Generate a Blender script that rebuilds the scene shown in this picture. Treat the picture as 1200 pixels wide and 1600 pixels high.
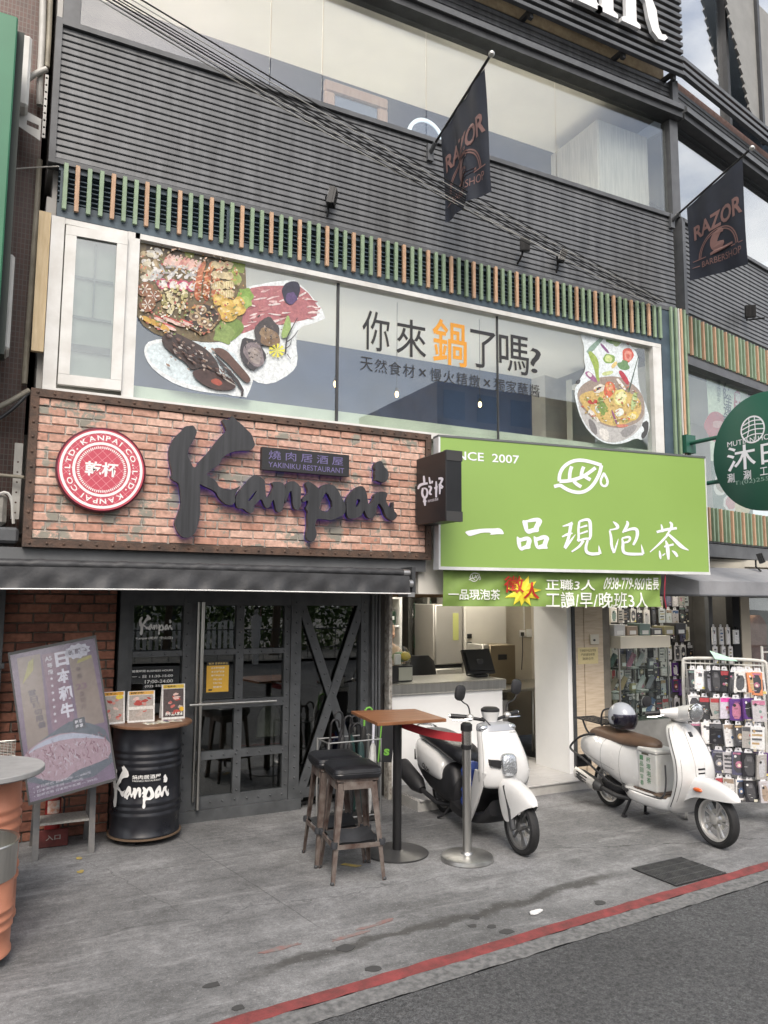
import bpy, math, random
from math import sin, cos, pi, radians, sqrt, atan2
from mathutils import Vector, Matrix
from mathutils.geometry import tessellate_polygon
random.seed(7)
scn = bpy.context.scene
col = scn.collection
for ob in list(bpy.data.objects): bpy.data.objects.remove(ob)

# ------------------------------------------------------------------ camera
EYE = Vector((0, 0, 2.0))
YAW, PITCH, ROLL, FPX = radians(27.078), radians(6.431), radians(-.337), 1205.5
_f = Vector((sin(YAW)*cos(PITCH), cos(YAW)*cos(PITCH), sin(PITCH)))
_r0 = Vector((cos(YAW), -sin(YAW), 0)); _d0 = _f.cross(_r0)
_r = cos(ROLL)*_r0 + sin(ROLL)*_d0; _d = -sin(ROLL)*_r0 + cos(ROLL)*_d0
cam = bpy.data.cameras.new('camera'); co = bpy.data.objects.new('camera', cam); col.objects.link(co)
co.matrix_world = Matrix(((_r.x, -_d.x, -_f.x, EYE.x), (_r.y, -_d.y, -_f.y, EYE.y), (_r.z, -_d.z, -_f.z, EYE.z), (0, 0, 0, 1)))
cam.sensor_fit = 'VERTICAL'; cam.sensor_height = 32; cam.lens = FPX/1600*32
cam.clip_start = .05; cam.clip_end = 600
scn.camera = co
scn.render.resolution_x, scn.render.resolution_y = 768, 1024

# ------------------------------------------------------------------ sky, sun, exposure
w = bpy.data.worlds.new('World'); scn.world = w; w.use_nodes = True
nt = w.node_tree; bg = nt.nodes['Background']
sky = nt.nodes.new('ShaderNodeTexSky'); sky.sky_type = 'NISHITA'; sky.sun_disc = False
SUN_EL, SUN_AZ = radians(48), radians(203)     # thin bright overcast, brightest over the street
sky.sun_elevation = SUN_EL; sky.sun_rotation = SUN_AZ; sky.air_density = 1.0; sky.dust_density = 6.0; sky.ozone_density = 1.0
# broken thin cloud, the same all round the dome
_tc_ = nt.nodes.new('ShaderNodeTexCoord'); _mp = nt.nodes.new('ShaderNodeMapping'); _mp.inputs['Scale'].default_value = (1, 1, 2.2); _cn = nt.nodes.new('ShaderNodeTexNoise'); _cn.inputs['Scale'].default_value = 2.2; _cn.inputs['Detail'].default_value = 9; _cn.inputs['Roughness'].default_value = .58
_cr = nt.nodes.new('ShaderNodeValToRGB'); _cr.color_ramp.elements[0].position = .36; _cr.color_ramp.elements[1].position = .60; _cx = nt.nodes.new('ShaderNodeMix'); _cx.data_type = 'RGBA'
nt.links.new(_tc_.outputs['Generated'], _mp.inputs[0]); nt.links.new(_mp.outputs[0], _cn.inputs[0]); nt.links.new(_cn.outputs[0], _cr.inputs[0]); nt.links.new(_cr.outputs[0], _cx.inputs[0]); nt.links.new(sky.outputs[0], _cx.inputs[6]); _cx.inputs[7].default_value = (6.2, 6.25, 6.35, 1)
nt.links.new(_cx.outputs[2], bg.inputs[0]); bg.inputs[1].default_value = .15
sl = bpy.data.lights.new('sun', 'SUN'); so = bpy.data.objects.new('sun', sl); col.objects.link(so)
sl.energy = 1.35; sl.angle = radians(26); sl.color = (1, .955, .895)
so.rotation_euler = Vector((-sin(SUN_AZ)*cos(SUN_EL), -cos(SUN_AZ)*cos(SUN_EL), -sin(SUN_EL))).to_track_quat('-Z', 'Y').to_euler()
vs = scn.view_settings; vs.view_transform = 'Standard'; vs.look = 'None'; vs.gamma = 1; vs.exposure = .70; vs.use_curve_mapping = False
cy = scn.cycles
cy.use_denoising = True; cy.max_bounces = 8; cy.diffuse_bounces = 4; cy.glossy_bounces = 4; cy.transparent_max_bounces = 24; cy.transmission_bounces = 4
cy.sample_clamp_indirect = 6; cy.caustics_reflective = False; cy.caustics_refractive = False

# ------------------------------------------------------------------ survey helpers (photo measurements -> metres on a known plane)
def ray(x, y): return (x-600)/FPX*_r + (y-800)/FPX*_d + _f
def hit(x, y, P0, n):
    q = ray(x, y); n = Vector(n); return EYE + q*((Vector(P0)-EYE).dot(n)/q.dot(n))
def onY(x, y, Y): return hit(x, y, (0, Y, 0), (0, 1, 0))
def onZ(x, y, z=0): return hit(x, y, (0, 0, z), (0, 0, 1))
def onX(x, y, X): return hit(x, y, (X, 0, 0), (1, 0, 0))

# ------------------------------------------------------------------ materials
MATS = {}
def _nodes(name):
    m = bpy.data.materials.new(name); m.use_nodes = True
    return m, m.node_tree, m.node_tree.nodes['Principled BSDF']
def rgba(c): return (c[0], c[1], c[2], 1)
def mat(name, col=(.5, .5, .5), rough=.5, metal=0, var=0, vs=3, col2=None, bump=0, bs=40, rvar=0, coord='Object', spec=.5, rand=0, coat=0, emit=None, es=0, stretch=None, detail=4, alpha=1, sss=0):
    """principled material: noise blend to col2 (or +-var), per-object random tint, bump, roughness wear"""
    if name in MATS: return MATS[name]
    m, t, b = _nodes(name); N = t.nodes.new; L = t.links.new
    b.inputs['Roughness'].default_value = rough; b.inputs['Metallic'].default_value = metal
    b.inputs['Specular IOR Level'].default_value = spec; b.inputs['Coat Weight'].default_value = coat
    b.inputs['Base Color'].default_value = rgba(col); b.inputs['Alpha'].default_value = alpha
    if emit: b.inputs['Emission Color'].default_value = rgba(emit); b.inputs['Emission Strength'].default_value = es
    if coord == 'World':
        g = N('ShaderNodeNewGeometry'); src = g.outputs['Position']
    else:
        g = N('ShaderNodeTexCoord'); src = g.outputs['Object']
    if stretch:
        mp = N('ShaderNodeMapping'); mp.inputs['Scale'].default_value = stretch; L(src, mp.inputs[0]); src = mp.outputs[0]
    cur = None
    if var or col2:
        n = N('ShaderNodeTexNoise'); n.inputs['Scale'].default_value = vs; n.inputs['Detail'].default_value = detail; n.inputs['Roughness'].default_value = .6; L(src, n.inputs[0])
        r = N('ShaderNodeValToRGB'); L(n.outputs[0], r.inputs[0])
        if col2: a, c = col, col2
        else: a = tuple(max(0, k*(1-var)) for k in col); c = tuple(min(1, k*(1+var)) for k in col)
        r.color_ramp.elements[0].position = .35; r.color_ramp.elements[1].position = .68
        r.color_ramp.elements[0].color = rgba(a); r.color_ramp.elements[1].color = rgba(c)
        cur = r.outputs[0]
        if rvar:
            mr = N('ShaderNodeMapRange'); L(n.outputs[0], mr.inputs[0]); mr.inputs[3].default_value = max(.02, rough-rvar); mr.inputs[4].default_value = min(1, rough+rvar); L(mr.outputs[0], b.inputs['Roughness'])
    if rand:
        oi = N('ShaderNodeObjectInfo'); hs = N('ShaderNodeHueSaturation')
        mv = N('ShaderNodeMapRange'); L(oi.outputs['Random'], mv.inputs[0]); mv.inputs[3].default_value = 1-rand; mv.inputs[4].default_value = 1+rand
        L(mv.outputs[0], hs.inputs['Value'])
        if cur: L(cur, hs.inputs['Color'])
        else: hs.inputs['Color'].default_value = rgba(col)
        cur = hs.outputs[0]
    if cur: L(cur, b.inputs['Base Color'])
    if bump:
        n2 = N('ShaderNodeTexNoise'); n2.inputs['Scale'].default_value = bs; n2.inputs['Detail'].default_value = 5; L(src, n2.inputs[0])
        bp = N('ShaderNodeBump'); bp.inputs['Strength'].default_value = bump; bp.inputs['Distance'].default_value = .01; L(n2.outputs[0], bp.inputs['Height']); L(bp.outputs[0], b.inputs['Normal'])
    MATS[name] = m
    return m
def glassmat(name, tint=(1, 1, 1), ior=1.5, rough=.01, boost=0.0):
    """thin pane: see-through with a Fresnel mirror on top"""
    if name in MATS: return MATS[name]
    m = bpy.data.materials.new(name); m.use_nodes = True; t = m.node_tree; t.nodes.clear(); N = t.nodes.new; L = t.links.new
    o = N('ShaderNodeOutputMaterial'); mx = N('ShaderNodeMixShader'); tr = N('ShaderNodeBsdfTransparent'); gl = N('ShaderNodeBsdfGlossy')
    tr.inputs[0].default_value = rgba(tint); gl.inputs['Roughness'].default_value = rough
    ad = N('ShaderNodeMath'); ad.operation = 'ADD'; ad.inputs[1].default_value = boost; ad.use_clamp = True
    n = N('ShaderNodeTexNoise'); n.inputs['Scale'].default_value = .9; bp = N('ShaderNodeBump'); bp.inputs['Strength'].default_value = .02; bp.inputs['Distance'].default_value = .05
    g = N('ShaderNodeNewGeometry'); L(g.outputs['Position'], n.inputs[0]); L(n.outputs[0], bp.inputs['Height']); L(bp.outputs[0], gl.inputs['Normal'])
    dp = N('ShaderNodeVectorMath'); dp.operation = 'DOT_PRODUCT'; L(g.outputs['Normal'], dp.inputs[0]); L(g.outputs['Incoming'], dp.inputs[1])
    F0 = ((ior-1)/(ior+1))**2
    def mth(op, a, c):
        q = N('ShaderNodeMath'); q.operation = op
        for k, z in ((0, a), (1, c)):
            if isinstance(z, (int, float)): q.inputs[k].default_value = z
            else: L(z, q.inputs[k])
        return q.outputs[0]
    fres = mth('ADD', mth('MULTIPLY', mth('POWER', mth('SUBTRACT', 1.0, mth('ABSOLUTE', dp.outputs['Value'], 0)), 5.0), 1-F0), F0)
    L(fres, ad.inputs[0]); L(ad.outputs[0], mx.inputs[0]); L(tr.outputs[0], mx.inputs[1]); L(gl.outputs[0], mx.inputs[2]); L(mx.outputs[0], o.inputs[0])
    MATS[name] = m; return m
def printmat(name, rough=.45, var=.12, vs=60, coat=0, photo=False):
    """printed artwork: colour attribute with a little ink mottle"""
    if name in MATS: return MATS[name]
    m, t, b = _nodes(name); N = t.nodes.new; L = t.links.new
    a = N('ShaderNodeVertexColor'); a.layer_name = 'ink'; n = N('ShaderNodeTexNoise'); n.inputs['Scale'].default_value = vs; n.inputs['Detail'].default_value = 3
    c = N('ShaderNodeTexCoord'); L(c.outputs['Object'], n.inputs[0])
    mr = N('ShaderNodeMapRange'); L(n.outputs[0], mr.inputs[0]); mr.inputs[1].default_value = .3; mr.inputs[2].default_value = .7; mr.inputs[3].default_value = 1-var; mr.inputs[4].default_value = 1+var
    h = N('ShaderNodeHueSaturation'); L(a.outputs[0], h.inputs['Color']); L(mr.outputs[0], h.inputs['Value']); L(h.outputs[0], b.inputs['Base Color'])
    if photo:      # half-tone richness of a photographic print
        n2 = N('ShaderNodeTexNoise'); n2.inputs['Scale'].default_value = vs*.45; n2.inputs['Detail'].default_value = 8; n2.inputs['Roughness'].default_value = .75; L(c.outputs['Object'], n2.inputs[0])
        m2 = N('ShaderNodeMapRange'); L(n2.outputs[0], m2.inputs[0]); m2.inputs[1].default_value = .32; m2.inputs[2].default_value = .68; m2.inputs[3].default_value = .7; m2.inputs[4].default_value = 1.22
        h2 = N('ShaderNodeHueSaturation'); L(h.outputs[0], h2.inputs['Color']); L(m2.outputs[0], h2.inputs['Value']); m3 = N('ShaderNodeMapRange'); L(n2.outputs[1], m3.inputs[0]); m3.inputs[3].default_value = .47; m3.inputs[4].default_value = .53; L(m3.outputs[0], h2.inputs['Hue']); L(h2.outputs[0], b.inputs['Base Color'])
    b.inputs['Roughness'].default_value = rough; b.inputs['Coat Weight'].default_value = coat
    MATS[name] = m; return m

# ------------------------------------------------------------------ mesh building
class Fr:
    """flat frame: a along u, b along v, c along the outward normal n"""
    def __init__(s, o, u=(1, 0, 0), v=(0, 0, 1)):
        s.o = Vector(o); s.u = Vector(u).normalized(); s.v = Vector(v).normalized(); s.n = s.u.cross(s.v)
    def __call__(s, a, b, c=0): return s.o + s.u*a + s.v*b + s.n*c
    def inv(s, p): q = Vector(p)-s.o; return (q.dot(s.u), q.dot(s.v))
    def px(s, x, y): return s.inv(hit(x, y, s.o, s.n))
FAC = Fr((0, 0, 0))          # facade frame: u=x v=z n=-y
class MB:
    def __init__(s): s.v = []; s.f = []; s.m = []; s.c = []
    def add(s, vs, fs, mi=0, c=None):
        k = len(s.v); s.v += [tuple(p) for p in vs]
        for f in fs: s.f.append(tuple(i+k for i in f)); s.m.append(mi); s.c.append(c)
        return s
    def box(s, x0, x1, y0, y1, z0, z1, mi=0, c=None):
        v = [(x, y, z) for z in (z0, z1) for y in (y0, y1) for x in (x0, x1)]
        return s.add(v, [(0, 2, 3, 1), (4, 5, 7, 6), (0, 1, 5, 4), (2, 6, 7, 3), (0, 4, 6, 2), (1, 3, 7, 5)], mi, c)
    def bbox(s, x0, x1, y0, y1, z0, z1, b=.01, mi=0):
        """box with chamfered edges"""
        b = min(b, (x1-x0)*.45, (y1-y0)*.45, (z1-z0)*.45)
        L = [(x0, y0, z0, -1, -1, -1), (x1, y0, z0, 1, -1, -1), (x1, y1, z0, 1, 1, -1), (x0, y1, z0, -1, 1, -1), (x0, y0, z1, -1, -1, 1), (x1, y0, z1, 1, -1, 1), (x1, y1, z1, 1, 1, 1), (x0, y1, z1, -1, 1, 1)]
        v = []
        for x, y, z, a, d, e in L: v += [(x, y-d*b, z-e*b), (x-a*b, y, z-e*b), (x-a*b, y-d*b, z)]
        X = lambda i: i*3
        Yv = lambda i: i*3+1
        Z = lambda i: i*3+2
        f = [(Z(0), Z(3), Z(2), Z(1)), (Z(4), Z(5), Z(6), Z(7)), (Yv(0), Yv(1), Yv(5), Yv(4)), (Yv(2), Yv(3), Yv(7), Yv(6)), (X(1), X(2), X(6), X(5)), (X(3), X(0), X(4), X(7)),
             (Z(0), Z(1), Yv(1), Yv(0)), (Z(2), Z(3), Yv(3), Yv(2)), (Z(1), Z(2), X(2), X(1)), (Z(3), Z(0), X(0), X(3)),
             (Z(5), Z(4), Yv(4), Yv(5)), (Z(7), Z(6), Yv(6), Yv(7)), (Z(6), Z(5), X(5), X(6)), (Z(4), Z(7), X(7), X(4)),
             (Yv(0), Yv(4), X(4), X(0)), (X(1), X(5), Yv(5), Yv(1)), (Yv(2), Yv(6), X(6), X(2)), (X(3), X(7), Yv(7), Yv(3)),
             (X(0), Z(0), Yv(0)), (X(1), Yv(1), Z(1)), (X(2), Z(2), Yv(2)), (X(3), Yv(3), Z(3)), (X(4), Yv(4), Z(4)), (X(5), Z(5), Yv(5)), (X(6), Yv(6), Z(6)), (X(7), Z(7), Yv(7))]
        return s.add(v, f, mi)
    def fbox(s, F, a0, a1, b0, b1, c0, c1, mi=0, c=None):
        v = [F(a, b, cc) for cc in (c0, c1) for b in (b0, b1) for a in (a0, a1)]
        return s.add(v, [(0, 2, 3, 1), (4, 5, 7, 6), (0, 1, 5, 4), (2, 6, 7, 3), (0, 4, 6, 2), (1, 3, 7, 5)], mi, c)
    def bar(s, p0, p1, w, h, up=(0, 0, 1), mi=0):
        p0 = Vector(p0); p1 = Vector(p1); d = (p1-p0).normalized(); up = Vector(up)
        a = d.cross(up)
        if a.length < 1e-4: a = d.cross(Vector((1, 0, 0)))
        a.normalize(); b = a.cross(d)
        v = [q + a*i*w/2 + b*j*h/2 for q in (p0, p1) for j in (-1, 1) for i in (-1, 1)]
        return s.add(v, [(0, 2, 3, 1), (4, 5, 7, 6), (0, 1, 5, 4), (2, 6, 7, 3), (0, 4, 6, 2), (1, 3, 7, 5)], mi)
    def tube(s, path, r, n=8, mi=0, caps=True, closed=False):
        P = [Vector(p) for p in path]; R = r if isinstance(r, (list, tuple)) else [r]*len(P)
        k = len(P); rings = []; ref = None
        for i, p in enumerate(P):
            t = (P[(i+1) % k]-P[i-1]) if closed else (P[min(i+1, k-1)]-P[max(i-1, 0)])
            t.normalize()
            if ref is None: ref = Vector((0, 0, 1)) if abs(t.z) < .9 else Vector((1, 0, 0))
            a = t.cross(ref)
            if a.length < 1e-4: a = t.cross(Vector((.3, 1, .2)))
            a.normalize(); b = t.cross(a).normalized(); ref = a.cross(t).normalized()
            rings.append([p + a*cos(2*pi*j/n)*R[i] + b*sin(2*pi*j/n)*R[i] for j in range(n)])
        return s.loft(rings, mi, caps and not closed, closed)
    def loft(s, rings, mi=0, caps=True, closed=False):
        n = len(rings[0]); v = [p for r in rings for p in r]; f = []
        K = len(rings)
        for i in range(K if closed else K-1):
            i2 = (i+1) % K
            for j in range(n): f.append((i*n+j, i*n+(j+1) % n, i2*n+(j+1) % n, i2*n+j))
        if caps: f.append(tuple(range(n-1, -1, -1))); f.append(tuple(range((K-1)*n, K*n)))
        return s.add(v, f, mi)
    def cyl(s, p0, p1, r, r2=None, n=16, mi=0, caps=True): return s.tube([p0, p1], [r, r if r2 is None else r2], n, mi, caps)
    def lathe(s, prof, o=(0, 0, 0), n=32, axis=(0, 0, 1), mi=0, caps=True):
        o = Vector(o); ax = Vector(axis).normalized(); a = ax.orthogonal().normalized() if abs(ax.z) < .99 else Vector((1, 0, 0)); b = ax.cross(a)
        return s.loft([[o + ax*z + (a*cos(2*pi*j/n) + b*sin(2*pi*j/n))*max(r, 1e-4) for j in range(n)] for r, z in prof], mi, caps)
    def ell(s, c, rx, ry, rz, n=14, k=9, mi=0, M=None):
        c = Vector(c); rings = []
        for i in range(k+1):
            th = pi*i/k; zz = -cos(th); rr = max(sin(th), 1e-3)
            rings.append([Vector((rx*rr*cos(2*pi*j/n), ry*rr*sin(2*pi*j/n), rz*zz)) for j in range(n)])
        rings = [[c + (M @ p if M else p) for p in r] for r in rings]
        return s.loft(rings, mi)
    def poly(s, F, pts, c0, c1=None, holes=(), mi=0, c=None):
        """flat (c1 None) or extruded polygon with holes in frame F"""
        loops = [list(pts)] + [list(h) for h in holes]
        fl = [p for l in loops for p in l]
        tri = tessellate_polygon([[Vector((p[0], p[1], 0)) for p in l] for l in loops])
        def area(t): a, b, d = (fl[i] for i in t); return (b[0]-a[0])*(d[1]-a[1])-(b[1]-a[1])*(d[0]-a[0])
        tri = [t if area(t) > 0 else tuple(reversed(t)) for t in tri if abs(area(t)) > 1e-12]
        top = c0 if c1 is None else max(c0, c1)
        s.add([F(p[0], p[1], top) for p in fl], tri, mi, c)
        if c1 is not None:
            bot = min(c0, c1)
            s.add([F(p[0], p[1], bot) for p in fl], [tuple(reversed(t)) for t in tri], mi, c)
            for li, l in enumerate(loops):
                ar = sum(l[i-1][0]*l[i][1]-l[i][0]*l[i-1][1] for i in range(len(l)))
                q = l if (ar > 0) == (li == 0) else l[::-1]; n = len(q)
                s.add([F(p[0], p[1], bot) for p in q] + [F(p[0], p[1], top) for p in q], [(i, (i+1) % n, n+(i+1) % n, n+i) for i in range(n)], mi, c)
        return s
    def build(s, name, mats, parent=None, smooth=False, ink=False, auto=None):
        me = bpy.data.meshes.new(name); me.from_pydata(s.v, [], s.f)
        mats = mats if isinstance(mats, (list, tuple)) else [mats]
        for m in mats: me.materials.append(m)
        if len(mats) > 1: me.polygons.foreach_set('material_index', s.m)
        if ink:
            a = me.color_attributes.new('ink', 'FLOAT_COLOR', 'CORNER'); d = []
            for f, c in zip(s.f, s.c): d += list(rgba(c or (.8, .8, .8)))*len(f)
            a.data.foreach_set('color', d)
        me.validate(); me.update()
        if smooth:
            me.polygons.foreach_set('use_smooth', [True]*len(me.polygons))
            me.set_sharp_from_angle(angle=radians(auto or 38))
        o = bpy.data.objects.new(name, me); col.objects.link(o)
        if parent: adopt(o, parent)
        return o
def adopt(o, parent):
    """parent keeping world place"""
    o.parent = parent
    o.matrix_parent_inverse = _wm(parent).inverted()
    return o
def _wm(o):
    m = o.matrix_basis
    if o.parent: return _wm(o.parent) @ o.matrix_parent_inverse @ m
    return m.copy()
def tag(o, label, cat, group=None, kind=None):
    o['label'] = label; o['category'] = cat
    if group: o['group'] = group
    if kind: o['kind'] = kind
    return o
def thing(name, label, cat, loc=(0, 0, 0), group=None, rz=0):
    o = bpy.data.objects.new(name, None); col.objects.link(o); o.location = loc; o.rotation_euler = (0, 0, rz); o.empty_display_size = .1
    return tag(o, label, cat, group)
def sub(name, parent):
    """an Empty that groups the pieces of one part"""
    o = bpy.data.objects.new(name, None); col.objects.link(o); o.empty_display_size = .1; return adopt(o, parent)
def struct(o): o['kind'] = 'structure'; return o
def stuff(o): o['kind'] = 'stuff'; return o
def dup(root, loc=None, rz=None, label=None):
    r = root.copy(); col.objects.link(r)
    if loc is not None: r.location = loc
    if rz is not None: r.rotation_euler = (0, 0, rz)
    if label: r['label'] = label
    for ch in list(root.children):
        c = ch.copy(); col.objects.link(c); c.parent = r; c.matrix_parent_inverse = ch.matrix_parent_inverse.copy()
        for g in list(ch.children):
            d = g.copy(); col.objects.link(d); d.parent = c; d.matrix_parent_inverse = g.matrix_parent_inverse.copy()
    return r
def inst(me, name, loc, parent, rot=(0, 0, 0), scale=(1, 1, 1)):
    o = bpy.data.objects.new(name, me); col.objects.link(o); o.location = loc; o.rotation_euler = rot; o.scale = scale
    if parent: adopt(o, parent)
    return o
def chaikin(p, it=1, closed=True):
    for _ in range(it):
        q = []; n = len(p)
        for i in range(n if closed else n-1):
            a, b = p[i], p[(i+1) % n]; q += [(a[0]*.75+b[0]*.25, a[1]*.75+b[1]*.25), (a[0]*.25+b[0]*.75, a[1]*.25+b[1]*.75)]
        if not closed: q = [p[0]] + q + [p[-1]]
        p = q
    return p
def smooth_path(p, it=2): return chaikin(p, it, False)
def chaik3(p, it=2):
    p = [Vector(q) for q in p]
    for _ in range(it):
        q = [p[0]]
        for a, b in zip(p, p[1:]): q += [a*.75+b*.25, a*.25+b*.75]
        p = q + [p[-1]]
    return p
def ribbon(st):
    """brush stroke (x, y, width) -> outline polygon"""
    P = st
    for _ in range(2):
        q = [P[0]]
        for a, b in zip(P, P[1:]): q += [tuple(.75*i+.25*j for i, j in zip(a, b)), tuple(.25*i+.75*j for i, j in zip(a, b))]
        P = q + [P[-1]]
    Lf, Rt = [], []
    for i, p in enumerate(P):
        a, b = P[max(0, i-1)], P[min(len(P)-1, i+1)]; dx, dy = b[0]-a[0], b[1]-a[1]; l = sqrt(dx*dx+dy*dy) or 1
        nx, ny = -dy/l*p[2]/2, dx/l*p[2]/2
        Lf.append((p[0]+nx, p[1]+ny)); Rt.append((p[0]-nx, p[1]-ny))
    return Lf + Rt[::-1]
def circ(cx, cy, r, n=32, ry=None): return [(cx+r*cos(2*pi*i/n), cy+(ry or r)*sin(2*pi*i/n)) for i in range(n)]
def blob(cx, cy, r, n=14, j=.25, ry=None, rot=0):
    o = []
    for i in range(n):
        a = 2*pi*i/n; k = 1+random.uniform(-j, j); x, y = r*k*cos(a), (ry or r)*k*sin(a)
        o.append((cx+x*cos(rot)-y*sin(rot), cy+x*sin(rot)+y*cos(rot)))
    return o
def rect(x0, y0, x1, y1): return [(x0, y0), (x1, y0), (x1, y1), (x0, y1)]

# text: the built-in font (with its CJK fallback) turned into mesh
_tc = {}
def text_tris(body, bold=0, spacing=1):
    k = (body, bold, spacing)
    if k in _tc: return _tc[k]
    c = bpy.data.curves.new('t', 'FONT'); c.body = body; c.offset = bold; c.space_character = spacing; c.align_x = 'LEFT'; c.resolution_u = 3
    o = bpy.data.objects.new('t', c); col.objects.link(o)
    dg = bpy.context.evaluated_depsgraph_get(); me = bpy.data.meshes.new_from_object(o.evaluated_get(dg))
    v = [(p.co.x, p.co.y) for p in me.vertices]; f = [tuple(p.vertices) for p in me.polygons]
    bpy.data.objects.remove(o); bpy.data.curves.remove(c); bpy.data.meshes.remove(me)
    xs = [p[0] for p in v]; ys = [p[1] for p in v]
    _tc[k] = (v, f, min(xs), max(xs), min(ys), max(ys)); return _tc[k]
def text(mb, F, body, a0, b0, a1=None, b1=None, h=None, c=.001, bold=0, mi=0, ink=None, depth=0, spacing=1, warp=None, align='L'):
    """fit text into a box (a0,b0)-(a1,b1), or give height h"""
    v, f, x0, x1, y0, y1 = text_tris(body, bold, spacing)
    sy = (b1-b0)/(y1-y0) if b1 is not None else h/(y1-y0)
    sx = (a1-a0)/(x1-x0) if a1 is not None else sy
    off = -(x1-x0)*sx/2 if align == 'C' else 0
    g = lambda p: (a0+off+(p[0]-x0)*sx, b0+(p[1]-y0)*sy)
    if warp: g0 = g; g = lambda p: warp(*g0(p))
    pts = [g(p) for p in v]
    def area(t): a, b, d = (pts[i] for i in t[:3]); return (b[0]-a[0])*(d[1]-a[1])-(b[1]-a[1])*(d[0]-a[0])
    f = [t if area(t) > 0 else tuple(reversed(t)) for t in f]
    mb.add([F(p[0], p[1], c+depth) for p in pts], f, mi, ink)
    if depth:
        e = {}
        for t in f:
            for i in range(len(t)): e[(t[i], t[(i+1) % len(t)])] = 1
        ed = [k for k in e if (k[1], k[0]) not in e]
        n = len(pts)
        mb.add([F(p[0], p[1], c) for p in pts] + [F(p[0], p[1], c+depth) for p in pts], [(a, b, n+b, n+a) for a, b in ed], mi, ink)
    return mb
def ring_sec(c, R, U, a, bu, bd, n=20, pw=2.4):
    """superellipse cross-section ring"""
    c = Vector(c); R = Vector(R); U = Vector(U); o = []
    for j in range(n):
        t = 2*pi*j/n; cx, sx = cos(t), sin(t)
        x = math.copysign(abs(cx)**(2/pw), cx)*a; y = math.copysign(abs(sx)**(2/pw), sx)*(bu if sx > 0 else bd)
        o.append(c + R*x + U*y)
    return o
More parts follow.
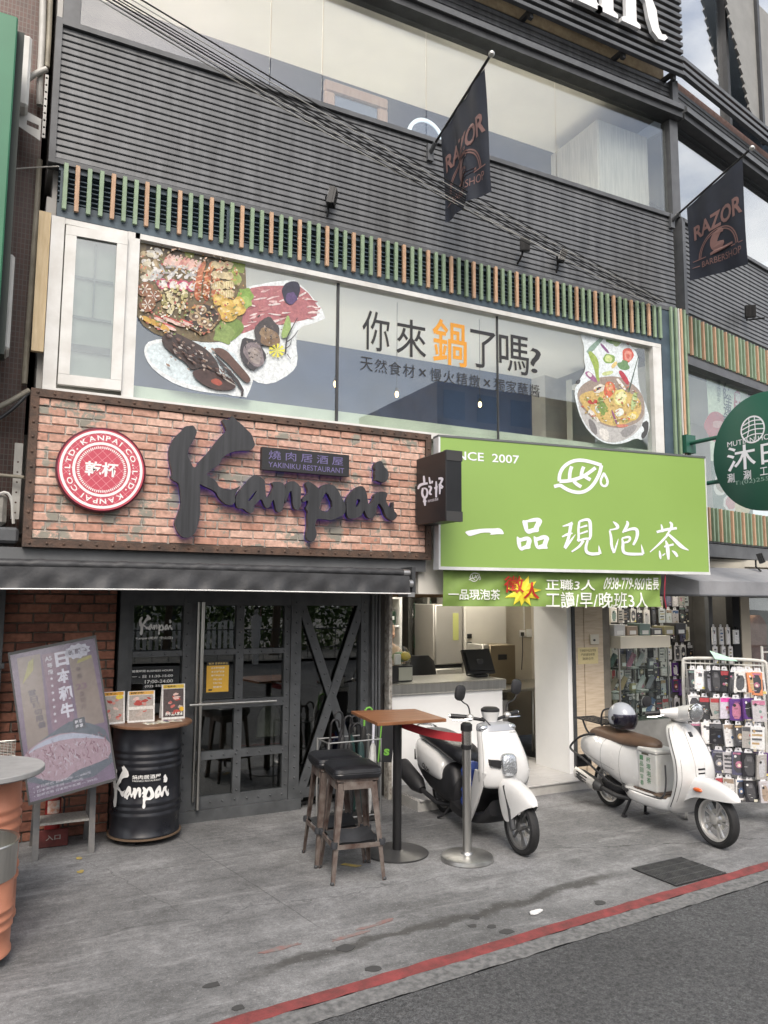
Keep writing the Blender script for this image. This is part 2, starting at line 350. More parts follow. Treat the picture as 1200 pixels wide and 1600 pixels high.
# ------------------------------------------------------------------ ground, pavement, road
def pavement_mat():
    m, t, b = _nodes('pavement_concrete'); N = t.nodes.new; L = t.links.new
    g = N('ShaderNodeNewGeometry'); P = g.outputs['Position']
    def noise(s, d=5, r=.6, src=P):
        n = N('ShaderNodeTexNoise'); n.inputs['Scale'].default_value = s; n.inputs['Detail'].default_value = d; n.inputs['Roughness'].default_value = r; L(src, n.inputs[0]); return n.outputs[0]
    def ramp(f, *st):
        r = N('ShaderNodeValToRGB'); e = r.color_ramp.elements
        for i, (p, c) in enumerate(st):
            x = e[i] if i < 2 else e.new(p)
            x.position = p; x.color = rgba(c) if isinstance(c, tuple) else (c, c, c, 1)
        L(f, r.inputs[0]); return r.outputs[0]
    def mix(f, a, c, mode='MIX'):
        x = N('ShaderNodeMix'); x.data_type = 'RGBA'; x.blend_type = mode
        if isinstance(f, (int, float)): x.inputs[0].default_value = f
        else: L(f, x.inputs[0])
        for k, q in ((6, a), (7, c)):
            if isinstance(q, tuple): x.inputs[k].default_value = rgba(q)
            else: L(q, x.inputs[k])
        return x.outputs[2]
    big = noise(.9, 6, .62); mid = noise(5, 6, .7); fine = noise(70, 3, .7); grit = noise(260, 2, .6)
    base = ramp(big, (.3, (.095, .096, .097)), (.5, (.145, .146, .148)), (.7, (.235, .236, .24)))
    base = mix(.8, base, ramp(mid, (.3, .7), (.5, 1.0), (.72, 1.22)), 'MULTIPLY')
    base = mix(.6, base, ramp(fine, (.25, .45), (.75, 1.6)), 'MULTIPLY')
    base = mix(.6, base, ramp(grit, (.3, .4), (.7, 1.65)), 'MULTIPLY')
    mp = N('ShaderNodeMapping'); mp.inputs['Scale'].default_value = (.5, 2.6, 1); mp.inputs['Rotation'].default_value = (0, 0, -.15); L(P, mp.inputs[0])
    scuff = ramp(noise(2.3, 8, .75, mp.outputs[0]), (.53, 0.), (.74, .75)); base = mix(scuff, base, (.33, .33, .335))
    grime = ramp(noise(2.1, 7, .7, mp.outputs[0]), (.26, .7), (.46, 0.)); base = mix(grime, base, (.065, .065, .064))
    # one long damp run-off stain and cracks (marks with a shape of their own)
    sx = N('ShaderNodeSeparateXYZ'); L(P, sx.inputs[0])
    def line(p0, p1, wd, amp, ns):
        dx, dy = p1[0]-p0[0], p1[1]-p0[1]; l = sqrt(dx*dx+dy*dy); nx, ny = -dy/l, dx/l
        def mth(op, a, c):
            q = N('ShaderNodeMath'); q.operation = op
            for k, z in ((0, a), (1, c)):
                if isinstance(z, (int, float)): q.inputs[k].default_value = z
                else: L(z, q.inputs[k])
            return q.outputs[0]
        dist = mth('ADD', mth('MULTIPLY', sx.outputs[0], nx), mth('ADD', mth('MULTIPLY', sx.outputs[1], ny), -(p0[0]*nx+p0[1]*ny)))
        dist = mth('ADD', dist, mth('MULTIPLY', mth('ADD', noise(ns, 4), -.5), amp))
        dist = mth('ABSOLUTE', dist, 0)
        al = mth('MULTIPLY', mth('ADD', sx.outputs[0], -p0[0]), 1/dx)
        e = ramp(al, (0., 0.), (.12, 1.), (.9, 1.), (1., 0.))
        mr = N('ShaderNodeMapRange'); L(dist, mr.inputs[0]); mr.inputs[1].default_value = wd*.4; mr.inputs[2].default_value = wd; mr.inputs[3].default_value = 1; mr.inputs[4].default_value = 0
        return mth('MULTIPLY', mr.outputs[0], e)
    st = line((1.2, 4.22), (4.35, 4.52), .07, .35, 2.2); base = mix(st, base, mix(.8, base, (.045, .043, .04)))
    cr = line((.2, 5.1), (3.4, 5.0), .007, .5, 1.6); base = mix(cr, base, mix(.55, base, (.05, .05, .05)))
    cr2 = line((4.1, 5.2), (6.2, 4.5), .01, .3, 2.1); base = mix(cr2, base, (.06, .06, .06))
    cr3 = line((.75, 6.7), (1.25, 5.1), .006, .25, 3); base = mix(cr3, base, mix(.6, base, (.06, .06, .06)))
    for p0_, p1_ in (((3.72, 6.5), (4.55, 4.62)), ((1.5, 7.1), (1.95, 4.5)), ((-.5, 6.05), (6.5, 6.2))): jt = line(p0_, p1_, .006, .03, 3); base = mix(jt, base, mix(.6, base, (.055, .055, .055)))
    g2 = noise(20, 6, .75); base = mix(.5, base, ramp(g2, (.3, .6), (.5, 1.0), (.7, 1.4)), 'MULTIPLY')
    sp = ramp(noise(55, 2, .5), (.66, 0.), (.70, .35)); base = mix(sp, base, (.42, .42, .43)); sd = ramp(noise(33, 3, .6), (.27, .6), (.33, 0.)); base = mix(sd, base, (.05, .05, .05))
    L(base, b.inputs['Base Color']); b.inputs['Roughness'].default_value = .78
    bp = N('ShaderNodeBump'); bp.inputs['Strength'].default_value = .35; bp.inputs['Distance'].default_value = .006; L(fine, bp.inputs['Height'])
    b2 = N('ShaderNodeBump'); b2.inputs['Strength'].default_value = .3; b2.inputs['Distance'].default_value = .03; L(mid, b2.inputs['Height']); L(bp.outputs[0], b2.inputs['Normal']); L(b2.outputs[0], b.inputs['Normal'])
    MATS['pavement_concrete'] = m; return m
def road_mat():
    m, t, b = _nodes('road_asphalt'); N = t.nodes.new; L = t.links.new; g = N('ShaderNodeNewGeometry'); cur = None
    for sc_, d_, lo, hi, p0, p1 in ((.7, 5, .75, 1.2, .35, .65), (45, 4, .55, 1.5, .3, .7), (140, 2, .5, 1.6, .3, .7)):
        n = N('ShaderNodeTexNoise'); n.inputs['Scale'].default_value = sc_; n.inputs['Detail'].default_value = d_; L(g.outputs['Position'], n.inputs[0]); r = N('ShaderNodeMapRange'); L(n.outputs[0], r.inputs[0]); r.inputs[1].default_value = p0; r.inputs[2].default_value = p1; r.inputs[3].default_value = lo; r.inputs[4].default_value = hi
        if cur is None: cur = r.outputs[0]
        else: q = N('ShaderNodeMath'); q.operation = 'MULTIPLY'; L(cur, q.inputs[0]); L(r.outputs[0], q.inputs[1]); cur = q.outputs[0]
    h = N('ShaderNodeHueSaturation'); h.inputs['Color'].default_value = (.072, .0735, .076, 1); L(cur, h.inputs['Value']); L(h.outputs[0], b.inputs['Base Color']); b.inputs['Roughness'].default_value = .85
    bp = N('ShaderNodeBump'); bp.inputs['Strength'].default_value = .7; bp.inputs['Distance'].default_value = .008; L(cur, bp.inputs['Height']); L(bp.outputs[0], b.inputs['Normal']); return m
M_asph = mat('asphalt', (.033, .034, .036), .82, col2=(.062, .063, .066), vs=1.4, bump=.7, bs=160, coord='World', detail=9)
M_gut = mat('gutter_concrete', (.085, .086, .087), .85, col2=(.20, .20, .20), vs=25, bump=.5, bs=120, coord='World', detail=8)
M_red = mat('red_line_paint', (.12, .035, .033), .85, col2=(.25, .05, .05), vs=10, bump=.4, bs=120, coord='World', detail=8)
def sheet(name, pts, z, m, th=.0):
    mb = MB(); mb.poly(Fr((0, 0, z), (1, 0, 0), (0, 1, 0)), pts, 0); return struct(mb.build(name, m))
sheet('ground', rect(-160, -160, 160, 160), -.03, M_asph)
def roadline(xa, ya, xb, yb):
    a, c = onZ(xa, ya), onZ(xb, yb); k = (c.y-a.y)/(c.x-a.x); return lambda x: a.y + k*(x-a.x)
r_top = roadline(345, 1596, 1200, 1346.5); r_bot = roadline(398, 1596, 1200, 1357.5); g_bot = roadline(487, 1596, 1200, 1375)
X0, X1 = -14, 26
sheet('road', [(X0, -9), (X1, -9), (X1, g_bot(X1)), (X0, g_bot(X0))], -.012, road_mat())
sheet('pavement', [(X0, r_top(X0)-.02), (X1, r_top(X1)-.02), (X1, 14), (X0, 14)], 0, pavement_mat())
def wobble(f0, f1, amp, x0=-3, x1=12, n=180):
    lo = [(x0+(x1-x0)*i/n, f0(x0+(x1-x0)*i/n)+random.uniform(-amp, amp)) for i in range(n+1)]
    hi = [(x0+(x1-x0)*i/n, f1(x0+(x1-x0)*i/n)+random.uniform(-amp, amp)) for i in range(n+1)]
    return lo + hi[::-1]
mb = MB(); Fz = Fr((0, 0, 0), (1, 0, 0), (0, 1, 0))
lo = wobble(g_bot, r_bot, .008); n = len(lo)//2
o = MB()
for i in range(n-1): o.add([Fz(*lo[i], -.008), Fz(*lo[i+1], -.008), Fz(*lo[2*n-2-i], -.004), Fz(*lo[2*n-1-i], -.004)], [(0, 1, 2, 3)])
struct(o.build('gutter_strip', M_gut))
lo = wobble(r_bot, r_top, .006); o = MB()
for i in range(n-1): o.add([Fz(*lo[i], -.003), Fz(*lo[i+1], -.003), Fz(*lo[2*n-2-i], .004), Fz(*lo[2*n-1-i], .004)], [(0, 1, 2, 3)])
struct(o.build('red_line', M_red))
# far side of the street (seen mirrored in the glass): kerbed plaza pavement
sheet('plaza_pavement', rect(-40, -60, 60, -9.2), .06, mat('plaza_paving', (.12, .12, .11), .8, col2=(.22, .21, .2), vs=3, coord='World'))

# ------------------------------------------------------------------ main building
YF = 6.60
M_clad = mat('cladding_metal', (.10, .104, .11), .42, var=.3, vs=2.5, coord='World', metal=.0, spec=.6, bump=.05, bs=30, rvar=.1, stretch=(5, 5, .7), rand=.06, detail=8)
M_dark = mat('dark_steel', (.045, .047, .05), .5, var=.25, vs=6, coord='World')
M_trim = mat('trim_metal', (.09, .094, .1), .45, var=.2, vs=5, coord='World')
M_blue = mat('blue_grey_steel', (.055, .085, .11), .45, var=.25, vs=4, coord='World')
M_slg = mat('slat_green', (.225, .31, .205), .5, var=.12, vs=6, rand=.08)
M_slo = mat('slat_wood', (.52, .345, .225), .55, col2=(.42, .26, .16), vs=9, rand=.1, stretch=(8, 8, 1.5))
M_white = mat('window_frame_white', (.72, .72, .7), .4, col2=(.6, .59, .56), vs=5, coord='World', rvar=.1)
M_conc = mat('interior_plaster', (.5, .49, .47), .8, var=.1, vs=3)
M_glass = glassmat('window_glass', (.95, .98, .97), 1.52, .01, .10)
BLD = thing('corner_building', 'three-storey corner building clad in dark corrugated metal with green and wood slats', 'building', (3.8, 6.6, 0))
b = MB()                                                # carcass: floors, party walls, top storey
b.box(-.6, 7.45, 7.4, 15, 2.55, 3.42); b.box(.3, 7.45, 6.72, 7.4, 2.72, 3.42)
b.box(.3, 7.45, 6.72, 15, 5.32, 5.60); b.box(.3, 7.45, 6.72, 15, 8.25, 8.6)
b.box(.26, .34, 6.72, 15, 3.42, 5.32); b.box(.26, .34, 6.72, 15, 5.6, 8.25)
b.box(.3, 7.3, 7.2, 15, 8.6, 12.5)
b.build('wall', M_conc, BLD)
# interior rooms seen through the glass
M_cream = mat('ceiling_cream', (.84, .80, .74), .7, var=.04, vs=2); M_wallb = mat('back_wall_slate', (.022, .036, .085), .7, var=.2, vs=1.5); M_ceil = mat('ceiling_white', (.8, .8, .78), .7)
b = MB(); b.box(.34, 7.4, 6.74, 7.98, 8.215, 8.245); b.build('ceiling', M_cream, BLD)
b = MB(); b.box(.34, 7.4, 7.98, 8.05, 5.6, 8.24); b.build('back_wall', M_wallb, BLD)
b = MB(); b.box(.34, 7.4, 6.74, 9.0, 5.28, 5.315); b.build('ceiling', M_ceil, BLD)
b = MB(); b.box(.34, 7.4, 9.0, 9.08, 3.42, 5.3); b.build('back_wall', mat('back_wall_dark', (.05, .085, .19), .7, var=.3, vs=1), BLD)
b = MB(); b.box(.34, 7.4, 6.74, 9.0, 3.421, 3.45); b.build('floor', mat('room_floor', (.12, .09, .065), .5, var=.2, vs=3), BLD)

def board_mesh(L, pitch, name):
    """one corrugated strip: sloped face with a drip lip"""
    P = [(0, 0), (-.004, .004), (-.013, .006), (-.015, .011), (-.006, pitch-.004), (0, pitch)]
    m = MB(); n = len(P)
    v = [(0, p[0], p[1]) for p in P] + [(L, p[0], p[1]) for p in P]
    m.add(v, [(i, n+i, n+i+1, i+1) for i in range(n-1)] + [tuple(range(n)), tuple(range(2*n-1, n-1, -1))])
    me = bpy.data.meshes.new(name); me.from_pydata(m.v, [], m.f); me.materials.append(M_clad); return me
def cladding(parent, F, a0, a1, z0, z1, cnt, name='cladding'):
    c = sub(name, parent); p = (z1-z0)/cnt; me = board_mesh(a1-a0, p, 'board')
    rz = atan2(F.u.y, F.u.x)
    for i in range(cnt):
        inst(me, 'board', F(a0, z0+i*p), c, (0, 0, rz))
    bk = MB(); bk.fbox(F, a0, a1, z0-.02, z1+.02, -.12, -.003); bk.build('backing', M_dark, c)
    return c
FA = Fr((0, YF, 0))
cl = cladding(BLD, FA, .30, 7.43, 5.60, 6.78, 20)
b = MB(); b.fbox(FA, .25, .30, 5.55, 6.84, -.1, .035); b.fbox(FA, .30, 7.43, 6.782, 6.83, -.1, .04); b.fbox(FA, .30, 7.43, 5.555, 5.597, -.1, .03)
b.build('edge_trim', M_trim, cl)
# green and wood slat frieze on louvres
fz = sub('slat_frieze', BLD); Z0, Z1 = 5.155, 5.585
b = MB(); b.box(.335, 7.15, YF-.03, YF+.1, 5.10, 5.155); b.build('bottom_rail', M_blue, fz)
b = MB(); b.box(.335, 7.15, YF-.005, YF+.06, Z1-.075, Z1-.002); b.build('top_rail', M_blue, fz)
b = MB(); b.box(.335, 7.15, YF-.005, YF+.06, Z0+.0, Z0+.075); b.build('lower_rail', M_blue, fz)
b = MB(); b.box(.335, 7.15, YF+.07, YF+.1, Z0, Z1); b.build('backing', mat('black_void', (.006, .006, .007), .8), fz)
for k in range(7):
    zc = Z0+.095+k*.041; b = MB(); b.bar((.335, YF+.03, zc), (7.15, YF+.03, zc), .035, .014, (0, .5, 1)); b.build('louvre_blade', M_blue, fz)
for xx in (.35, 1.75, 3.2, 4.6, 6.0, 7.1):
    b = MB(); b.box(xx, xx+.05, YF-.004, YF+.055, Z0+.076, Z1-.076); b.build('louvre_post', M_blue, fz)
def slat_mesh(h, m): 
    x = MB(); x.bbox(-.0175, .0175, -.032, 0, 0, h, .003); me = bpy.data.meshes.new('slat'); me.from_pydata(x.v, [], x.f); me.materials.append(m); return me
sg, sw = slat_mesh(.40, M_slg), slat_mesh(.40, M_slo)
for k in range(73):
    inst(sw if k % 3 == 1 else sg, 'slat', (.385+k*.0934, YF-.031, Z0+.005+random.uniform(-.004, .004)), fz, (0, random.uniform(-.006, .006), 0))
# second-floor window band
wn = sub('window_band', BLD)
WZ0, WZ1 = 3.66, 5.10
b = MB(); b.box(.30, 7.13, YF-.05, YF+.12, 3.60, WZ0); b.build('sill', M_white, wn)
b = MB(); b.box(.96, 7.13, YF-.03, YF+.1, WZ1-.05, WZ1-.002); b.build('head_frame', M_white, wn)
b = MB(); b.box(.90, .998, YF-.03, YF+.1, WZ0, WZ1-.002); b.build('jamb', M_white, wn)
b = MB(); b.box(6.99, 7.128, YF-.03, YF+.1, WZ0, WZ1-.052); b.build('jamb', M_white, wn)
b = MB(); b.box(.30, .40, YF-.03, YF+.1, WZ0, WZ1-.002); b.build('jamb', M_white, wn)
b = MB(); b.box(.402, .898, YF-.028, YF+.1, WZ1-.05, WZ1-.004); b.build('head_frame', M_white, wn)
for x0, x1 in ((1.0, 2.86), (2.89, 4.74), (4.76, 6.985)):
    b = MB(); b.box(x0, x1, YF+.03, YF+.038, WZ0+.003, WZ1-.053); b.build('pane', M_glass, wn)
for xx, ww in ((2.863, .024), (4.743, .014)):
    b = MB(); b.box(xx, xx+ww, YF+.02, YF+.045, WZ0+.002, WZ1-.054); b.build('mullion', M_dark, wn)
b = MB(); b.box(1.0, 6.985, YF+.10, YF+.28, 3.45, 3.80); b.build('inner_ledge', mat('ledge_pale', (.62, .68, .56), .6, var=.1, vs=3), wn)
# casement at the left: white sash standing slightly ajar with its own pane and glazing bars
cs = sub('casement', BLD); FC = Fr((.41, YF-.035, 0), (cos(-.06), sin(-.06), 0))
for a0, a1, z0, z1 in ((0, .485, 3.70, 3.785), (0, .485, 4.96, 5.04), (0, .085, 3.787, 4.958), (.40, .485, 3.787, 4.958)):
    b = MB(); b.fbox(FC, a0, a1, z0, z1, -.05, 0); b.build('sash_frame', M_white, cs)
b = MB(); b.fbox(FC, .085, .40, 3.785, 4.96, -.03, -.024); b.build('pane', glassmat('casement_glass', (.9, .95, .93), 1.9, .01, .12), cs)
b = MB(); b.box(.402, .898, YF+.02, YF+.05, 3.665, 5.05); b.build('inner_blind', mat('blind_grey', (.32, .32, .29), .8, var=.15, vs=4), cs)
for zz_ in (4.0, 4.28, 4.62): b = MB(); b.box(.50, .80, YF+.0, YF+.018, zz_, zz_+(.02 if zz_ > 4.1 else .06)); b.build('blind_rail', M_dark if zz_ < 4.2 else M_trim, cs)
b = MB(); b.box(.645, .66, YF+.001, YF+.017, 4.302, 4.94); b.build('inner_bar', M_trim, cs)
# wood board beside it
b = MB(); b.box(.205, .295, YF-.02, YF+.03, 3.95, 5.12); b.build('filler_board', mat('raw_board', (.62, .5, .32), .7, col2=(.5, .38, .22), vs=4, stretch=(10, 10, 1), bump=.2), BLD)
# third-floor window band
w3 = sub('upper_window_band', BLD)
for x0, x1 in ((.44, 2.13), (2.14, 2.67), (2.68, 3.86), (3.87, 5.61), (5.62, 7.40)):
    b = MB(); b.box(x0, x1, YF+.03, YF+.038, 6.835, 8.115); b.build('pane', M_glass, w3)
b = MB(); b.box(.30, .435, YF-.01, YF+.12, 6.832, 8.118); b.build('jamb', M_trim, w3)
b = MB(); b.box(7.42, 7.56, YF-.03, YF+.12, 6.832, 8.118); b.build('jamb', M_trim, w3)
b = MB(); b.box(.2, 7.56, YF-.12, YF+.1, 8.12, 8.20); b.build('head_beam', M_dark, w3)
b = MB(); b.box(.2, 7.55, YF-.16, YF+.1, 8.203, 8.27); b.build('gutter', M_trim, w3)
cladding(BLD, FA, .2, 7.46, 8.30, 8.62, 5, 'upper_cladding')
b = MB(); b.box(7.462, 7.56, YF-.06, YF+.1, 8.275, 8.66); b.build('corner_cap', M_trim, BLD)
# slatted screen with raised letters
sc = sub('slat_screen', BLD); YS = 6.36
sm = MB(); sm.bbox(0, 10.2, 0, .06, 0, .05, .004); me = bpy.data.meshes.new('screen_slat'); me.from_pydata(sm.v, [], sm.f); me.materials.append(M_trim)
for k in range(15): inst(me, 'screen_slat', (-2.72, YS, 8.60+k*.098), sc)
for xx in (-.5, .9, 2.3, 3.7, 5.1, 6.5, 7.35):
    b = MB(); b.box(xx, xx+.05, YS+.063, YS+.11, 8.55, 10.1); b.build('screen_post', M_dark, sc)
    b = MB(); b.box(xx, xx+.05, YS+.11, YF+.1, 8.62, 8.67); b.build('bracket', M_dark, sc)
b = MB(); b.box(.2, 7.4, YF+.02, YF+.5, 8.664, 10.2); b.build('tiled_wall', mat('yellow_tile', (.42, .33, .2), .7, col2=(.3, .22, .13), vs=12, bump=.3), sc)
HS = thing('letter_sign', 'large white serif letters fixed on the dark slat screen at top', 'sign', (6.2, 6.33, 8.9))
FS = Fr((0, YS-.03, 0))
SW = .035
def glyph(polys, name):
    b = MB()
    for p in polys: b.poly(FS, p, 0, .05)
    b.build(name, [mat('letter_white', (.82, .82, .82), .4)], HS)
LZ = 8.875; LH = 1.05
gx = 4.98
glyph([[(gx+.0, LZ), (gx+.34, LZ), (gx+.34, LZ+.05), (gx+.26, LZ+.08), (gx+.52, LZ+.78), (gx+.78, LZ+.08), (gx+.66, LZ+.05), (gx+.66, LZ), (gx+1.08, LZ), (gx+1.08, LZ+.05), (gx+1.0, LZ+.08), (gx+.62, LZ+LH), (gx+.5, LZ+LH), (gx+.1, LZ+.08), (gx, LZ+.05)]][:1], 'letter')
b = MB(); b.fbox(FS, gx+.25, gx+.8, LZ+.3, LZ+.36, -.001, .049); b.build('crossbar', mat('letter_white'), HS)
gx = 6.06-.0
gx = 5.98
glyph([[(gx, LZ), (gx+.32, LZ), (gx+.32, LZ+.05), (gx+.25, LZ+.08), (gx+.25, LZ+LH-.08), (gx+.32, LZ+LH-.05), (gx+.32, LZ+LH), (gx, LZ+LH), (gx, LZ+LH-.05), (gx+.07, LZ+LH-.08), (gx+.07, LZ+.08), (gx, LZ+.05)]], 'letter')
gx = 6.36
R_ = [(gx, LZ), (gx+.3, LZ), (gx+.3, LZ+.05), (gx+.24, LZ+.08), (gx+.24, LZ+.48), (gx+.30, LZ+.48), (gx+.40, LZ+.40), (gx+.44, LZ+.2), (gx+.50, LZ+.05), (gx+.60, LZ-.02), (gx+.70, LZ-.01), (gx+.76, LZ+.05), (gx+.72, LZ+.08), (gx+.66, LZ+.06), (gx+.61, LZ+.14), (gx+.58, LZ+.36), (gx+.50, LZ+.50), (gx+.62, LZ+.6), (gx+.66, LZ+.78), (gx+.6, LZ+.95), (gx+.46, LZ+LH), (gx, LZ+LH), (gx, LZ+LH-.05), (gx+.07, LZ+LH-.08), (gx+.07, LZ+.08), (gx, LZ+.05)]
b = MB(); b.poly(FS, R_, 0, .05, [[(gx+.24, LZ+.55), (gx+.40, LZ+.57), (gx+.48, LZ+.78), (gx+.40, LZ+.95), (gx+.24, LZ+.97)]]); b.build('letter', mat('letter_white'), HS)
gx = 3.95
glyph([[(gx, LZ), (gx+.32, LZ), (gx+.25, LZ+.06), (gx+.25, LZ+.48), (gx+.6, LZ+.48), (gx+.6, LZ+.06), (gx+.53, LZ), (gx+.85, LZ), (gx+.78, LZ+.06), (gx+.78, LZ+LH-.06), (gx+.85, LZ+LH), (gx+.53, LZ+LH), (gx+.6, LZ+LH-.06), (gx+.6, LZ+.56), (gx+.25, LZ+.56), (gx+.25, LZ+LH-.06), (gx+.32, LZ+LH), (gx, LZ+LH), (gx+.07, LZ+LH-.06), (gx+.07, LZ+.06)]], 'letter')
# blue corner post with slats
cp = sub('corner_post', BLD)
b = MB(); b.box(7.15, 7.52, YF-.02, YF+.2, 2.6, 5.6); b.build('post_panel', M_blue, cp)
for k, (xx, mm) in enumerate(((7.29, M_slg), (7.37, M_slg), (7.425, M_white), (7.455, M_slo), (7.52, M_slg))):
    b = MB(); b.bbox(xx, xx+(.012 if mm is M_white else .033), YF-.055, YF-.021, 3.3 if k != 3 else 3.72, 5.6, .003); b.build('slat', mm, cp)

# ------------------------------------------------------------------ angled right wing of the same building
WA = radians(12); WG = Fr((7.57, 6.6, 0), (cos(WA), sin(WA), 0))
wg = sub('wing_cladding', BLD); L_ = 5.2
cladding(BLD, WG, .02, L_, 5.60, 6.78, 20, 'wing_cladding')
cladding(BLD, WG, .02, L_, 8.30, 8.62, 5, 'wing_upper_cladding')
b = MB(); b.fbox(WG, -.02, .05, 5.56, 6.83, -.1, .04); b.build('corner_trim', M_trim, BLD)
bpy.data.objects.remove(wg)
ww = sub('wing_window', BLD)
for a0, a1 in ((.06, 1.62), (1.64, 3.2), (3.22, L_)):
    b = MB(); b.fbox(WG, a0, a1, 6.835, 8.115, -.04, -.032); b.build('pane', glassmat('wing_glass', (.8, .85, .85), 2.2, .01, .4), ww)
b = MB(); b.fbox(WG, 0, L_, 8.12, 8.20, -.1, .12); b.build('head_beam', M_dark, ww)
b = MB(); b.fbox(WG, 0, L_, 8.203, 8.27, -.1, .16); b.build('gutter', M_trim, ww)
b = MB(); b.fbox(WG, 0, L_, 6.785, 6.83, -.1, .04); b.build('sill', M_trim, ww)
b = MB(); b.fbox(WG, .3, L_, 5.6, 8.24, -1.5, -1.4); b.build('back_wall', M_wallb, ww)
b = MB(); b.fbox(WG, .2, L_, 8.2, 8.245, -1.4, -.11); b.build('ceiling', M_ceil, ww)
rl = sub('wing_rail', BLD)
for k in range(3):
    b = MB(); b.fbox(WG, -.1, L_, 8.66+k*.1, 8.71+k*.1, .12, .18); b.build('rail_bar', M_trim, rl)
b = MB(); b.fbox(WG, .02, L_, 8.58, 8.72, -.3, .0); b.build('pink_brick_course', mat('pink_brick', (.4, .24, .2), .8, col2=(.5, .35, .3), vs=20, bump=.4), rl)
gl = sub('roof_glazing', BLD)
for a0, a1 in ((-.35, 1.55), (1.62, 5.2)):
    b = MB(); b.fbox(WG, a0, a1, 8.73, 12.5, -.12, -.11); b.build('pane', glassmat('roof_glass', (.7, .76, .8), 2.3, .01, .5), gl)
b = MB(); b.fbox(WG, -.35, 5.2, 8.7, 12.6, -1.3, -1.2); b.build('inner_screen', mat('pale_screen', (.5, .53, .58), .8), gl)
b = MB(); b.fbox(WG, 1.55, 1.62, 8.7, 12.6, -.15, -.04); b.build('glazing_post', M_dark, gl)
WR = Fr(WG(0, 0, .06), WG.u); _ed = [WR.px(*p) for p in ((1176, 181), (1171, 161), (1163, 126), (1156, 86), (1145, 44), (1136, 0), (1128, -40))]
def edge_at(z):
    for (a0, z0), (a1, z1) in zip(_ed, _ed[1:]):
        if z <= z1: return a0+(a1-a0)*(z-z0)/(z1-z0)
    return _ed[-1][0]
for k in range(16):
    z_ = _ed[0][1]-.1+k*.13; e0, e1 = edge_at(z_), edge_at(z_+.13); q = [(e0, z_), (5.2, z_), (5.2, z_+.13), (e1, z_+.13), ((e0+e1)/2-.06, z_+.065)]
    b = MB(); b.poly(WR, q, -.03, .0); b.build('ribbed_sheet', mat('ribbed_grey', (.26, .26, .25), .7, var=.1, vs=3), gl)
b = MB(); b.fbox(WR, edge_at(9.6)+.45, edge_at(9.6)+.52, 8.7, 11.5, .002, .05); b.build('glazing_post', M_dark, gl)
# wing first floor: slat bands, window, print
ws = sub('wing_slats', BLD)
b = MB(); b.fbox(WG, -.03, L_, 5.03, 5.58, -.1, .0); b.build('frieze_backing', M_dark, ws)
b = MB(); b.fbox(WG, .0, L_, 4.93, 5.03, -.25, .02); b.build('soffit', M_trim, ws)
def fslat(F, a, z0, z1, m, parent, c=.033):
    x = MB(); x.fbox(F, a, a+.034, z0, z1, .002, c); return x.build('slat', m, parent)
for k in range(46): fslat(WG, .02+k*.098, 5.06, 5.56, M_slo if k % 3 == 1 else M_slg, ws)
b = MB(); b.fbox(WG, -.03, L_, 2.72, 3.16, -.1, .0); b.build('base_backing', M_dark, ws)
for k in range(46): fslat(WG, -.02+k*.098, 2.74, 3.16, M_slo if k % 3 == 1 else M_slg, ws)
b = MB(); b.fbox(WG, .05, L_, 3.17, 4.925, -.1, -.09); b.build('pane', M_glass, ws)
b = MB(); b.fbox(WG, -.03, .05, 3.16, 5.03, -.12, -.02); b.build('jamb', M_blue, ws)
b = MB(); b.fbox(WG, -.03, L_, 3.1, 5.1, -1.8, -1.7); b.build('back_wall', mat('pale_room', (.45, .46, .42), .8, var=.15, vs=1.2), ws)
b = MB(); b.fbox(WG, -.03, L_, 3.05, 3.12, -1.7, -.1); b.build('floor', M_conc, ws)
b = MB(); b.fbox(WG, -.03, L_, 4.95, 5.02, -1.7, -.26); b.build('ceiling', M_ceil, ws)
b = MB(); b.fbox(WG, 0, L_, 2.55, 2.71, -2, -.0); b.build('lower_beam', M_trim, ws)
b = MB(); b.fbox(WG, 0, 5.2, 2.6, 12, -8, -2.2); b.build('core', M_conc, ws)
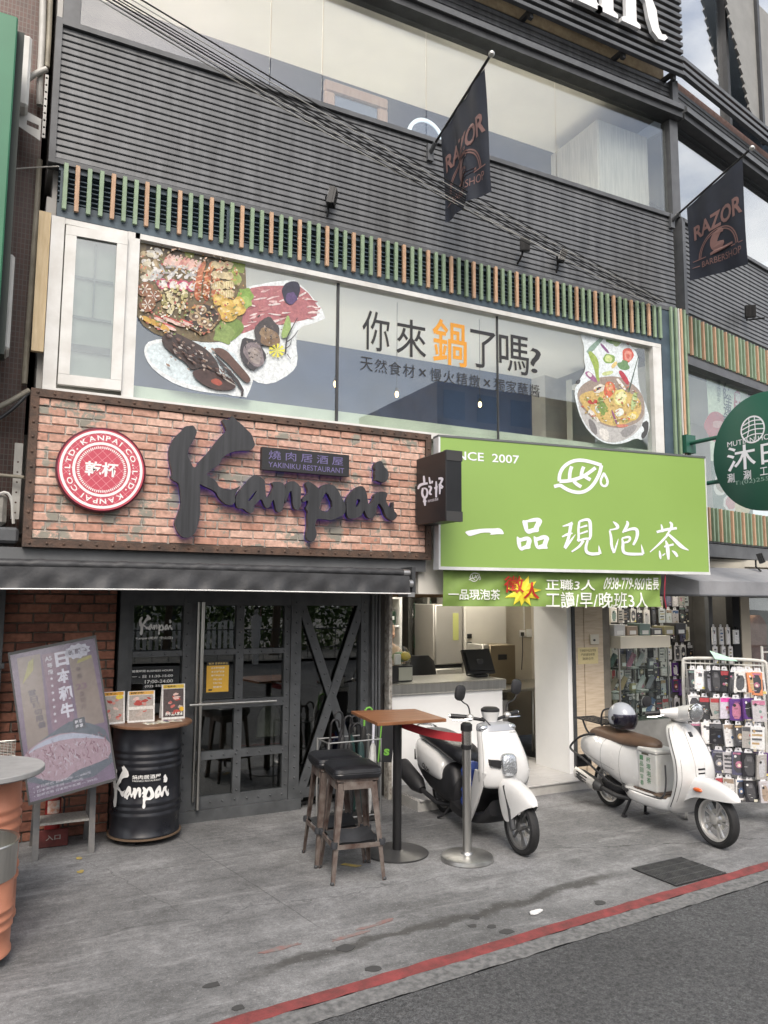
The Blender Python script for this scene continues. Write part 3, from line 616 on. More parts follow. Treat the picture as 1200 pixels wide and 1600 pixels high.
# ------------------------------------------------------------------ brick sign panel with logo
def brick_mat(name, a, c, cem, smear=.62, dark=0):
    m, t, b = _nodes(name); N = t.nodes.new; L = t.links.new
    oi = N('ShaderNodeObjectInfo'); g = N('ShaderNodeNewGeometry')
    r = N('ShaderNodeValToRGB'); L(oi.outputs['Random'], r.inputs[0]); r.color_ramp.elements[0].color = rgba(a); r.color_ramp.elements[1].color = rgba(c)
    n = N('ShaderNodeTexNoise'); n.inputs['Scale'].default_value = 28; n.inputs['Detail'].default_value = 6; L(g.outputs['Position'], n.inputs[0])
    mr = N('ShaderNodeMapRange'); L(n.outputs[0], mr.inputs[0]); mr.inputs[1].default_value = .3; mr.inputs[2].default_value = .7; mr.inputs[3].default_value = .72; mr.inputs[4].default_value = 1.22
    h = N('ShaderNodeHueSaturation'); L(r.outputs[0], h.inputs['Color']); L(mr.outputs[0], h.inputs['Value'])
    n2 = N('ShaderNodeTexNoise'); n2.inputs['Scale'].default_value = 4.2; n2.inputs['Detail'].default_value = 9; n2.inputs['Roughness'].default_value = .68; L(g.outputs['Position'], n2.inputs[0])
    r2 = N('ShaderNodeValToRGB'); L(n2.outputs[0], r2.inputs[0]); r2.color_ramp.elements[0].position = smear; r2.color_ramp.elements[1].position = smear+.03
    mx = N('ShaderNodeMix'); mx.data_type = 'RGBA'; L(r2.outputs[0], mx.inputs[0]); L(h.outputs[0], mx.inputs[6]); mx.inputs[7].default_value = rgba(cem)
    L(mx.outputs[2], b.inputs['Base Color']); b.inputs['Roughness'].default_value = .85
    bp = N('ShaderNodeBump'); bp.inputs['Strength'].default_value = .5; bp.inputs['Distance'].default_value = .006; L(n.outputs[0], bp.inputs['Height']); L(bp.outputs[0], b.inputs['Normal'])
    MATS[name] = m; return m
def brick_meshes(L, h, d, m, k=6):
    out = []
    for _ in range(k):
        x = MB(); x.bbox(0, L, -d, .004, 0, h, .004)
        x.v = [(p[0]+random.uniform(-.003, .003), p[1]+random.uniform(-.003, .003)*(p[1] < -.001), p[2]+random.uniform(-.0025, .0025)) for p in x.v]
        me = bpy.data.meshes.new('brick'); me.from_pydata(x.v, [], x.f); me.materials.append(m); out.append(me)
    return out
def brickwork(parent, F, x0, x1, z0, z1, rows, length, m, d=.012, joint=.012):
    p = (z1-z0)/rows; full = brick_meshes(length-joint, p-joint, d, m); rz = atan2(F.u.y, F.u.x); cnt = 0
    for r in range(rows):
        x = x0 - (length*.5 if r % 2 else 0) - random.uniform(0, .02); first = True
        while x < x1-.012:
            a, e = max(x, x0), min(x+length-joint, x1)
            if e-a > .02:
                inst(random.choice(full), 'brick', F(a, z0+r*p+joint/2, 0), parent, (0, 0, rz), ((e-a)/(length-joint), random.uniform(.6, 1.4), 1)); cnt += 1
            x += length
    return cnt
YB = 6.40; FB = Fr((0, YB, 0)); BX0, BX1, BZ0, BZ1 = .215, 3.77, 2.375, 3.595
M_rust = mat('rusted_angle_iron', (.055, .038, .03), .75, col2=(.12, .07, .048), vs=12, bump=.4, bs=60, coord='World')
M_mort = mat('mortar_grey', (.38, .365, .335), .9, col2=(.47, .45, .41), vs=8, bump=.5, bs=80, coord='World')
BS = thing('brick_sign', 'wide brick-faced shop sign panel in a riveted rusty iron frame', 'sign', (2.0, YB, BZ0))
b = MB(); b.box(BX0+.02, BX1-.02, YB+.001, 6.60-.055, BZ0+.02, BZ1-.02); b.build('mortar_bed', M_mort, BS)
brickwork(BS, FB, BX0+.062, BX1-.062, BZ0+.062, BZ1-.062, 16, .205, brick_mat('sign_brick', (.46, .245, .18), (.63, .42, .335), (.27, .255, .215), .555))
for a0, a1, z0, z1 in ((BX0, BX1, BZ0, BZ0+.06), (BX0, BX1, BZ1-.06, BZ1), (BX0, BX0+.06, BZ0+.061, BZ1-.061), (BX1-.06, BX1, BZ0+.061, BZ1-.061)):
    b = MB(); b.fbox(FB, a0, a1, z0, z1, -.15, .03); b.build('frame_angle', M_rust, BS)
def rivets(mb, pts, n, r=.011):
    n = Vector(n).normalized()
    for p in pts: mb.lathe([(r, 0), (r, .004), (r*.6, .009), (.001, .0105)], p, 8, n)
    return mb
rv = []
k = 30
for i in range(k):
    x = BX0+.05+(BX1-BX0-.1)*i/(k-1); rv += [FB(x, BZ0+.03, .03), FB(x, BZ1-.03, .03)]
for i in range(1, 10):
    z = BZ0+.03+(BZ1-BZ0-.06)*i/10; rv += [FB(BX0+.03, z, .03), FB(BX1-.03, z, .03)]
stuff(rivets(MB(), rv, (0, -1, 0)).build('rivets', M_rust, BS, True))
b = MB(); b.box(-1.2, 3.74, YB+.03, YB+.2, 2.262, 2.372); b.build('fascia_beam', mat('fascia_grey', (.11, .115, .12), .5, var=.2, vs=3, coord='World'), BS)
# brush lettering traced as solid cut-outs
KZ = lambda u, v: FB.px(240+u/6, 640+v/6)
KB = lambda u, v: FB.px(420+u/5.4545, 680+v/5.4545)
LOGO = []
def trace(cv, outer, holes=()): LOGO.append((chaikin([cv(*p) for p in outer]), [chaikin([cv(*p) for p in h]) for h in holes]))
trace(KZ, [(250,195),(275,178),(320,175),(345,168),(375,215),(378,240),(350,305),(315,360),(300,395),(292,440),(305,480),(330,530),(348,560),(375,555),(400,505),(440,465),(500,400),(550,330),(600,270),(650,225),(652,205),(635,170),(610,128),(622,110),(670,120),(690,108),(695,80),(720,95),(745,125),(800,165),(840,210),(885,250),(905,310),(918,345),(905,375),(875,403),(800,402),(720,410),(660,435),(610,475),(595,520),(560,550),(510,580),(485,610),(462,625),(500,650),(565,695),(575,730),(600,745),(660,765),(700,765),(740,750),(785,728),(760,760),(740,790),(730,830),(735,870),(720,895),(680,910),(640,895),(600,860),(570,820),(555,785),(500,755),(450,735),(402,708),(410,760),(405,850),(408,960),(400,1040),(370,1150),(345,1185),(300,1212),(240,1205),(200,1150),(178,1100),(172,1065),(200,1000),(235,910),(230,820),(215,720),(200,697),(170,685),(130,650),(148,630),(150,600),(130,530),(118,440),(125,380),(150,315),(190,260),(250,210)])
trace(KZ, [(738,905),(736,840),(762,785),(820,720),(865,665),(915,620),(965,645),(1003,672),(1012,730),(1015,800),(1022,842),(1050,822),(1075,765),(1090,735),(1068,700),(1095,688),(1165,692),(1192,725),(1195,780),(1190,880),(1170,950),(1150,975),(1115,965),(1100,900),(1090,850),(1070,880),(1055,920),(1030,938),(1005,915),(985,860),(965,850),(935,890),(905,915),(908,960),(880,985),(845,970),(810,938),(760,940)], [[(860,850),(925,775),(935,770),(920,800),(885,850),(862,870),(855,865)]])
trace(KB, [(103,500),(110,430),(150,402),(195,408),(238,455),(240,500),(235,560),(245,600),(215,645),(185,640),(170,600),(165,530),(158,480),(140,500),(120,560),(106,600)])
trace(KB, [(275,425),(295,405),(330,418),(395,470),(400,480),(410,450),(430,432),(495,428),(535,455),(565,510),(590,560),(616,600),(612,680),(560,705),(500,735),(440,725),(400,722),(370,725),(355,780),(370,830),(370,870),(345,912),(310,912),(285,885),(285,850),(298,780),(292,700),(300,660),(275,630),(300,600),(298,560),(248,585),(255,545),(300,510),(295,470),(278,440)], [[(455,487),(515,605),(470,665),(430,660),(392,640),(400,600),(430,530)]])
trace(KB, [(620,575),(640,525),(690,470),(730,443),(770,450),(795,510),(800,560),(810,605),(830,590),(855,550),(852,525),(880,500),(910,490),(960,495),(970,520),(950,560),(980,620),(1000,640),(1010,580),(1025,578),(1020,650),(1050,680),(1045,715),(1010,738),(980,725),(950,690),(930,630),(900,590),(885,600),(875,660),(855,710),(820,722),(790,695),(770,640),(755,690),(720,712),(650,725),(628,700),(622,640)], [[(715,550),(745,565),(720,610),(700,630),(705,580)]])
trace(KB, [(880,240),(920,230),(935,275),(975,320),(980,360),(960,410),(920,415),(880,395),(855,400),(865,375),(860,330),(870,310),(855,290),(865,260)])
M_logo = mat('letter_charcoal', (.035, .036, .04), .42, var=.35, vs=3, coord='World', stretch=(9, 9, .4), rvar=.08)
M_led = mat('violet_backlight', (.02, .01, .05), .6, emit=(.16, .09, 1.0), es=.32)
LS = thing('brush_letter_sign', 'black brush-script metal lettering standing off the brick panel, violet glow behind', 'sign', (2.4, YB-.05, 2.6))
for (o_, h_), nm in zip(LOGO, ('letter', 'letter', 'letter', 'letter', 'letter', 'letter_dot')):
    b = MB(); b.poly(FB, o_, .05, .105, h_); b.poly(FB, o_, .045, None, h_, mi=1); pr = b.build(nm, [M_logo, M_led], LS)
    me = pr.data
    for p in me.polygons:
        if p.material_index == 1: p.flip()
    c0 = (sum(p[0] for p in o_)/len(o_), sum(p[1] for p in o_)/len(o_))
    q = MB(); q.cyl(FB(*o_[0], .012), FB(*o_[0], .05), .006, n=6)
# small plaque
PQ = thing('name_plaque', 'small black plaque with dim violet cut-out characters above the script letters', 'sign', FB(*FB.px(470, 740), .05))
a, c, d, e = FB.px(404, 701), FB.px(538.8, 714), FB.px(538, 747), FB.px(403, 736)
pa0, pa1, pz0, pz1 = (a[0]+e[0])/2, (c[0]+d[0])/2, (d[1]+e[1])/2, (a[1]+c[1])/2
b = MB(); b.fbox(FB, pa0, pa1, pz0, pz1, .05, .10); b.build('plate', mat('plaque_black', (.02, .02, .022), .45), PQ)
b = MB(); b.fbox(FB, pa0+.02, pa1-.02, pz0+.02, pz1-.02, .04, .046); b.build('backlight', M_led, PQ)
M_lt = mat('lettering_violet', (.14, .12, .24), .4, emit=(.35, .28, .8), es=.06)
b = MB(); text(b, FB, '燒肉居酒屋', pa0+.06, pz0+.095, pa1-.06, pz1-.025, c=.102, spacing=1.5); b.build('lettering', M_lt, PQ)
b = MB(); text(b, FB, 'YAKINIKU RESTAURANT', pa0+.06, pz0+.025, pa1-.05, pz0+.072, c=.102); b.build('lettering', M_lt, PQ)
# round enamel sign
rc = FB.px(157, 736); rr = .335
RS = thing('round_sign', 'round red and white enamel sign with ring lettering on the brick panel', 'sign', FB(rc[0], rc[1]-rr, .05))
b = MB(); b.lathe([(rr-.02, -.02), (rr, 0), (rr, .075), (rr-.012, .085), (rr-.014, .08)], FB(rc[0], rc[1], 0), 64, FB.n); b.build('rim', mat('rim_maroon', (.10, .018, .03), .35), RS, True)
Frd = Fr(FB(rc[0], rc[1], .081)); M_ink = printmat('enamel_print', .35, .04)
b = MB(); RED, WH = (.52, .075, .11), (.86, .82, .80)
b.poly(Frd, circ(0, 0, rr-.013, 72), .0, c=RED)
def annulus(r0, r1, cc, lev, n=72): b.poly(Frd, circ(0, 0, r1, n), lev, None, [circ(0, 0, r0, n)], c=cc)
for i in range(-9, 10):                       # lattice lines
    for sgn in (1, -1):
        t = i*.052; hl = sqrt(max(0, .295**2-t*t/2*1))
        cx, cy_ = t/sqrt(2)*1, -sgn*t/sqrt(2)
        d_ = (1/sqrt(2), sgn/sqrt(2)); nn = (-d_[1]*.0016, d_[0]*.0016)
        L2 = sqrt(max(0, .30**2-t*t))
        if L2: b.poly(Frd, [(cx-d_[0]*L2+nn[0], cy_-d_[1]*L2+nn[1]), (cx-d_[0]*L2-nn[0], cy_-d_[1]*L2-nn[1]), (cx+d_[0]*L2-nn[0], cy_+d_[1]*L2-nn[1]), (cx+d_[0]*L2+nn[0], cy_+d_[1]*L2+nn[1])], .0008+.0002*sgn, c=(.72, .3, .34))
annulus(.288, .308, WH, .002); annulus(.196, .216, WH, .002)
for i in range(72):
    a = 2*pi*i/72; r0, r1 = .165, .183; wd = .004
    b.poly(Frd, [(r0*cos(a)-wd*sin(a), r0*sin(a)+wd*cos(a)), (r0*cos(a)+wd*sin(a), r0*sin(a)-wd*cos(a)), (r1*cos(a)+wd*sin(a), r1*sin(a)-wd*cos(a)), (r1*cos(a)-wd*sin(a), r1*sin(a)+wd*cos(a))], .002, c=WH)
b.build('face', M_ink, RS, ink=True)
b = MB()
msg = 'KANPAI CO.,LTD. KANPAI CO.,LTD. '
gw_ = []
for ch in msg:
    if ch == ' ': gw_.append(.022)
    else: t_ = text_tris(ch, .02); ref_ = text_tris('K', .02); gw_.append((t_[3]-t_[2])*.04/(ref_[5]-ref_[4])*1.3)
gap_ = (2*pi*.25-sum(gw_))/len(msg); a = radians(131)
for ch, k in zip(msg, gw_):
    st = (k+gap_)/.25; am = a-st/2
    if ch != ' ': text(b, Frd, ch, 0, 0, h=.04 if ch.isalpha() else .012, c=.0025, bold=.02, ink=WH, warp=lambda x, y, am=am, k=k: ((.231+y)*cos(am-(x*1.3-k/2)/.25), (.231+y)*sin(am-(x*1.3-k/2)/.25)))
    a -= st
text(b, Frd, '乾杯', -.125, -.055, .125, .06, c=.0025, bold=.025, ink=WH)
b.build('lettering', M_ink, RS, ink=True)

# ------------------------------------------------------------------ projecting black box sign
bx = onY(648, 770, 6.36).x; fy = onX(697, 760, bx).y
t0 = onX(697, 703, bx).z; b0_ = onX(697, 813, bx).z; bw = onY(722, 760, fy).x
PB = thing('projecting_sign', 'black box sign with white brush characters projecting between brick and green signs', 'sign', (bx+.1, 6.3, b0_))
b = MB(); b.bbox(bx, bw, fy+.002, 6.33, b0_, t0, .006); b.build('box', mat('sign_black', (.013, .014, .016), .38, var=.2, vs=3), PB)
b = MB(); b.box(bx+.02, bw-.05, 6.332, 6.385, b0_+.03, t0-.25); b.build('wall_bracket', M_dark, PB)
for z0, z1 in ((t0-.09, t0+.004), (b0_-.004, b0_+.085)):
    b = MB(); b.box(bx+.004, bw+.004, fy-.003, fy+.05, z0, z1); b.build('end_cap', mat('cap_grey', (.04, .04, .04), .5), PB)
FP = Fr((bx-.001, 6.33, b0_), (0, -1, 0)); PS = lambda u, v: FP.px(640+u/12.31, 700+v/12.31)
b = MB()
pxs = FP.px(697, 760)[0]/((697-648)*12.31)
for i, st in enumerate([[(275,535,30),(280,600,45),(285,670,40)],[(165,790,30),(190,720,55),(260,690,50),(350,680,40)],[(380,560,25),(390,640,40),(400,690,30)],[(440,630,35),(430,680,30)],[(260,770,40),(240,870,45),(270,950,45),(320,960,40),(350,860,40),(330,780,35),(270,775,30)],[(290,970,50),(295,1040,50),(300,1110,30)],[(260,1030,30),(330,1020,30)],[(365,740,35),(420,750,45),(410,800,40),(385,850,40),(400,890,45),(435,890,20)],[(515,640,25),(520,750,45),(515,850,40),(515,950,35)],[(480,780,40),(545,740,30)],[(560,590,40),(640,580,50),(620,650,40),(570,720,30)],[(570,760,45),(640,770,30)],[(585,700,40),(590,800,40),(585,890,25)],[(600,700,30),(650,760,30)]]):
    b.poly(FP, [PS(*p) for p in ribbon(st)], .001+.0002*i)
p0, p1 = PS(350, 1050), PS(555, 1010)
text(b, FP, '燒肉居酒屋', p0[0], p0[1], p1[0], p0[1]+.025, c=.001)
b.build('lettering', mat('lettering_pale', (.75, .74, .82), .5), PB)

# ------------------------------------------------------------------ green tea-shop sign (turned a little towards the street)
GA = radians(-7.7); g0 = onY(688, 780, 6.27); GS = Fr((g0.x, 6.27, 0), (cos(GA), sin(GA), 0))
q = [GS.px(*p) for p in ((688, 683), (688, 886), (1101.5, 716), (1106.5, 893))]
gw = (q[2][0]+q[3][0])/2; gz0 = (q[1][1]+q[3][1])/2; gz1 = (q[0][1]+q[2][1])/2
TS = thing('tea_shop_sign', 'large green lightbox sign with white brush characters and leaf emblem', 'sign', GS(gw/2, gz0, 0))
M_grn = mat('sign_green', (.255, .40, .10), .35, var=.03, vs=1)
b = MB(); b.fbox(GS, 0, gw, gz0, gz1, -.02, 0); b.build('face', M_grn, TS)
M_alu = mat('sign_edge_white', (.66, .67, .68), .4, var=.1, vs=5)
for a0, a1, z0, z1, e_ in ((-.02, gw+.015, gz0-.03, gz0-.001, .006), (-.02, gw+.015, gz1+.001, gz1+.022, .006), (-.02, -.001, gz0, gz1, .006), (gw+.001, gw+.012, gz0, gz1, .004)):
    b = MB(); b.fbox(GS, a0, a1, z0, z1, -.13, e_); b.build('edge_frame', M_alu if z0 != gz1+.001 else mat('sign_edge_dark', (.12, .13, .13), .5), TS)
b = MB(); b.fbox(GS, 0, gw, gz0+.002, gz1-.002, -.13, -.021); b.build('casing', mat('casing_grey', (.4, .41, .42), .5), TS)
for aa in (.5, 1.9, 3.2):
    p = GS(aa, gz1-.2, -.13); b = MB(); b.bar(p, (p.x, 6.56, p.z), .04, .04); b.build('stay', M_dark, TS)
G1 = lambda u, v: GS.px(720+u/7.5, 800+v/7.5)
G2 = lambda u, v: GS.px(870+u/5.714, 800+v/5.714)
G3 = lambda u, v: GS.px(855+u/11.43, 710+v/11.43)
M_gw = mat('lettering_white', (.80, .81, .86), .4)
def brush(name, polys=(), strokes=(), cv=G1, parent=TS, F=GS, lift=.003, mm=M_gw, xf=lambda p: p):
    b = MB()
    for o_, hs in polys: b.poly(F, chaikin([xf(cv(*p)) for p in o_]), lift, None, [[xf(cv(*p)) for p in h] for h in hs])
    for i, st in enumerate(strokes): b.poly(F, [xf(cv(*p)) for p in ribbon(st)], lift+.0002*i)
    return b.build(name, mm, parent)
YI = [([(45,230),(130,210),(250,195),(400,193),(440,187),(480,205),(503,245),(500,262),(440,258),(330,270),(360,242),(250,240),(170,265),(100,287),(65,260)], [])]
PIN = [([(713,95),(765,100),(840,72),(915,65),(955,100),(940,145),(910,190),(915,235),(850,238),(795,260),(755,235),(735,180)], [[(780,122),(885,112),(850,185),(788,205)]]), ([(655,285),(668,290),(690,310),(770,283),(815,300),(832,340),(815,390),(815,432),(750,435),(712,458),(680,435),(660,390),(652,320)], [[(700,350),(775,332),(760,385),(708,412)]]), ([(850,278),(870,290),(890,300),(960,268),(1010,275),(1038,310),(1020,350),(1005,400),(1025,432),(950,430),(905,440),(870,410),(855,340)], [[(895,340),(975,318),(955,375),(905,395)]])]
XIAN = [[(50,128,10),(100,115,22),(140,98,26)],[(125,105,30),(115,170,28),(105,230,26),(70,320,26)],[(45,222,12),(100,195,26),(140,190,10)],[(70,325,26),(120,260,22),(165,200,4)],[(200,85,20),(190,150,22),(195,230,22),(185,260,20)],[(200,85,18),(260,65,24),(295,75,30),(298,150,30),(300,220,26),(285,250,16)],[(205,140,14),(270,120,18)],[(205,195,14),(275,170,18)],[(185,260,16),(240,240,22),(300,235,14)],[(235,255,26),(200,310,22),(130,355,14)],[(275,250,20),(255,310,26),(260,360,28),(310,378,28),(380,370,26)],[(372,300,4),(378,340,22),(385,375,26)]]
PAO = [[(500,85,6),(530,110,30),(550,140,26),(510,155,14),(470,160,14)],[(470,165,14),(485,230,26),(485,300,24),(510,365,22)],[(548,240,4),(530,300,18),(510,365,14)],[(622,80,10),(635,105,30),(605,160,26),(585,185,14)],[(600,175,16),(660,150,24),(710,150,30),(720,190,30),(710,240,26),(680,295,20)],[(580,235,14),(590,280,26),(585,330,28),(600,370,26),(680,378,26),(770,375,22)],[(752,290,4),(762,340,20),(770,375,24)],[(580,235,14),(640,220,22),(655,235,22),(640,265,20),(600,275,16)]]
CHA = [[(890,180,22),(980,155,26),(1070,145,22)],[(930,110,10),(940,150,22),(945,180,18)],[(1005,90,14),(1028,110,28),(1015,160,22),(975,205,10)],[(1000,190,20),(930,270,22),(830,358,8)],[(990,195,20),(1060,260,30),(1110,310,36),(1175,342,6)],[(970,255,10),(985,300,32),(990,360,34),(995,425,18)],[(955,310,16),(1040,290,20)],[(915,345,10),(920,390,26),(925,420,12)],[(1025,345,6),(1055,365,28),(1075,400,18)],[(940,390,14),(965,370,8)]]
LEAF = [[(x, y, 62) for x, y in l] for l in ([(120,575),(230,545),(300,600),(420,660),(560,685),(680,660),(790,580),(880,450),(940,320),(965,195)],[(965,195),(800,140),(640,105),(520,105),(400,140),(290,220),(230,320),(210,420),(215,480)],[(215,480),(330,480),(450,460),(560,425),(640,395),(740,330),(860,240)],[(435,215),(400,320),(395,450)],[(650,220),(615,300),(605,390)],[(470,480),(530,540),(605,580)],[(670,395),(720,430),(770,455)])] 
DROP = [([(1010,295),(1085,430),(1100,500),(1075,570),(1020,593),(955,565),(928,490),(950,400)], [[(1012,385),(1045,450),(1055,510),(1030,545),(990,540),(970,490),(985,430)]])]
brush('character', YI); brush('character', PIN); brush('character', (), XIAN, G2); brush('character', (), PAO, G2); brush('character', (), CHA, G2)
brush('leaf_emblem', DROP, LEAF, G3)
e0, e1 = GS.px(690, 722), GS.px(811, 722)
b = MB(); text(b, GS, 'SINCE  2007', GS.px(697, 722)[0], GS.px(740, 720)[1], GS.px(811, 722)[0], GS.px(740, 720)[1]+.085, c=.003, bold=.012); b.build('lettering', M_gw, TS)

# ------------------------------------------------------------------ hiring banner under it
GB = Fr(GS(0, 0, -.06), GS.u)
qa = [GB.px(*p) for p in ((693, 885), (693, 943), (1036, 903), (1033, 952))]
ba0, ba1 = qa[0][0], (qa[2][0]+qa[3][0])/2; bz0 = (qa[1][1]+qa[3][1])/2; bz1 = gz0+.03
HB = thing('hiring_banner', 'creased green cloth banner with recruiting text and yellow starburst under the tea sign', 'banner', GB(ba0, bz0, 0))
def bw_(a, z): return .012*sin(a*7+z*9)+.008*sin(a*17-z*22)+.010*sin((a+z*1.4)*11)*max(0, 1-abs(a-ba0)/.8) - .02
class Warp:
    """frame whose surface ripples like the cloth"""
    def __init__(s, F, f): s.F = F; s.f = f; s.o = F.o; s.u = F.u; s.v = F.v; s.n = F.n; s.px = F.px
    def __call__(s, a, b_, c=0): return s.F(a, b_, s.f(a, b_)+c)
GW = Warp(GB, bw_)
def cloth(F, a0, a1, z0, z1, na, nz, zf=None, c=0):
    b = MB(); P = []
    for j in range(nz+1):
        for i in range(na+1):
            a = a0+(a1-a0)*i/na; z = z0+(z1-z0)*j/nz
            if zf: z = zf(a, z)
            P.append(F(a, z, c))
    return b.add(P, [(j*(na+1)+i, j*(na+1)+i+1, (j+1)*(na+1)+i+1, (j+1)*(na+1)+i) for j in range(nz) for i in range(na)])
cl_ = cloth(GW, ba0, ba1, bz0, bz1, 120, 16)
cl_.build('cloth', mat('banner_green', (.20, .31, .07), .6, var=.08, vs=8), HB, True)
M_bw = mat('banner_white', (.8, .82, .76), .6)
def bpx(x, y): return GB.px(x, y)
def btext(s, x0, y0, x1, y1, mm=M_bw, bold=.01, shear=0, c=.004):
    a, d = bpx(x0, y1), bpx(x1, y0); b = MB()
    wp = (lambda x, y: (x+shear*(y-a[1]), y)) if shear else None
    text(b, GW, s, a[0], a[1], d[0], d[1], c=c+.008, bold=bold, warp=wp); b.build('lettering', mm, HB)
st = [bpx(818, 924)]; sc0 = st[0]; SB = []
for i in range(22): rr_ = .165 if i % 2 == 0 else .095; an = 2*pi*i/22+.1; SB.append((sc0[0]+rr_*1.1*cos(an)*(1.15 if i % 4 == 0 else 1), sc0[1]+rr_*sin(an)))
SB = [(x, max(bz0+.005, min(bz1-.004, y))) for x, y in SB]
def cpoly(F, pts, c, mm, nm, parent, n=1):
    b = MB(); b.poly(F, pts, c); return b.build(nm, mm, parent)
tri = [sc0]+SB; b = MB(); b.add([GW(x, y, .008) for x, y in tri], [(0, i+1, (i+1) % len(SB)+1) for i in range(len(SB))]); b.build('starburst', mat('burst_yellow', (.83, .70, .05), .6), HB)
M_rd = mat('banner_red', (.5, .03, .02), .6)
btext('徵', 788, 900, 818, 926, M_rd, .008, c=.014); btext('人', 818, 910, 842, 936, M_rd, .02, c=.014)
btext('一品現泡茶', 700, 921, 783, 937, bold=.012)
btext('正職3人', 853, 906, 930, 922, bold=.012, shear=.1); btext('0938-779-960', 942, 903, 1007, 921, shear=.25); btext('店長', 1011, 902, 1030, 922, bold=.015)
btext('工讀/早/晚班3人', 853, 926, 1013, 950, bold=.006)
def lf(p): return p
brush('leaf_emblem', DROP, LEAF, lambda u, v: GB.px(731+u/1200*24, 893+v/800*18), HB, GW, .004, M_bw)
b = MB(); b.tube([GB(ba1-.01, bz1-.05, 0), GB(ba1+.03, bz1-.01, .03), GB(ba1+.02, bz0+.1, .01), GB(ba1+.05, bz0-.02, 0)], .006, 6); b.build('tie_cord', mat('cord_red', (.4, .03, .06), .6), HB)

# ------------------------------------------------------------------ black roller awning
AW = thing('awning', 'black roll-out fabric awning with white hem above the restaurant front', 'awning', (1.5, 6.2, 2.05))
ax1 = onY(638, 927, 6.15).x
FAW = Fr((0, 6.15, 0))
def aww(a, z): s = (2.20-z)/.16; return .02+.07*s*.2+s*(.012*sin(a*9+z*16)+.010*sin(a*23-z*20)+.006*sin(a*41))
M_aw = mat('awning_fabric', (.034, .035, .038), .55, var=.2, vs=5, bump=.3, bs=25, coord='World')
cloth(Warp(FAW, aww), -2.2, ax1, 2.055, 2.215, 260, 10, lambda a, z: z+.006*sin(a*1.3)).build('valance', M_aw, AW, True)
b = MB(); b.tube([(-2.2+i*(ax1+2.2)/60, 6.15-aww(-2.2+i*(ax1+2.2)/60, 2.055)-.006, 2.055+.006*sin((-2.2+i*(ax1+2.2)/60)*1.3)) for i in range(61)], .0055, 6); b.build('hem', mat('hem_white', (.8, .8, .78), .6), AW, True)
b = MB(); b.tube([(-2.2+i*(ax1-.04+2.2)/140, 6.19, 2.238+.003*sin(i*2.1)) for i in range(141)], [.034+.004*sin(i*1.3)+.003*sin(i*.41) for i in range(141)], 14); b.build('roller', M_aw, AW, True)
b = MB(); b.box(-2.2, ax1-.02, 6.2, 6.36, 2.245, 2.275); b.build('back_bar', M_dark, AW)
b = MB(); b.cyl((ax1-.04, 6.19, 2.238), (ax1+.03, 6.19, 2.238), .03); b.box(ax1-.02, ax1+.05, 6.12, 6.3, 2.02, 2.06); b.cyl((ax1-.005, 6.14, 2.14), (ax1+.03, 6.14, 2.14), .035); b.build('end_bracket', mat('bracket_alu', (.5, .5, .5), .35, metal=.8), AW, True)
b = MB(); b.box(ax1+.035, ax1+.07, 6.14, 6.36, 2.05, 2.29); b.build('arm', M_dark, AW)
# ------------------------------------------------------------------ ground floor: restaurant front
YD = 7.22; FD = Fr((0, YD, 0))
def X(px, Y=YD, y=1100): return onY(px, y, Y).x
def Z(py, Y=YD, x=370): return onY(x, py, Y).z
M_st = mat('storefront_steel', (.075, .08, .085), .48, var=.22, vs=6, coord='World', rvar=.08, bump=.06, bs=60)
GFW = thing('brick_pier', 'old red brick wall pier beside the restaurant door', 'wall', (.6, YD, 0))
b = MB(); b.box(.05, 1.03, YD+.002, YD+.3, 0, 2.5); b.build('mortar_bed', mat('mortar_dark', (.12, .1, .085), .9, col2=(.2, .17, .14), vs=8, bump=.5, bs=60, coord='World'), GFW)
brickwork(GFW, FD, .14, 1.03, .0, 2.43, 30, .24, brick_mat('pier_brick', (.14, .055, .038), (.29, .125, .08), (.17, .15, .125), .68), .02, .014)
SF = thing('steel_storefront', 'riveted dark steel and glass restaurant front with double door and X-braced window', 'storefront', (2.3, YD, 0))
zt, zb = 2.44, .02
def post(x0, x1, z0=zb, z1=zt, c0=-.06, c1=.05, nm='post', m=M_st): b = MB(); b.fbox(FD, x0, x1, z0, z1, c0, c1); return b.build(nm, m, SF)
xs = [X(v) for v in (177, 203, 281, 297, 365, 377, 441, 451, 466, 560, 572, 586)]
post(xs[0]+.02, xs[0]+.10); post(xs[0]+.102, xs[1], c1=.02); post(xs[2], xs[3]-.02); post(xs[7]-.005, xs[8]); post(xs[9], xs[10]); post(xs[10]+.002, xs[11], c1=.02)
rz_ = [(Z(1022), Z(1014)), (Z(1105), Z(1092)), (Z(1182), Z(1170))]
ztop = Z(946); zbt = Z(1253)
def rail(x0, x1, z0, z1, nm='rail', c1=.04): b = MB(); b.fbox(FD, x0, x1, z0, z1, -.05, c1); return b.build(nm, M_st, SF)
rail(xs[0]+.1, xs[11], ztop, zt-.002, 'head_rail', .045)
for z0, z1 in rz_: rail(xs[1]+.001, xs[2]-.001, z0, z1)
rail(xs[1]+.001, xs[2]-.001, .02, .2, 'bottom_rail')
rail(xs[8]+.001, xs[9]-.001, .1, .19, 'bottom_rail'); 
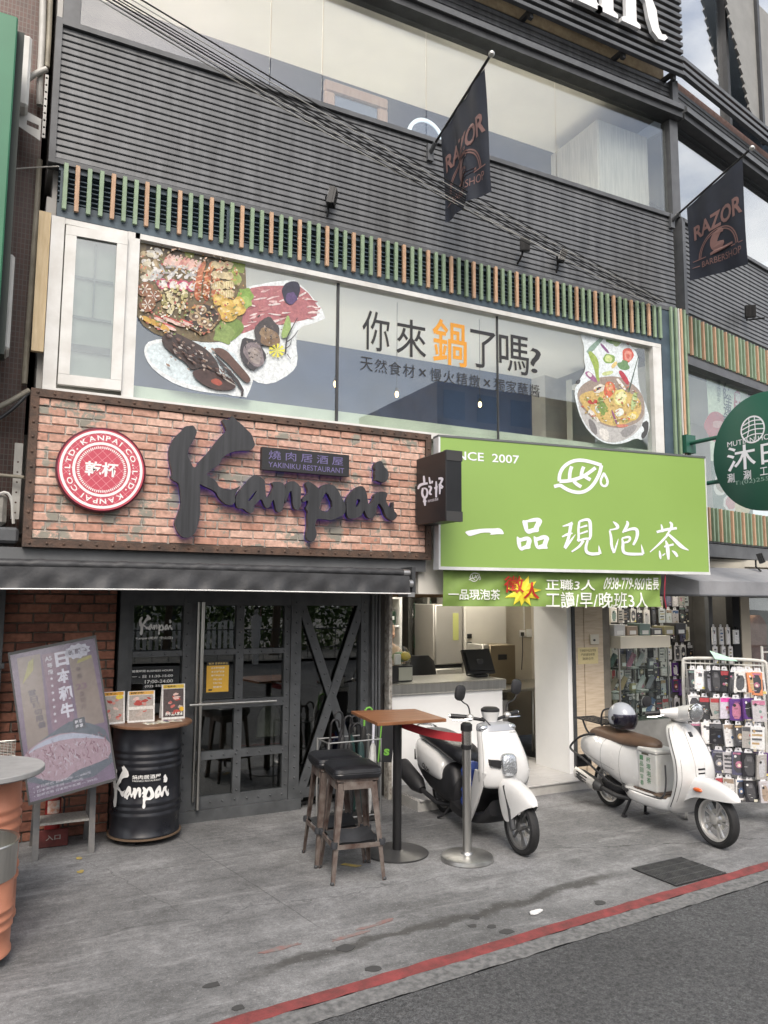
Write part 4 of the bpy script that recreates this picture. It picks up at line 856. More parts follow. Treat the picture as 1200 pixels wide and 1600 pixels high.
# door leaf
DR = sub('door', SF)
def dpart(nm, x0, x1, z0, z1, c0=-.03, c1=.03, m=M_st): b = MB(); b.fbox(FD, x0, x1, z0, z1, c0, c1); return b.build(nm, m, DR)
dpart('stile', xs[3]-.018, xs[3]+.03, .1, ztop-.002); dpart('stile', xs[4], xs[5], .1, ztop-.002); dpart('stile', xs[6], xs[7]-.007, .1, ztop-.002)
for z0, z1 in rz_ + [(.1, .205)]:
    dpart('door_rail', xs[3]+.031, xs[4]-.001, z0, z1); dpart('door_rail', xs[5]+.001, xs[6]-.001, z0, z1)
b = MB(); b.fbox(FD, xs[2]-.02, xs[8]+.02, 0, .098, -.08, .07); b.build('threshold', M_st, SF)
M_sglass = glassmat('shopfront_glass', (.62, .66, .66), 1.6, .008, .075)
zz = [.2]+[v for z in reversed(rz_) for v in z]+[ztop]
for x0, x1 in ((xs[3]+.031, xs[4]-.001), (xs[5]+.001, xs[6]-.001), (xs[1]+.002, xs[2]-.002)):
    for i in range(0, 8, 2):
        b = MB(); b.fbox(FD, x0, x1, zz[i]+.003, zz[i+1]-.003, -.012, -.004); b.build('pane', M_sglass, DR if x0 > 1.5 else SF)
b = MB(); b.fbox(FD, xs[8]+.003, xs[9]-.003, .195, ztop-.003, -.012, -.004); b.build('pane', M_sglass, SF)
# X brace
for p0, p1 in ((onY(470, 945, YD), onY(545, 1175, YD)), (onY(563, 945, YD), onY(466, 1240, YD))):
    b = MB(); p0 = Vector((p0.x, YD-.035, p0.z)); p1 = Vector((p1.x, YD-.035, p1.z))
    if p1.x > p0.x: p0.y += .012; p1.y += .012
    else: p1 = p0+(p1-p0)*1.02
    if p1.x > p0.x: p1 = p0+(p1-p0)*1.35
    b.bar(p0, p1, .022, .085, (0, 0, 1)); b.build('brace', M_st, SF)
    d_ = (p1-p0); pts = [p0+d_*((i+.5)/16)+Vector((0, -.0115 if d_.x < 0 else -.011, 0)) for i in range(16)]
    stuff(rivets(MB(), pts, (0, -1, 0), .010).build('brace_rivets', M_st, SF, True))
rv = []
for xa, c_ in (((xs[3]+xs[2])/2-.01, .05), ((xs[7]+xs[8])/2, .05), ((xs[9]+xs[10])/2, .05), (xs[1]-.05, .02)):
    rv += [FD(xa, .2+i*.098, c_) for i in range(22)]
for xa in ((xs[4]+xs[5])/2, (xs[6]+xs[7])/2): rv += [FD(xa, .24+i*.12, .03) for i in range(18)]
for z0, z1 in rz_+[(.12, .19)]:
    for i in range(13):
        xa = xs[1]+.05+(xs[6]-xs[1]-.05)*i/12.
        if not xs[2]-.02 < xa < xs[3]+.03: rv.append(FD(xa, (z0+z1)/2, .03 if xa > xs[3] else .04))
rv += [FD(xs[1]+.05+i*.125, (ztop+zt)/2-.01, .045) for i in range(20)]
stuff(rivets(MB(), rv, (0, -1, 0), .010).build('rivets', M_st, SF, True))
# pulls: two long tubes and a cross tube
M_ss = mat('brushed_steel', (.55, .54, .51), .32, metal=1, var=.1, vs=10, coord='World', stretch=(3, 3, .3))
for px0, px1, c_, r_ in ((318, 307, .11, .017), (311, 300.5, .06, .012)):
    p = onY(px0, 945, YD); zlo = .12 if r_ > .015 else .18
    b = MB(); xx = X(px0, YD-c_, 945); b.cyl(FD(xx, zlo, c_), FD(xx, ztop+.03, c_), r_, n=14)
    for zh in (.4, 1.3, 2.2): b.cyl(FD(xx, zh, .02), FD(xx, zh, c_), .008, n=8)
    b.build('pull_handle', M_ss, DR, True)
p0, p1 = onY(296, 1102, YD-.13), onY(432, 1095, YD-.13); b = MB(); b.cyl(p0, p1, .013, n=12); b.cyl(p1+Vector((-.04, 0, 0)), p1+Vector((-.04, .1, 0)), .008); b.build('push_bar', M_ss, DR, True)
# window lettering on the side light
M_vin = mat('vinyl_white', (.78, .78, .76), .5)
WL = thing('window_lettering', 'white script logo and opening hours on the glass beside the door', 'lettering', FD(xs[1]+.2, 1.3, .0))
FV = Fr((0, YD+.002, 0))
lx0, lx1 = FV.px(217, 970)[0], FV.px(270, 970)[0]; lz = FV.px(243, 992)[1]
allp = [p for o_, h_ in LOGO for p in o_]; mnx, mxx, mnz, mxz = min(p[0] for p in allp), max(p[0] for p in allp), min(p[1] for p in allp), max(p[1] for p in allp)
def logo_at(F, a0, z0, wd, ht, c, mm, parent, nm='lettering', warp=None):
    b = MB()
    for i, (o_, h_) in enumerate(LOGO):
        g = lambda p: (a0+(p[0]-mnx)/(mxx-mnx)*wd, z0+(p[1]-mnz)/(mxz-mnz)*ht)
        b.poly(F, [g(p) for p in o_], c+.0001*i, None, [[g(p) for p in h] for h in h_])
    return b.build(nm, mm, parent)
logo_at(FV, lx0, lz, lx1-lx0, FV.px(240, 960)[1]-lz, .008, M_vin, WL)
def vtext(s, x0, y0, x1, y1, bold=.012, F=FV, parent=None, mm=M_vin, c=.008):
    a, d = F.px(x0, y1), F.px(x1, y0); b = MB(); text(b, F, s, a[0], a[1], d[0], d[1], c=c, bold=bold); return b.build('lettering', mm, parent or WL)
vtext('Kanpai (乾杯 中山店)', 212, 994, 270, 1000)
vtext('營業時間 BUSINESS HOURS', 206, 1045, 270, 1051); vtext('一 - 日 11:30-15:00', 206, 1053, 270, 1060); vtext('17:00-24:00', 226, 1061, 270, 1068); vtext('(02) 2555', 226, 1069, 258, 1075)
# notice poster on the door glass
NP = thing('door_notice', 'yellow printed notice taped inside the door glass', 'poster', FD(X(335), Z(1083), .01))
a, d = FD.px(322, 1082), FD.px(358, 1033); FN = Fr((0, YD-.0, 0)); b = MB()
W_, H_ = d[0]-a[0], d[1]-a[1]; pg = lambda x, y: (a[0]+x*W_, a[1]+y*H_)
b.poly(FN, [pg(0, 0), pg(1, 0), pg(1, 1), pg(0, 1)], .0, c=(.8, .47, .06)); b.poly(FN, [pg(.0, .87), pg(1, .87), pg(1, 1), pg(0, 1)], .001, c=(.03, .03, .03))
text(b, FN, '乾杯 夏季新菜色', *pg(.08, .9), *pg(.95, .97), c=.002, ink=(.8, .6, .2))
for i, s in enumerate(('日本和牛推薦', '本日精選鮮魚', '嚴選厚切牛舌', '超值雙人套餐', '生啤酒半價', '營業中')):
    text(b, FN, s, *pg(.2 if i < 3 else .3, .76-i*.125), *pg(.8 if i < 3 else .7, .82-i*.125), c=.002, bold=.02, ink=(.85, .8, .7))
b.poly(FN, [pg(.1, .05), pg(.25, .05), pg(.27, .1), pg(.1, .1)], .002, c=(.04, .03, .02)); b.build('sheet', printmat('paper_print', .5, .05), NP, ink=True)
# dark interior behind the glass
RI = thing('restaurant_interior', 'dim dining room behind the riveted glass front', 'room', (2.3, 9, 0))
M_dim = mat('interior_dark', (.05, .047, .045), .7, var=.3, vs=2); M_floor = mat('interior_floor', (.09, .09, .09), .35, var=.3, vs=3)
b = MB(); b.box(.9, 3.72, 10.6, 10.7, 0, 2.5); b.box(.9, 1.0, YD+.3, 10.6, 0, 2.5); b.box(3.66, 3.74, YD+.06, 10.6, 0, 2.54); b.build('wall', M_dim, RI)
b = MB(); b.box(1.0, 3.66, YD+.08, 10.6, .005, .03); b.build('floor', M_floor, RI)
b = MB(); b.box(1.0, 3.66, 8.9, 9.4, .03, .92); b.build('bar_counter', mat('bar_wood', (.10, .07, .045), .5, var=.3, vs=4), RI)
def stool_mb(fr, seat, h=.75, wob=0):
    P = {}
    return P
def shelf(): pass
BG = thing('hanging_bag', 'pale cloth bag hanging behind the door glass', 'bag', (X(418), 7.5, .85))
bgx, bgz = onY(418, 1125, 7.45).x, onY(418, 1125, 7.45).z
b = MB(); rings = []
for i, (z, w_, dd) in enumerate(((-.17, .12, .02), (-.15, .125, .05), (0, .12, .055), (.1, .09, .045), (.16, .03, .02), (.2, .012, .012))): rings.append(ring_sec((bgx+.006*i, 7.45, bgz+z), (1, 0, 0), (0, 1, 0), w_, dd, dd, 16))
b.loft(rings); b.tube([(bgx+.03, 7.45, bgz+.19), (bgx+.03, 7.45, bgz+.26)], .006); b.build('sack', mat('canvas_beige', (.42, .38, .3), .9, var=.15, vs=10, bump=.4), BG, True)
# ------------------------------------------------------------------ tea shop
M_wp = mat('white_panel', (.83, .83, .82), .5, var=.04, vs=2, coord='World'); M_beige = mat('shop_wall_beige', (.60, .55, .46), .7, var=.06, vs=2, coord='World')
M_tile = mat('floor_tile_grey', (.40, .39, .38), .4, col2=(.50, .49, .48), vs=5, coord='World', stretch=(1, 3, 1))
SX0, SX1 = 3.76, 5.84
SLB = struct(MB().box(SX0-.02, 6.0, 6.58, 10.6, 0, .098).build('shop_step', mat('step_concrete', (.34, .33, .31), .7, col2=(.44, .43, .41), vs=6, coord='World')))
k_ = 0
for ix in range(4):
    for iy in range(5):
        x0 = SX0+ix*.56; y0 = 6.565+iy*.6; x1 = min(x0+.556, 5.99); y1 = y0+.596
        t_ = MB(); t_.bbox(x0, x1, y0, y1, .09, .106, .003); t_ = t_.build('tile', mat('floor_tile_grey')); adopt(t_, SLB)
TR = thing('tea_shop_room', 'beige and white tea shop interior open to the street', 'room', (4.8, 8, .1))
b = MB(); b.box(SX0-.02, 7.6, 10.2, 10.3, .1, 2.6); b.build('back_wall', M_beige, TR)
b = MB(); b.box(7.0, 7.08, 7.5, 10.2, .1, 2.6); b.build('right_wall', M_beige, TR)
b = MB(); b.box(3.743, 3.756, 7.3, 10.2, .1, 2.6); b.build('left_wall', M_beige, TR)
b = MB(); b.box(SX0, 7.5, 6.7, 10.2, 2.46, 2.54); b.build('ceiling', mat('shop_ceiling', (.75, .74, .7), .7), TR)
b = MB(); b.box(5.80, 5.86, 6.83, 7.42, .107, 2.46); b.build('side_panel', M_wp, TR)
b = MB(); b.box(5.862, 5.90, 6.81, 6.84, .0, 2.46); b.build('dark_edge', M_dark, TR)
b = MB(); b.box(3.70, 5.9, 6.5, 6.62, 2.05, 2.74); b.build('fascia', mat('fascia_cream', (.70, .68, .62), .6, var=.05, vs=2), TR)
b = MB(); b.box(3.8, 5.85, 7.3, 7.42, 2.02, 2.12); b.build('wood_beam', mat('beam_brown', (.2, .12, .06), .6), TR)
b = MB(); b.box(3.70, 3.735, 7.10, 7.2, .0, 2.45); b.build('flaking_upright', mat('flaking_paint', (.5, .48, .44), .8, col2=(.16, .14, .12), vs=22, coord='World'), TR)
# counter
cz = onY(690, 1066, 7.15).z; cz2 = onY(690, 1083, 7.15).z; cx1 = onY(785, 1100, 7.19).x
CT = thing('counter', 'white service counter with a brushed steel top', 'counter', (4.3, 7.4, .1))
b = MB(); b.box(SX0, cx1, 7.19, 7.85, .107, cz2); b.build('front_panel', M_wp, CT)
b = MB(); b.bbox(SX0-.03, cx1+.03, 7.15, 7.9, cz2+.002, cz, .008); b.build('worktop', M_ss, CT)
b = MB(); b.box(SX0, cx1-.01, 7.17, 7.189, .107, .19); b.build('plinth', M_wp, CT)
def bx(name, parent, x0, x1, y0, y1, z0, z1, m, bev=.01): b = MB(); b.bbox(x0, x1, y0, y1, z0, z1, bev); return b.build(name, m, parent, True)
# POS terminal
ps = onY(742, 1060, 7.55); PO = thing('till_terminal', 'black point-of-sale screen seen from behind on the counter', 'terminal', (ps.x, 7.5, cz))
M_blk = mat('black_plastic', (.012, .012, .013), .4)
b = MB(); Ft = Fr((ps.x-.19, 7.44, cz+.04), (1, 0, 0), (0, .42, .9)); b.fbox(Ft, .02, .40, 0, .29, -.03, 0); b.fbox(Ft, .05, .37, .03, .26, .0, .025); b.build('screen', M_blk, PO)
bx('foot', PO, ps.x-.08, ps.x+.1, 7.42, 7.62, cz+.001, cz+.03, M_blk); bx('neck', PO, ps.x-.02, ps.x+.06, 7.46, 7.53, cz+.03, cz+.2, mat('dark_plastic', (.03, .03, .032), .5))
# card box and plastic bag on the counter
cb = onY(629, 1050, 7.4); CBX = thing('card_box', 'black and grey printed box on the counter end', 'box', (cb.x, 7.4, cz))
bx('carton', CBX, cb.x-.14, cb.x+.10, 7.36, 7.6, cz+.001, cz+.17, M_blk, .004)
bx('front_label', CBX, cb.x-.07, cb.x+.095, 7.352, 7.359, cz+.012, cz+.15, mat('label_grey', (.34, .35, .29), .5), .001)
BGP = thing('plastic_bag', 'clear plastic bag of green and yellow packets on the card box', 'bag', (cb.x, 7.45, cz+.17))
b = MB(); b.loft([ring_sec((cb.x-.02, 7.46, cz+.172+z), (1, 0, 0), (0, 1, 0), w_, .1, .1, 14) for z, w_ in ((0, .11), (.02, .13), (.1, .135), (.16, .1), (.2, .05))]); b.build('film', glassmat('plastic_film', (.9, .92, .9), 1.4, .15, .05), BGP, True)
b = MB(); b.ell((cb.x+.05, 7.43, cz+.26), .06, .05, .05); b.build('packet', mat('packet_yellow', (.7, .55, .08), .5), BGP, True)
b = MB(); b.ell((cb.x, 7.47, cz+.25), .09, .05, .06); b.build('packet', mat('packet_green', (.1, .22, .07), .5), BGP, True)
bx('packet', BGP, cb.x-.1, cb.x-.02, 7.39, 7.43, cz+.176, cz+.29, M_wp)
# fridges, cabinet, machine along the back
def at(px, py, Y): return onY(px, py, Y)
FG = thing('fridge', 'tall silver two-door fridge behind the counter', 'fridge', (at(700, 1000, 8.9).x, 8.9, .1))
fx0, fx1 = at(679, 1000, 8.9).x, at(722, 1000, 8.9).x; fz = at(700, 944, 8.9).z; fm = at(700, 1040, 8.9).z
M_slv = mat('fridge_silver', (.47, .45, .41), .35, metal=.3, var=.05, vs=2)
bx('cabinet', FG, fx0, fx1, 8.93, 9.6, .107, fz, M_slv); bx('upper_door', FG, fx0, fx1, 8.88, 8.928, fm+.015, fz-.005, M_slv, .015); bx('lower_door', FG, fx0, fx1, 8.88, 8.928, .15, fm-.03, M_slv, .02); bx('handle_gap', FG, fx0+.01, fx1-.005, 8.90, 8.93, fm-.03, fm+.014, M_blk, .003); bx('energy_label', FG, fx1-.16, fx1-.07, 8.874, 8.879, fz-.48, fz-.12, mat('label_lime', (.5, .52, .18), .6), .001)
WC = thing('tall_cabinet', 'plain white tall cupboard panel beside the fridge', 'cabinet', (at(755, 1000, 8.9).x, 8.9, .1))
wx1 = at(789, 1000, 8.9).x; bx('panel', WC, fx1+.02, wx1, 8.86, 9.6, .107, 2.44, M_beige if False else mat('cupboard_cream', (.66, .63, .56), .55, var=.04, vs=2))
for zc in (at(727, 994, 8.85).z, at(727, 1007, 8.85).z): bx('thermostat', WC, fx1+.05, fx1+.12, 8.84, 8.858, zc-.03, zc+.03, M_blk, .004)
MC = thing('ice_machine', 'brown metal ice machine on the back bench', 'machine', (at(785, 1040, 8.4).x, 8.4, .9))
mx0, mx1 = at(756, 1040, 8.4).x, at(806, 1040, 8.4).x; mz1 = at(780, 1008, 8.4).z; mz0 = at(780, 1064, 8.4).z
bx('body', MC, mx0+.1, mx1, 8.4, 8.8, mz0-.1, mz1, mat('machine_brown', (.25, .2, .13), .4, metal=.4)); bx('side_panel', MC, mx0, mx0+.098, 8.42, 8.8, mz0-.1, mz1+.01, M_slv); bx('vent', MC, mx0+.22, mx0+.36, 8.39, 8.398, mz1-.19, mz1-.12, M_blk, .004); bx('side_vent', MC, mx0+.02, mx0+.08, 8.41, 8.419, mz1-.3, mz1-.04, M_blk, .004)
BN = thing('steel_bench', 'steel work bench against the right wall of the tea shop', 'bench', (5.5, 8.3, .1))
bz_ = at(810, 1075, 8.0).z
bx('bench_top', BN, cx1+.1, 6.95, 7.95, 8.85, bz_-.04, bz_, M_ss)
for x_, y_ in ((cx1+.13, 7.98), (6.2, 7.98), (6.9, 7.98), (cx1+.13, 8.8)): bx('leg', BN, x_, x_+.04, y_, y_+.04, .107, bz_-.041, M_ss)
bx('under_cabinet', BN, cx1+.35, cx1+.75, 8.1, 8.6, .2, bz_-.15, mat('grey_box', (.4, .4, .4), .6))
SHF = thing('wall_shelf', 'white wall shelves with dark green tea tins at the left', 'shelf', (at(615, 1000, 9.4).x, 9.5, 1.4))
sx0, sx1 = at(606, 1000, 9.3).x-.25, at(623, 1000, 9.3).x
bx('carcass', SHF, sx0, sx1+.03, 9.5, 9.7, 1.1, 2.4, mat('shelf_dark', (.06, .055, .05), .7)); bx('side', SHF, sx1-.02, sx1+.03, 9.25, 9.499, 1.0, 2.4, M_wp)
for z_ in (1.15, 1.62, 2.0): bx('shelf_board', SHF, sx0, sx1-.021, 9.25, 9.499, z_, z_+.03, M_wp, .003)
for i in range(4): 
    TN = thing('tea_tin', ('dark green tea tin nearest the right end of the white wall shelf', 'second dark green tea tin from the right on the white wall shelf', 'third dark green tea tin from the right on the white wall shelf', 'leftmost dark green tea tin on the white wall shelf')[i], 'tin', (sx1-.1-i*.12, 9.4, 1.65), 'tea tins on the wall shelf')
    bx('can', TN, sx1-.125-i*.12, sx1-.02-i*.12-.01, 9.32, 9.42, 1.651, 1.84, mat('tin_green', (.02, .05, .03), .4), .012); bx('tin_label', TN, sx1-.09-i*.12, sx1-.06-i*.12, 9.315, 9.319, 1.72, 1.77, M_wp, .001)
GC = thing('glass_cooler', 'dark glass-door drinks cooler at the back of the tea shop', 'fridge', (at(655, 1000, 9.5).x, 9.5, .1))
gx0, gx1 = at(641, 1000, 9.4).x, at(673, 1000, 9.4).x
bx('body', GC, gx0, gx1, 9.45, 10.0, .107, 2.3, mat('cooler_dark', (.05, .05, .045), .5)); bx('door_glass', GC, gx0+.05, gx1-.04, 9.43, 9.448, .3, 2.22, glassmat('cooler_glass', (.4, .42, .4), 1.6, .02, .08)); bx('door_edge', GC, gx1-.035, gx1, 9.42, 9.449, .15, 2.3, M_slv); 
for j in range(3):
    for i in range(4):
        bx_ = gx0+.09+i*.09; B = MB(); B.lathe([(.03, 0), (.032, .01), (.032, .16), (.012, .22), (.012, .26)], (bx_, 9.46, .9+j*.42), 10); B.build('bottle', mat('bottle_dark_green', (.02, .06, .03), .3), GC, True) if i < 4 else None
CHR = thing('office_chair', 'black chair back behind the counter', 'chair', (at(660, 1055, 8.3).x, 8.3, .1))
cxx = at(660, 1055, 8.2).x; b = MB(); b.loft([ring_sec((cxx, 8.2+.05*z, z), (1, 0, 0), (0, 1, 0), w_, .05, .05, 14) for z, w_ in ((.62, .2), (.8, .24), (1.05, .24), (1.25, .2), (1.32, .12))]); b.build('backrest', M_blk, CHR, True)
bx('seat', CHR, cxx-.22, cxx+.22, 8.25, 8.7, .5, .58, M_blk, .03)
b = MB(); b.cyl((cxx, 8.45, .107), (cxx, 8.45, .5), .03); b.build('column', M_blk, CHR, True)
SK = thing('wall_socket', 'pair of white wall sockets with a black plug on the right wall', 'socket', (at(820, 990, 8.9).x, 8.9, 1.6))
skx, skz = at(818, 990, 9.0).x, at(818, 990, 9.0).z
BW = MB(); BW.box(wx1+.02, 7.0, 9.02, 9.1, .107, 2.455); BW.build('inner_wall', M_beige, TR)
bx('socket_plate', SK, skx-.06, skx+.04, 9.0, 9.019, skz-.05, skz+.05, M_wp, .004); bx('socket_plate', SK, skx+.06, skx+.2, 9.0, 9.019, skz-.05, skz+.06, M_wp, .004); b = MB(); b.box(skx-.05, skx-.02, 8.96, 8.999, skz-.03, skz+.02); b.tube([(skx-.035, 8.98, skz-.03), (skx-.035, 8.98, skz-.25), (skx-.08, 8.95, skz-.5)], .006); b.build('plug', M_blk, SK)
b = MB(); b.box(skx+.02, skx+.025, 9.0, 9.018, skz+.06, 2.4); b.build('conduit', M_wp, SK)
# worker half hidden behind the left edge
hp = at(609, 985, 8.6)
PE = thing('person', 'person with short black hair in a tan top, mostly hidden behind the counter edge', 'person', (hp.x-.05, 8.6, .1))
px_, pz_ = hp.x-.02, hp.z
b = MB()
b.loft([ring_sec((px_, 8.6, z), (1, 0, 0), (0, 1, 0), w_, d_, d_, 20, 2.2) for z, w_, d_ in ((.107, .13, .11), (.5, .15, .12), (.85, .17, .13), (1.0, .155, .12), (pz_-.45, .19, .13), (pz_-.28, .21, .11), (pz_-.2, .14, .085), (pz_-.16, .06, .06), (pz_-.1, .055, .06), (pz_-.06, .065, .085), (pz_, .078, .1), (pz_+.06, .07, .092), (pz_+.1, .035, .05))])
b.build('body', mat('tan_shirt', (.38, .27, .2), .8, var=.1, vs=6), PE, True)
b = MB(); b.ell((px_, 8.612, pz_+.025), .086, .108, .1); b.build('hair', mat('hair_black', (.01, .009, .008), .6, bump=.5, bs=90), PE, True)
b = MB(); b.ell((px_, 8.545, pz_-.045), .06, .05, .07); b.ell((px_, 8.49, pz_-.05), .012, .015, .016, 8, 6); b.build('face', mat('skin', (.5, .3, .21), .6), PE, True)
for s_ in (-1, 1):
    b = MB(); b.tube(chaik3([(px_+s_*.19, 8.6, pz_-.27), (px_+s_*.24, 8.56, pz_-.5), (px_+s_*.2, 8.4, pz_-.62), (px_+s_*.1, 8.3, pz_-.6)]), [.055-.0018*i for i in range(14)][:len(chaik3([(0,0,0)]*4))] if False else .045, 10); b.build('sleeve', mat('tan_shirt'), PE, True)
# marble pier with notice and doorbell
MPR = thing('plank_pier', 'pale wood-grain panelled pier between tea shop and phone shop', 'pier', (6.08, 6.85, 0))
pxa, pxb = onY(899, 1100, 6.83).x, onY(945, 1100, 6.83).x; pm = onY(915, 1100, 6.83).x
M_mar = mat('plank_travertine', (.60, .50, .38), .6, col2=(.48, .38, .27), vs=5, coord='World', stretch=(1, 1, 9))
bx('plank', MPR, pxa, pm-.004, 6.83, 6.95, 0, 2.5, M_mar, .004); bx('plank', MPR, pm+.004, pxb, 6.83, 6.95, 0, 2.5, M_mar, .004); bx('backing', MPR, pxa, pxb, 6.951, 7.1, 0, 2.5, M_dark)
bx('edge_post', MPR, pxb+.01, pxb+.14, 6.86, 7.1, 0, 2.5, mat('post_grey_brown', (.2, .18, .15), .7, var=.2, vs=5, coord='World'), .01)
FPR = Fr((0, 6.829, 0))
def pq(x, y): return FPR.px(x, y)
NTC = thing('paper_notice', 'yellowed paper notice taped to the pale pier', 'notice', FPR(*pq(918, 1024), .01))
a, d = pq(903, 1038), pq(934, 1011); b = MB(); b.poly(FPR, rect(a[0], a[1], d[0], d[1]), .002, c=(.66, .56, .3))
for i, s in enumerate(('手機配件批發零售', '門前請勿停車', '謝謝合作')): text(b, FPR, s, a[0]+.03+.02*i, d[1]-.05-i*.045, d[0]-.03-.02*i, d[1]-.02-i*.045, c=.003, ink=(.12, .1, .06))
b.build('sheet', printmat('paper_print'), NTC, ink=True)
DB = thing('door_bell', 'small white intercom button box on the pale pier', 'intercom', FPR(*pq(927, 999), 0)); a, d = pq(921, 1007), pq(934, 991); bx('plate', DB, a[0], d[0], 6.805, 6.829, a[1], d[1], mat('ivory_plastic', (.6, .56, .46), .5), .005)
c_ = pq(926, 1000); b = MB(); b.lathe([(.012, 0), (.012, .012), (.004, .014)], FPR(c_[0], c_[1], .024), 12, FPR.n); b.build('button', M_dark, DB, True)
# ------------------------------------------------------------------ phone accessory shop
PSR = thing('phone_shop_room', 'cluttered phone accessory shop recess with pegboard walls', 'room', (8, 8, 0))
M_peg = mat('pegboard_dark', (.09, .085, .08), .8, var=.2, vs=3, coord='World')
b = MB(); b.box(6.5, 8.8, 7.62, 7.7, 0, 2.5); b.box(8.7, 8.8, 7.06, 7.62, 0, 2.5); b.build('back_wall', M_peg, PSR)
b = MB(); b.box(6.42, 6.5, 7.1, 8.1, 0, 2.5); b.build('side_wall', mat('shop_wall_pale', (.4, .38, .34), .8, var=.1, vs=2), PSR)
b = MB(); b.box(6.42, 14, 6.9, 8.1, 2.45, 2.54); b.build('ceiling', mat('ceiling_beige', (.5, .47, .4), .8), PSR)
b = MB(); b.box(8.66, 8.80, 6.95, 7.05, 0, 2.5); b.build('dark_pillar', mat('black_void'), PSR)
b = MB(); b.box(6.45, 8.68, 6.95, 7.6, 0.001, .03); b.build('floor', M_tile, PSR)
b = MB(); b.box(6.4, 8.82, 6.86, 6.94, 2.12, 2.5); b.build('header', mat('header_beige', (.46, .43, .36), .7, var=.1, vs=2), PSR)
# next shop's lit window to the right
NS = thing('clothing_shop_window', 'cream framed window of a warmly lit clothes shop at the far right', 'shop window', (10.8, 7.3, 0))
b = MB(); b.box(8.82, 8.99, 6.95, 7.1, 0, 2.5); b.build('frame_post', mat('frame_cream', (.56, .5, .4), .6), NS)
b = MB(); b.box(8.99, 15, 6.96, 7.1, 2.25, 2.5); b.build('frame_head', mat('frame_cream'), NS)
b = MB(); b.box(8.99, 15, 7.0, 7.01, .3, 2.248); b.build('pane', M_glass, NS)
b = MB(); b.box(8.82, 15, 9.3, 9.4, 0, 2.5); b.box(8.82, 8.9, 7.11, 9.3, 0, 2.5); b.build('back_wall', mat('shop_wall_grey', (.3, .29, .27), .8, var=.2, vs=1), NS)
b = MB(); b.box(8.99, 15, 6.97, 7.09, 0, .298); b.build('base', mat('frame_cream'), NS)
M_bulb = mat('lamp_warm', (1, .9, .7), .5, emit=(1, .82, .5), es=4)
for i, (x_, y_) in enumerate(((9.45, 7.6), (9.6, 7.35), (9.95, 7.6))):
    SP = thing('spot_lamp', ('nearest', 'middle', 'farthest')[i]+' lit warm ceiling lamp inside the clothes shop window', 'lamp', (x_, y_, 2.2), 'lamps in the clothes shop')
    b = MB(); b.lathe([(.09, 0), (.1, .015), (.09, .03)], (x_, y_, 2.13), 18); b.build('disc', M_bulb, SP, True)
    b = MB(); b.cyl((x_, y_, 2.16), (x_, y_, 2.45), .012, n=8); b.build('stem', M_dark, SP)
MN = thing('clothes_form', 'pale pink garment on a display form in the lit shop window', 'mannequin', (9.75, 7.5, .3))
b = MB(); b.loft([ring_sec((9.75, 7.5, z), (1, 0, 0), (0, 1, 0), w_, .12, .12, 16) for z, w_ in ((.9, .22), (1.2, .19), (1.45, .23), (1.65, .25), (1.74, .18), (1.8, .07))]); b.build('garment', mat('cloth_pink', (.5, .3, .28), .9, var=.15, vs=8), MN, True)
b = MB(); b.cyl((9.75, 7.5, .3), (9.75, 7.5, .92), .02); b.cyl((9.75, 7.5, .03), (9.75, 7.5, .3), .02); b.lathe([(.16, 0), (.16, .02)], (9.75, 7.5, .01), 20); b.build('stand', M_dark, MN, True)
# grey canopy
CN = thing('canopy', 'grey fabric shop canopy over the phone shop', 'canopy', (8.5, 6.2, 2.1))
cpx = [onY(1035, 935, 6.75), onY(1092, 936, 6.0), onY(1092, 905, 6.0)]
xl = 6.55; 
M_can = mat('canopy_grey', (.27, .275, .29), .75, var=.08, vs=6, coord='World', bump=.15, bs=60)
yb_, yf_ = 6.8, 6.05; zt_, zm_, zl_ = 2.42, 2.22, 2.06
xa = onY(1092, 905, yf_).x
b = MB(); b.add([(xl+.05, yb_, zt_), (14, yb_, zt_), (14, yf_, zm_), (xa, yf_, zm_), (14, yf_, zl_), (xa, yf_, zl_), (xl, yb_, zl_)], [(0, 3, 2, 1), (3, 5, 4, 2), (0, 6, 5, 3)]); 
b.add([(xl+.06, yb_, zt_-.01), (14, yb_, zt_-.01), (14, yf_+.01, zm_-.01), (xa+.01, yf_+.01, zm_-.01), (14, yf_+.01, zl_), (xa+.01, yf_+.01, zl_), (xl+.01, yb_, zl_)], [(1, 2, 3, 0), (2, 4, 5, 3), (3, 5, 6, 0)]); b.build('fabric', M_can, CN)
b = MB(); b.tube([(xl, yb_, zl_), (xa, yf_, zl_), (14, yf_, zl_)], .012, 8); b.build('frame_tube', M_trim, CN, True)
# printed pack: card or pouch with a picture; each is a thing of its own
PAL = [(.72, .72, .72), (.78, .76, .74), (.06, .06, .065), (.5, .48, .5), (.62, .58, .66), (.1, .1, .16), (.03, .03, .035), (.7, .68, .6), (.75, .3, .15), (.12, .05, .22), (.55, .6, .62), (.4, .38, .36)]
PALW = [0, 0, 1, 1, 1, 2, 2, 2, 3, 3, 3, 5, 5, 6, 6, 6, 7, 10, 11, 11, 11, 9]
ACC = [(.42, .07, .08), (.1, .15, .28), (.5, .36, .2), (.5, .2, .3), (.05, .05, .055), (.4, .36, .2), (.2, .28, .26), (.36, .28, .22), (.66, .66, .66), (.25, .25, .28), (.12, .12, .13), (.5, .5, .52)]
M_pk = printmat('pack_print', .25, .15, 70, .5)
ORD = ['first', 'second', 'third', 'fourth', 'fifth', 'sixth', 'seventh', 'eighth', 'ninth', 'tenth', 'eleventh', 'twelfth', 'thirteenth', 'fourteenth', 'fifteenth', 'sixteenth', 'seventeenth', 'eighteenth']
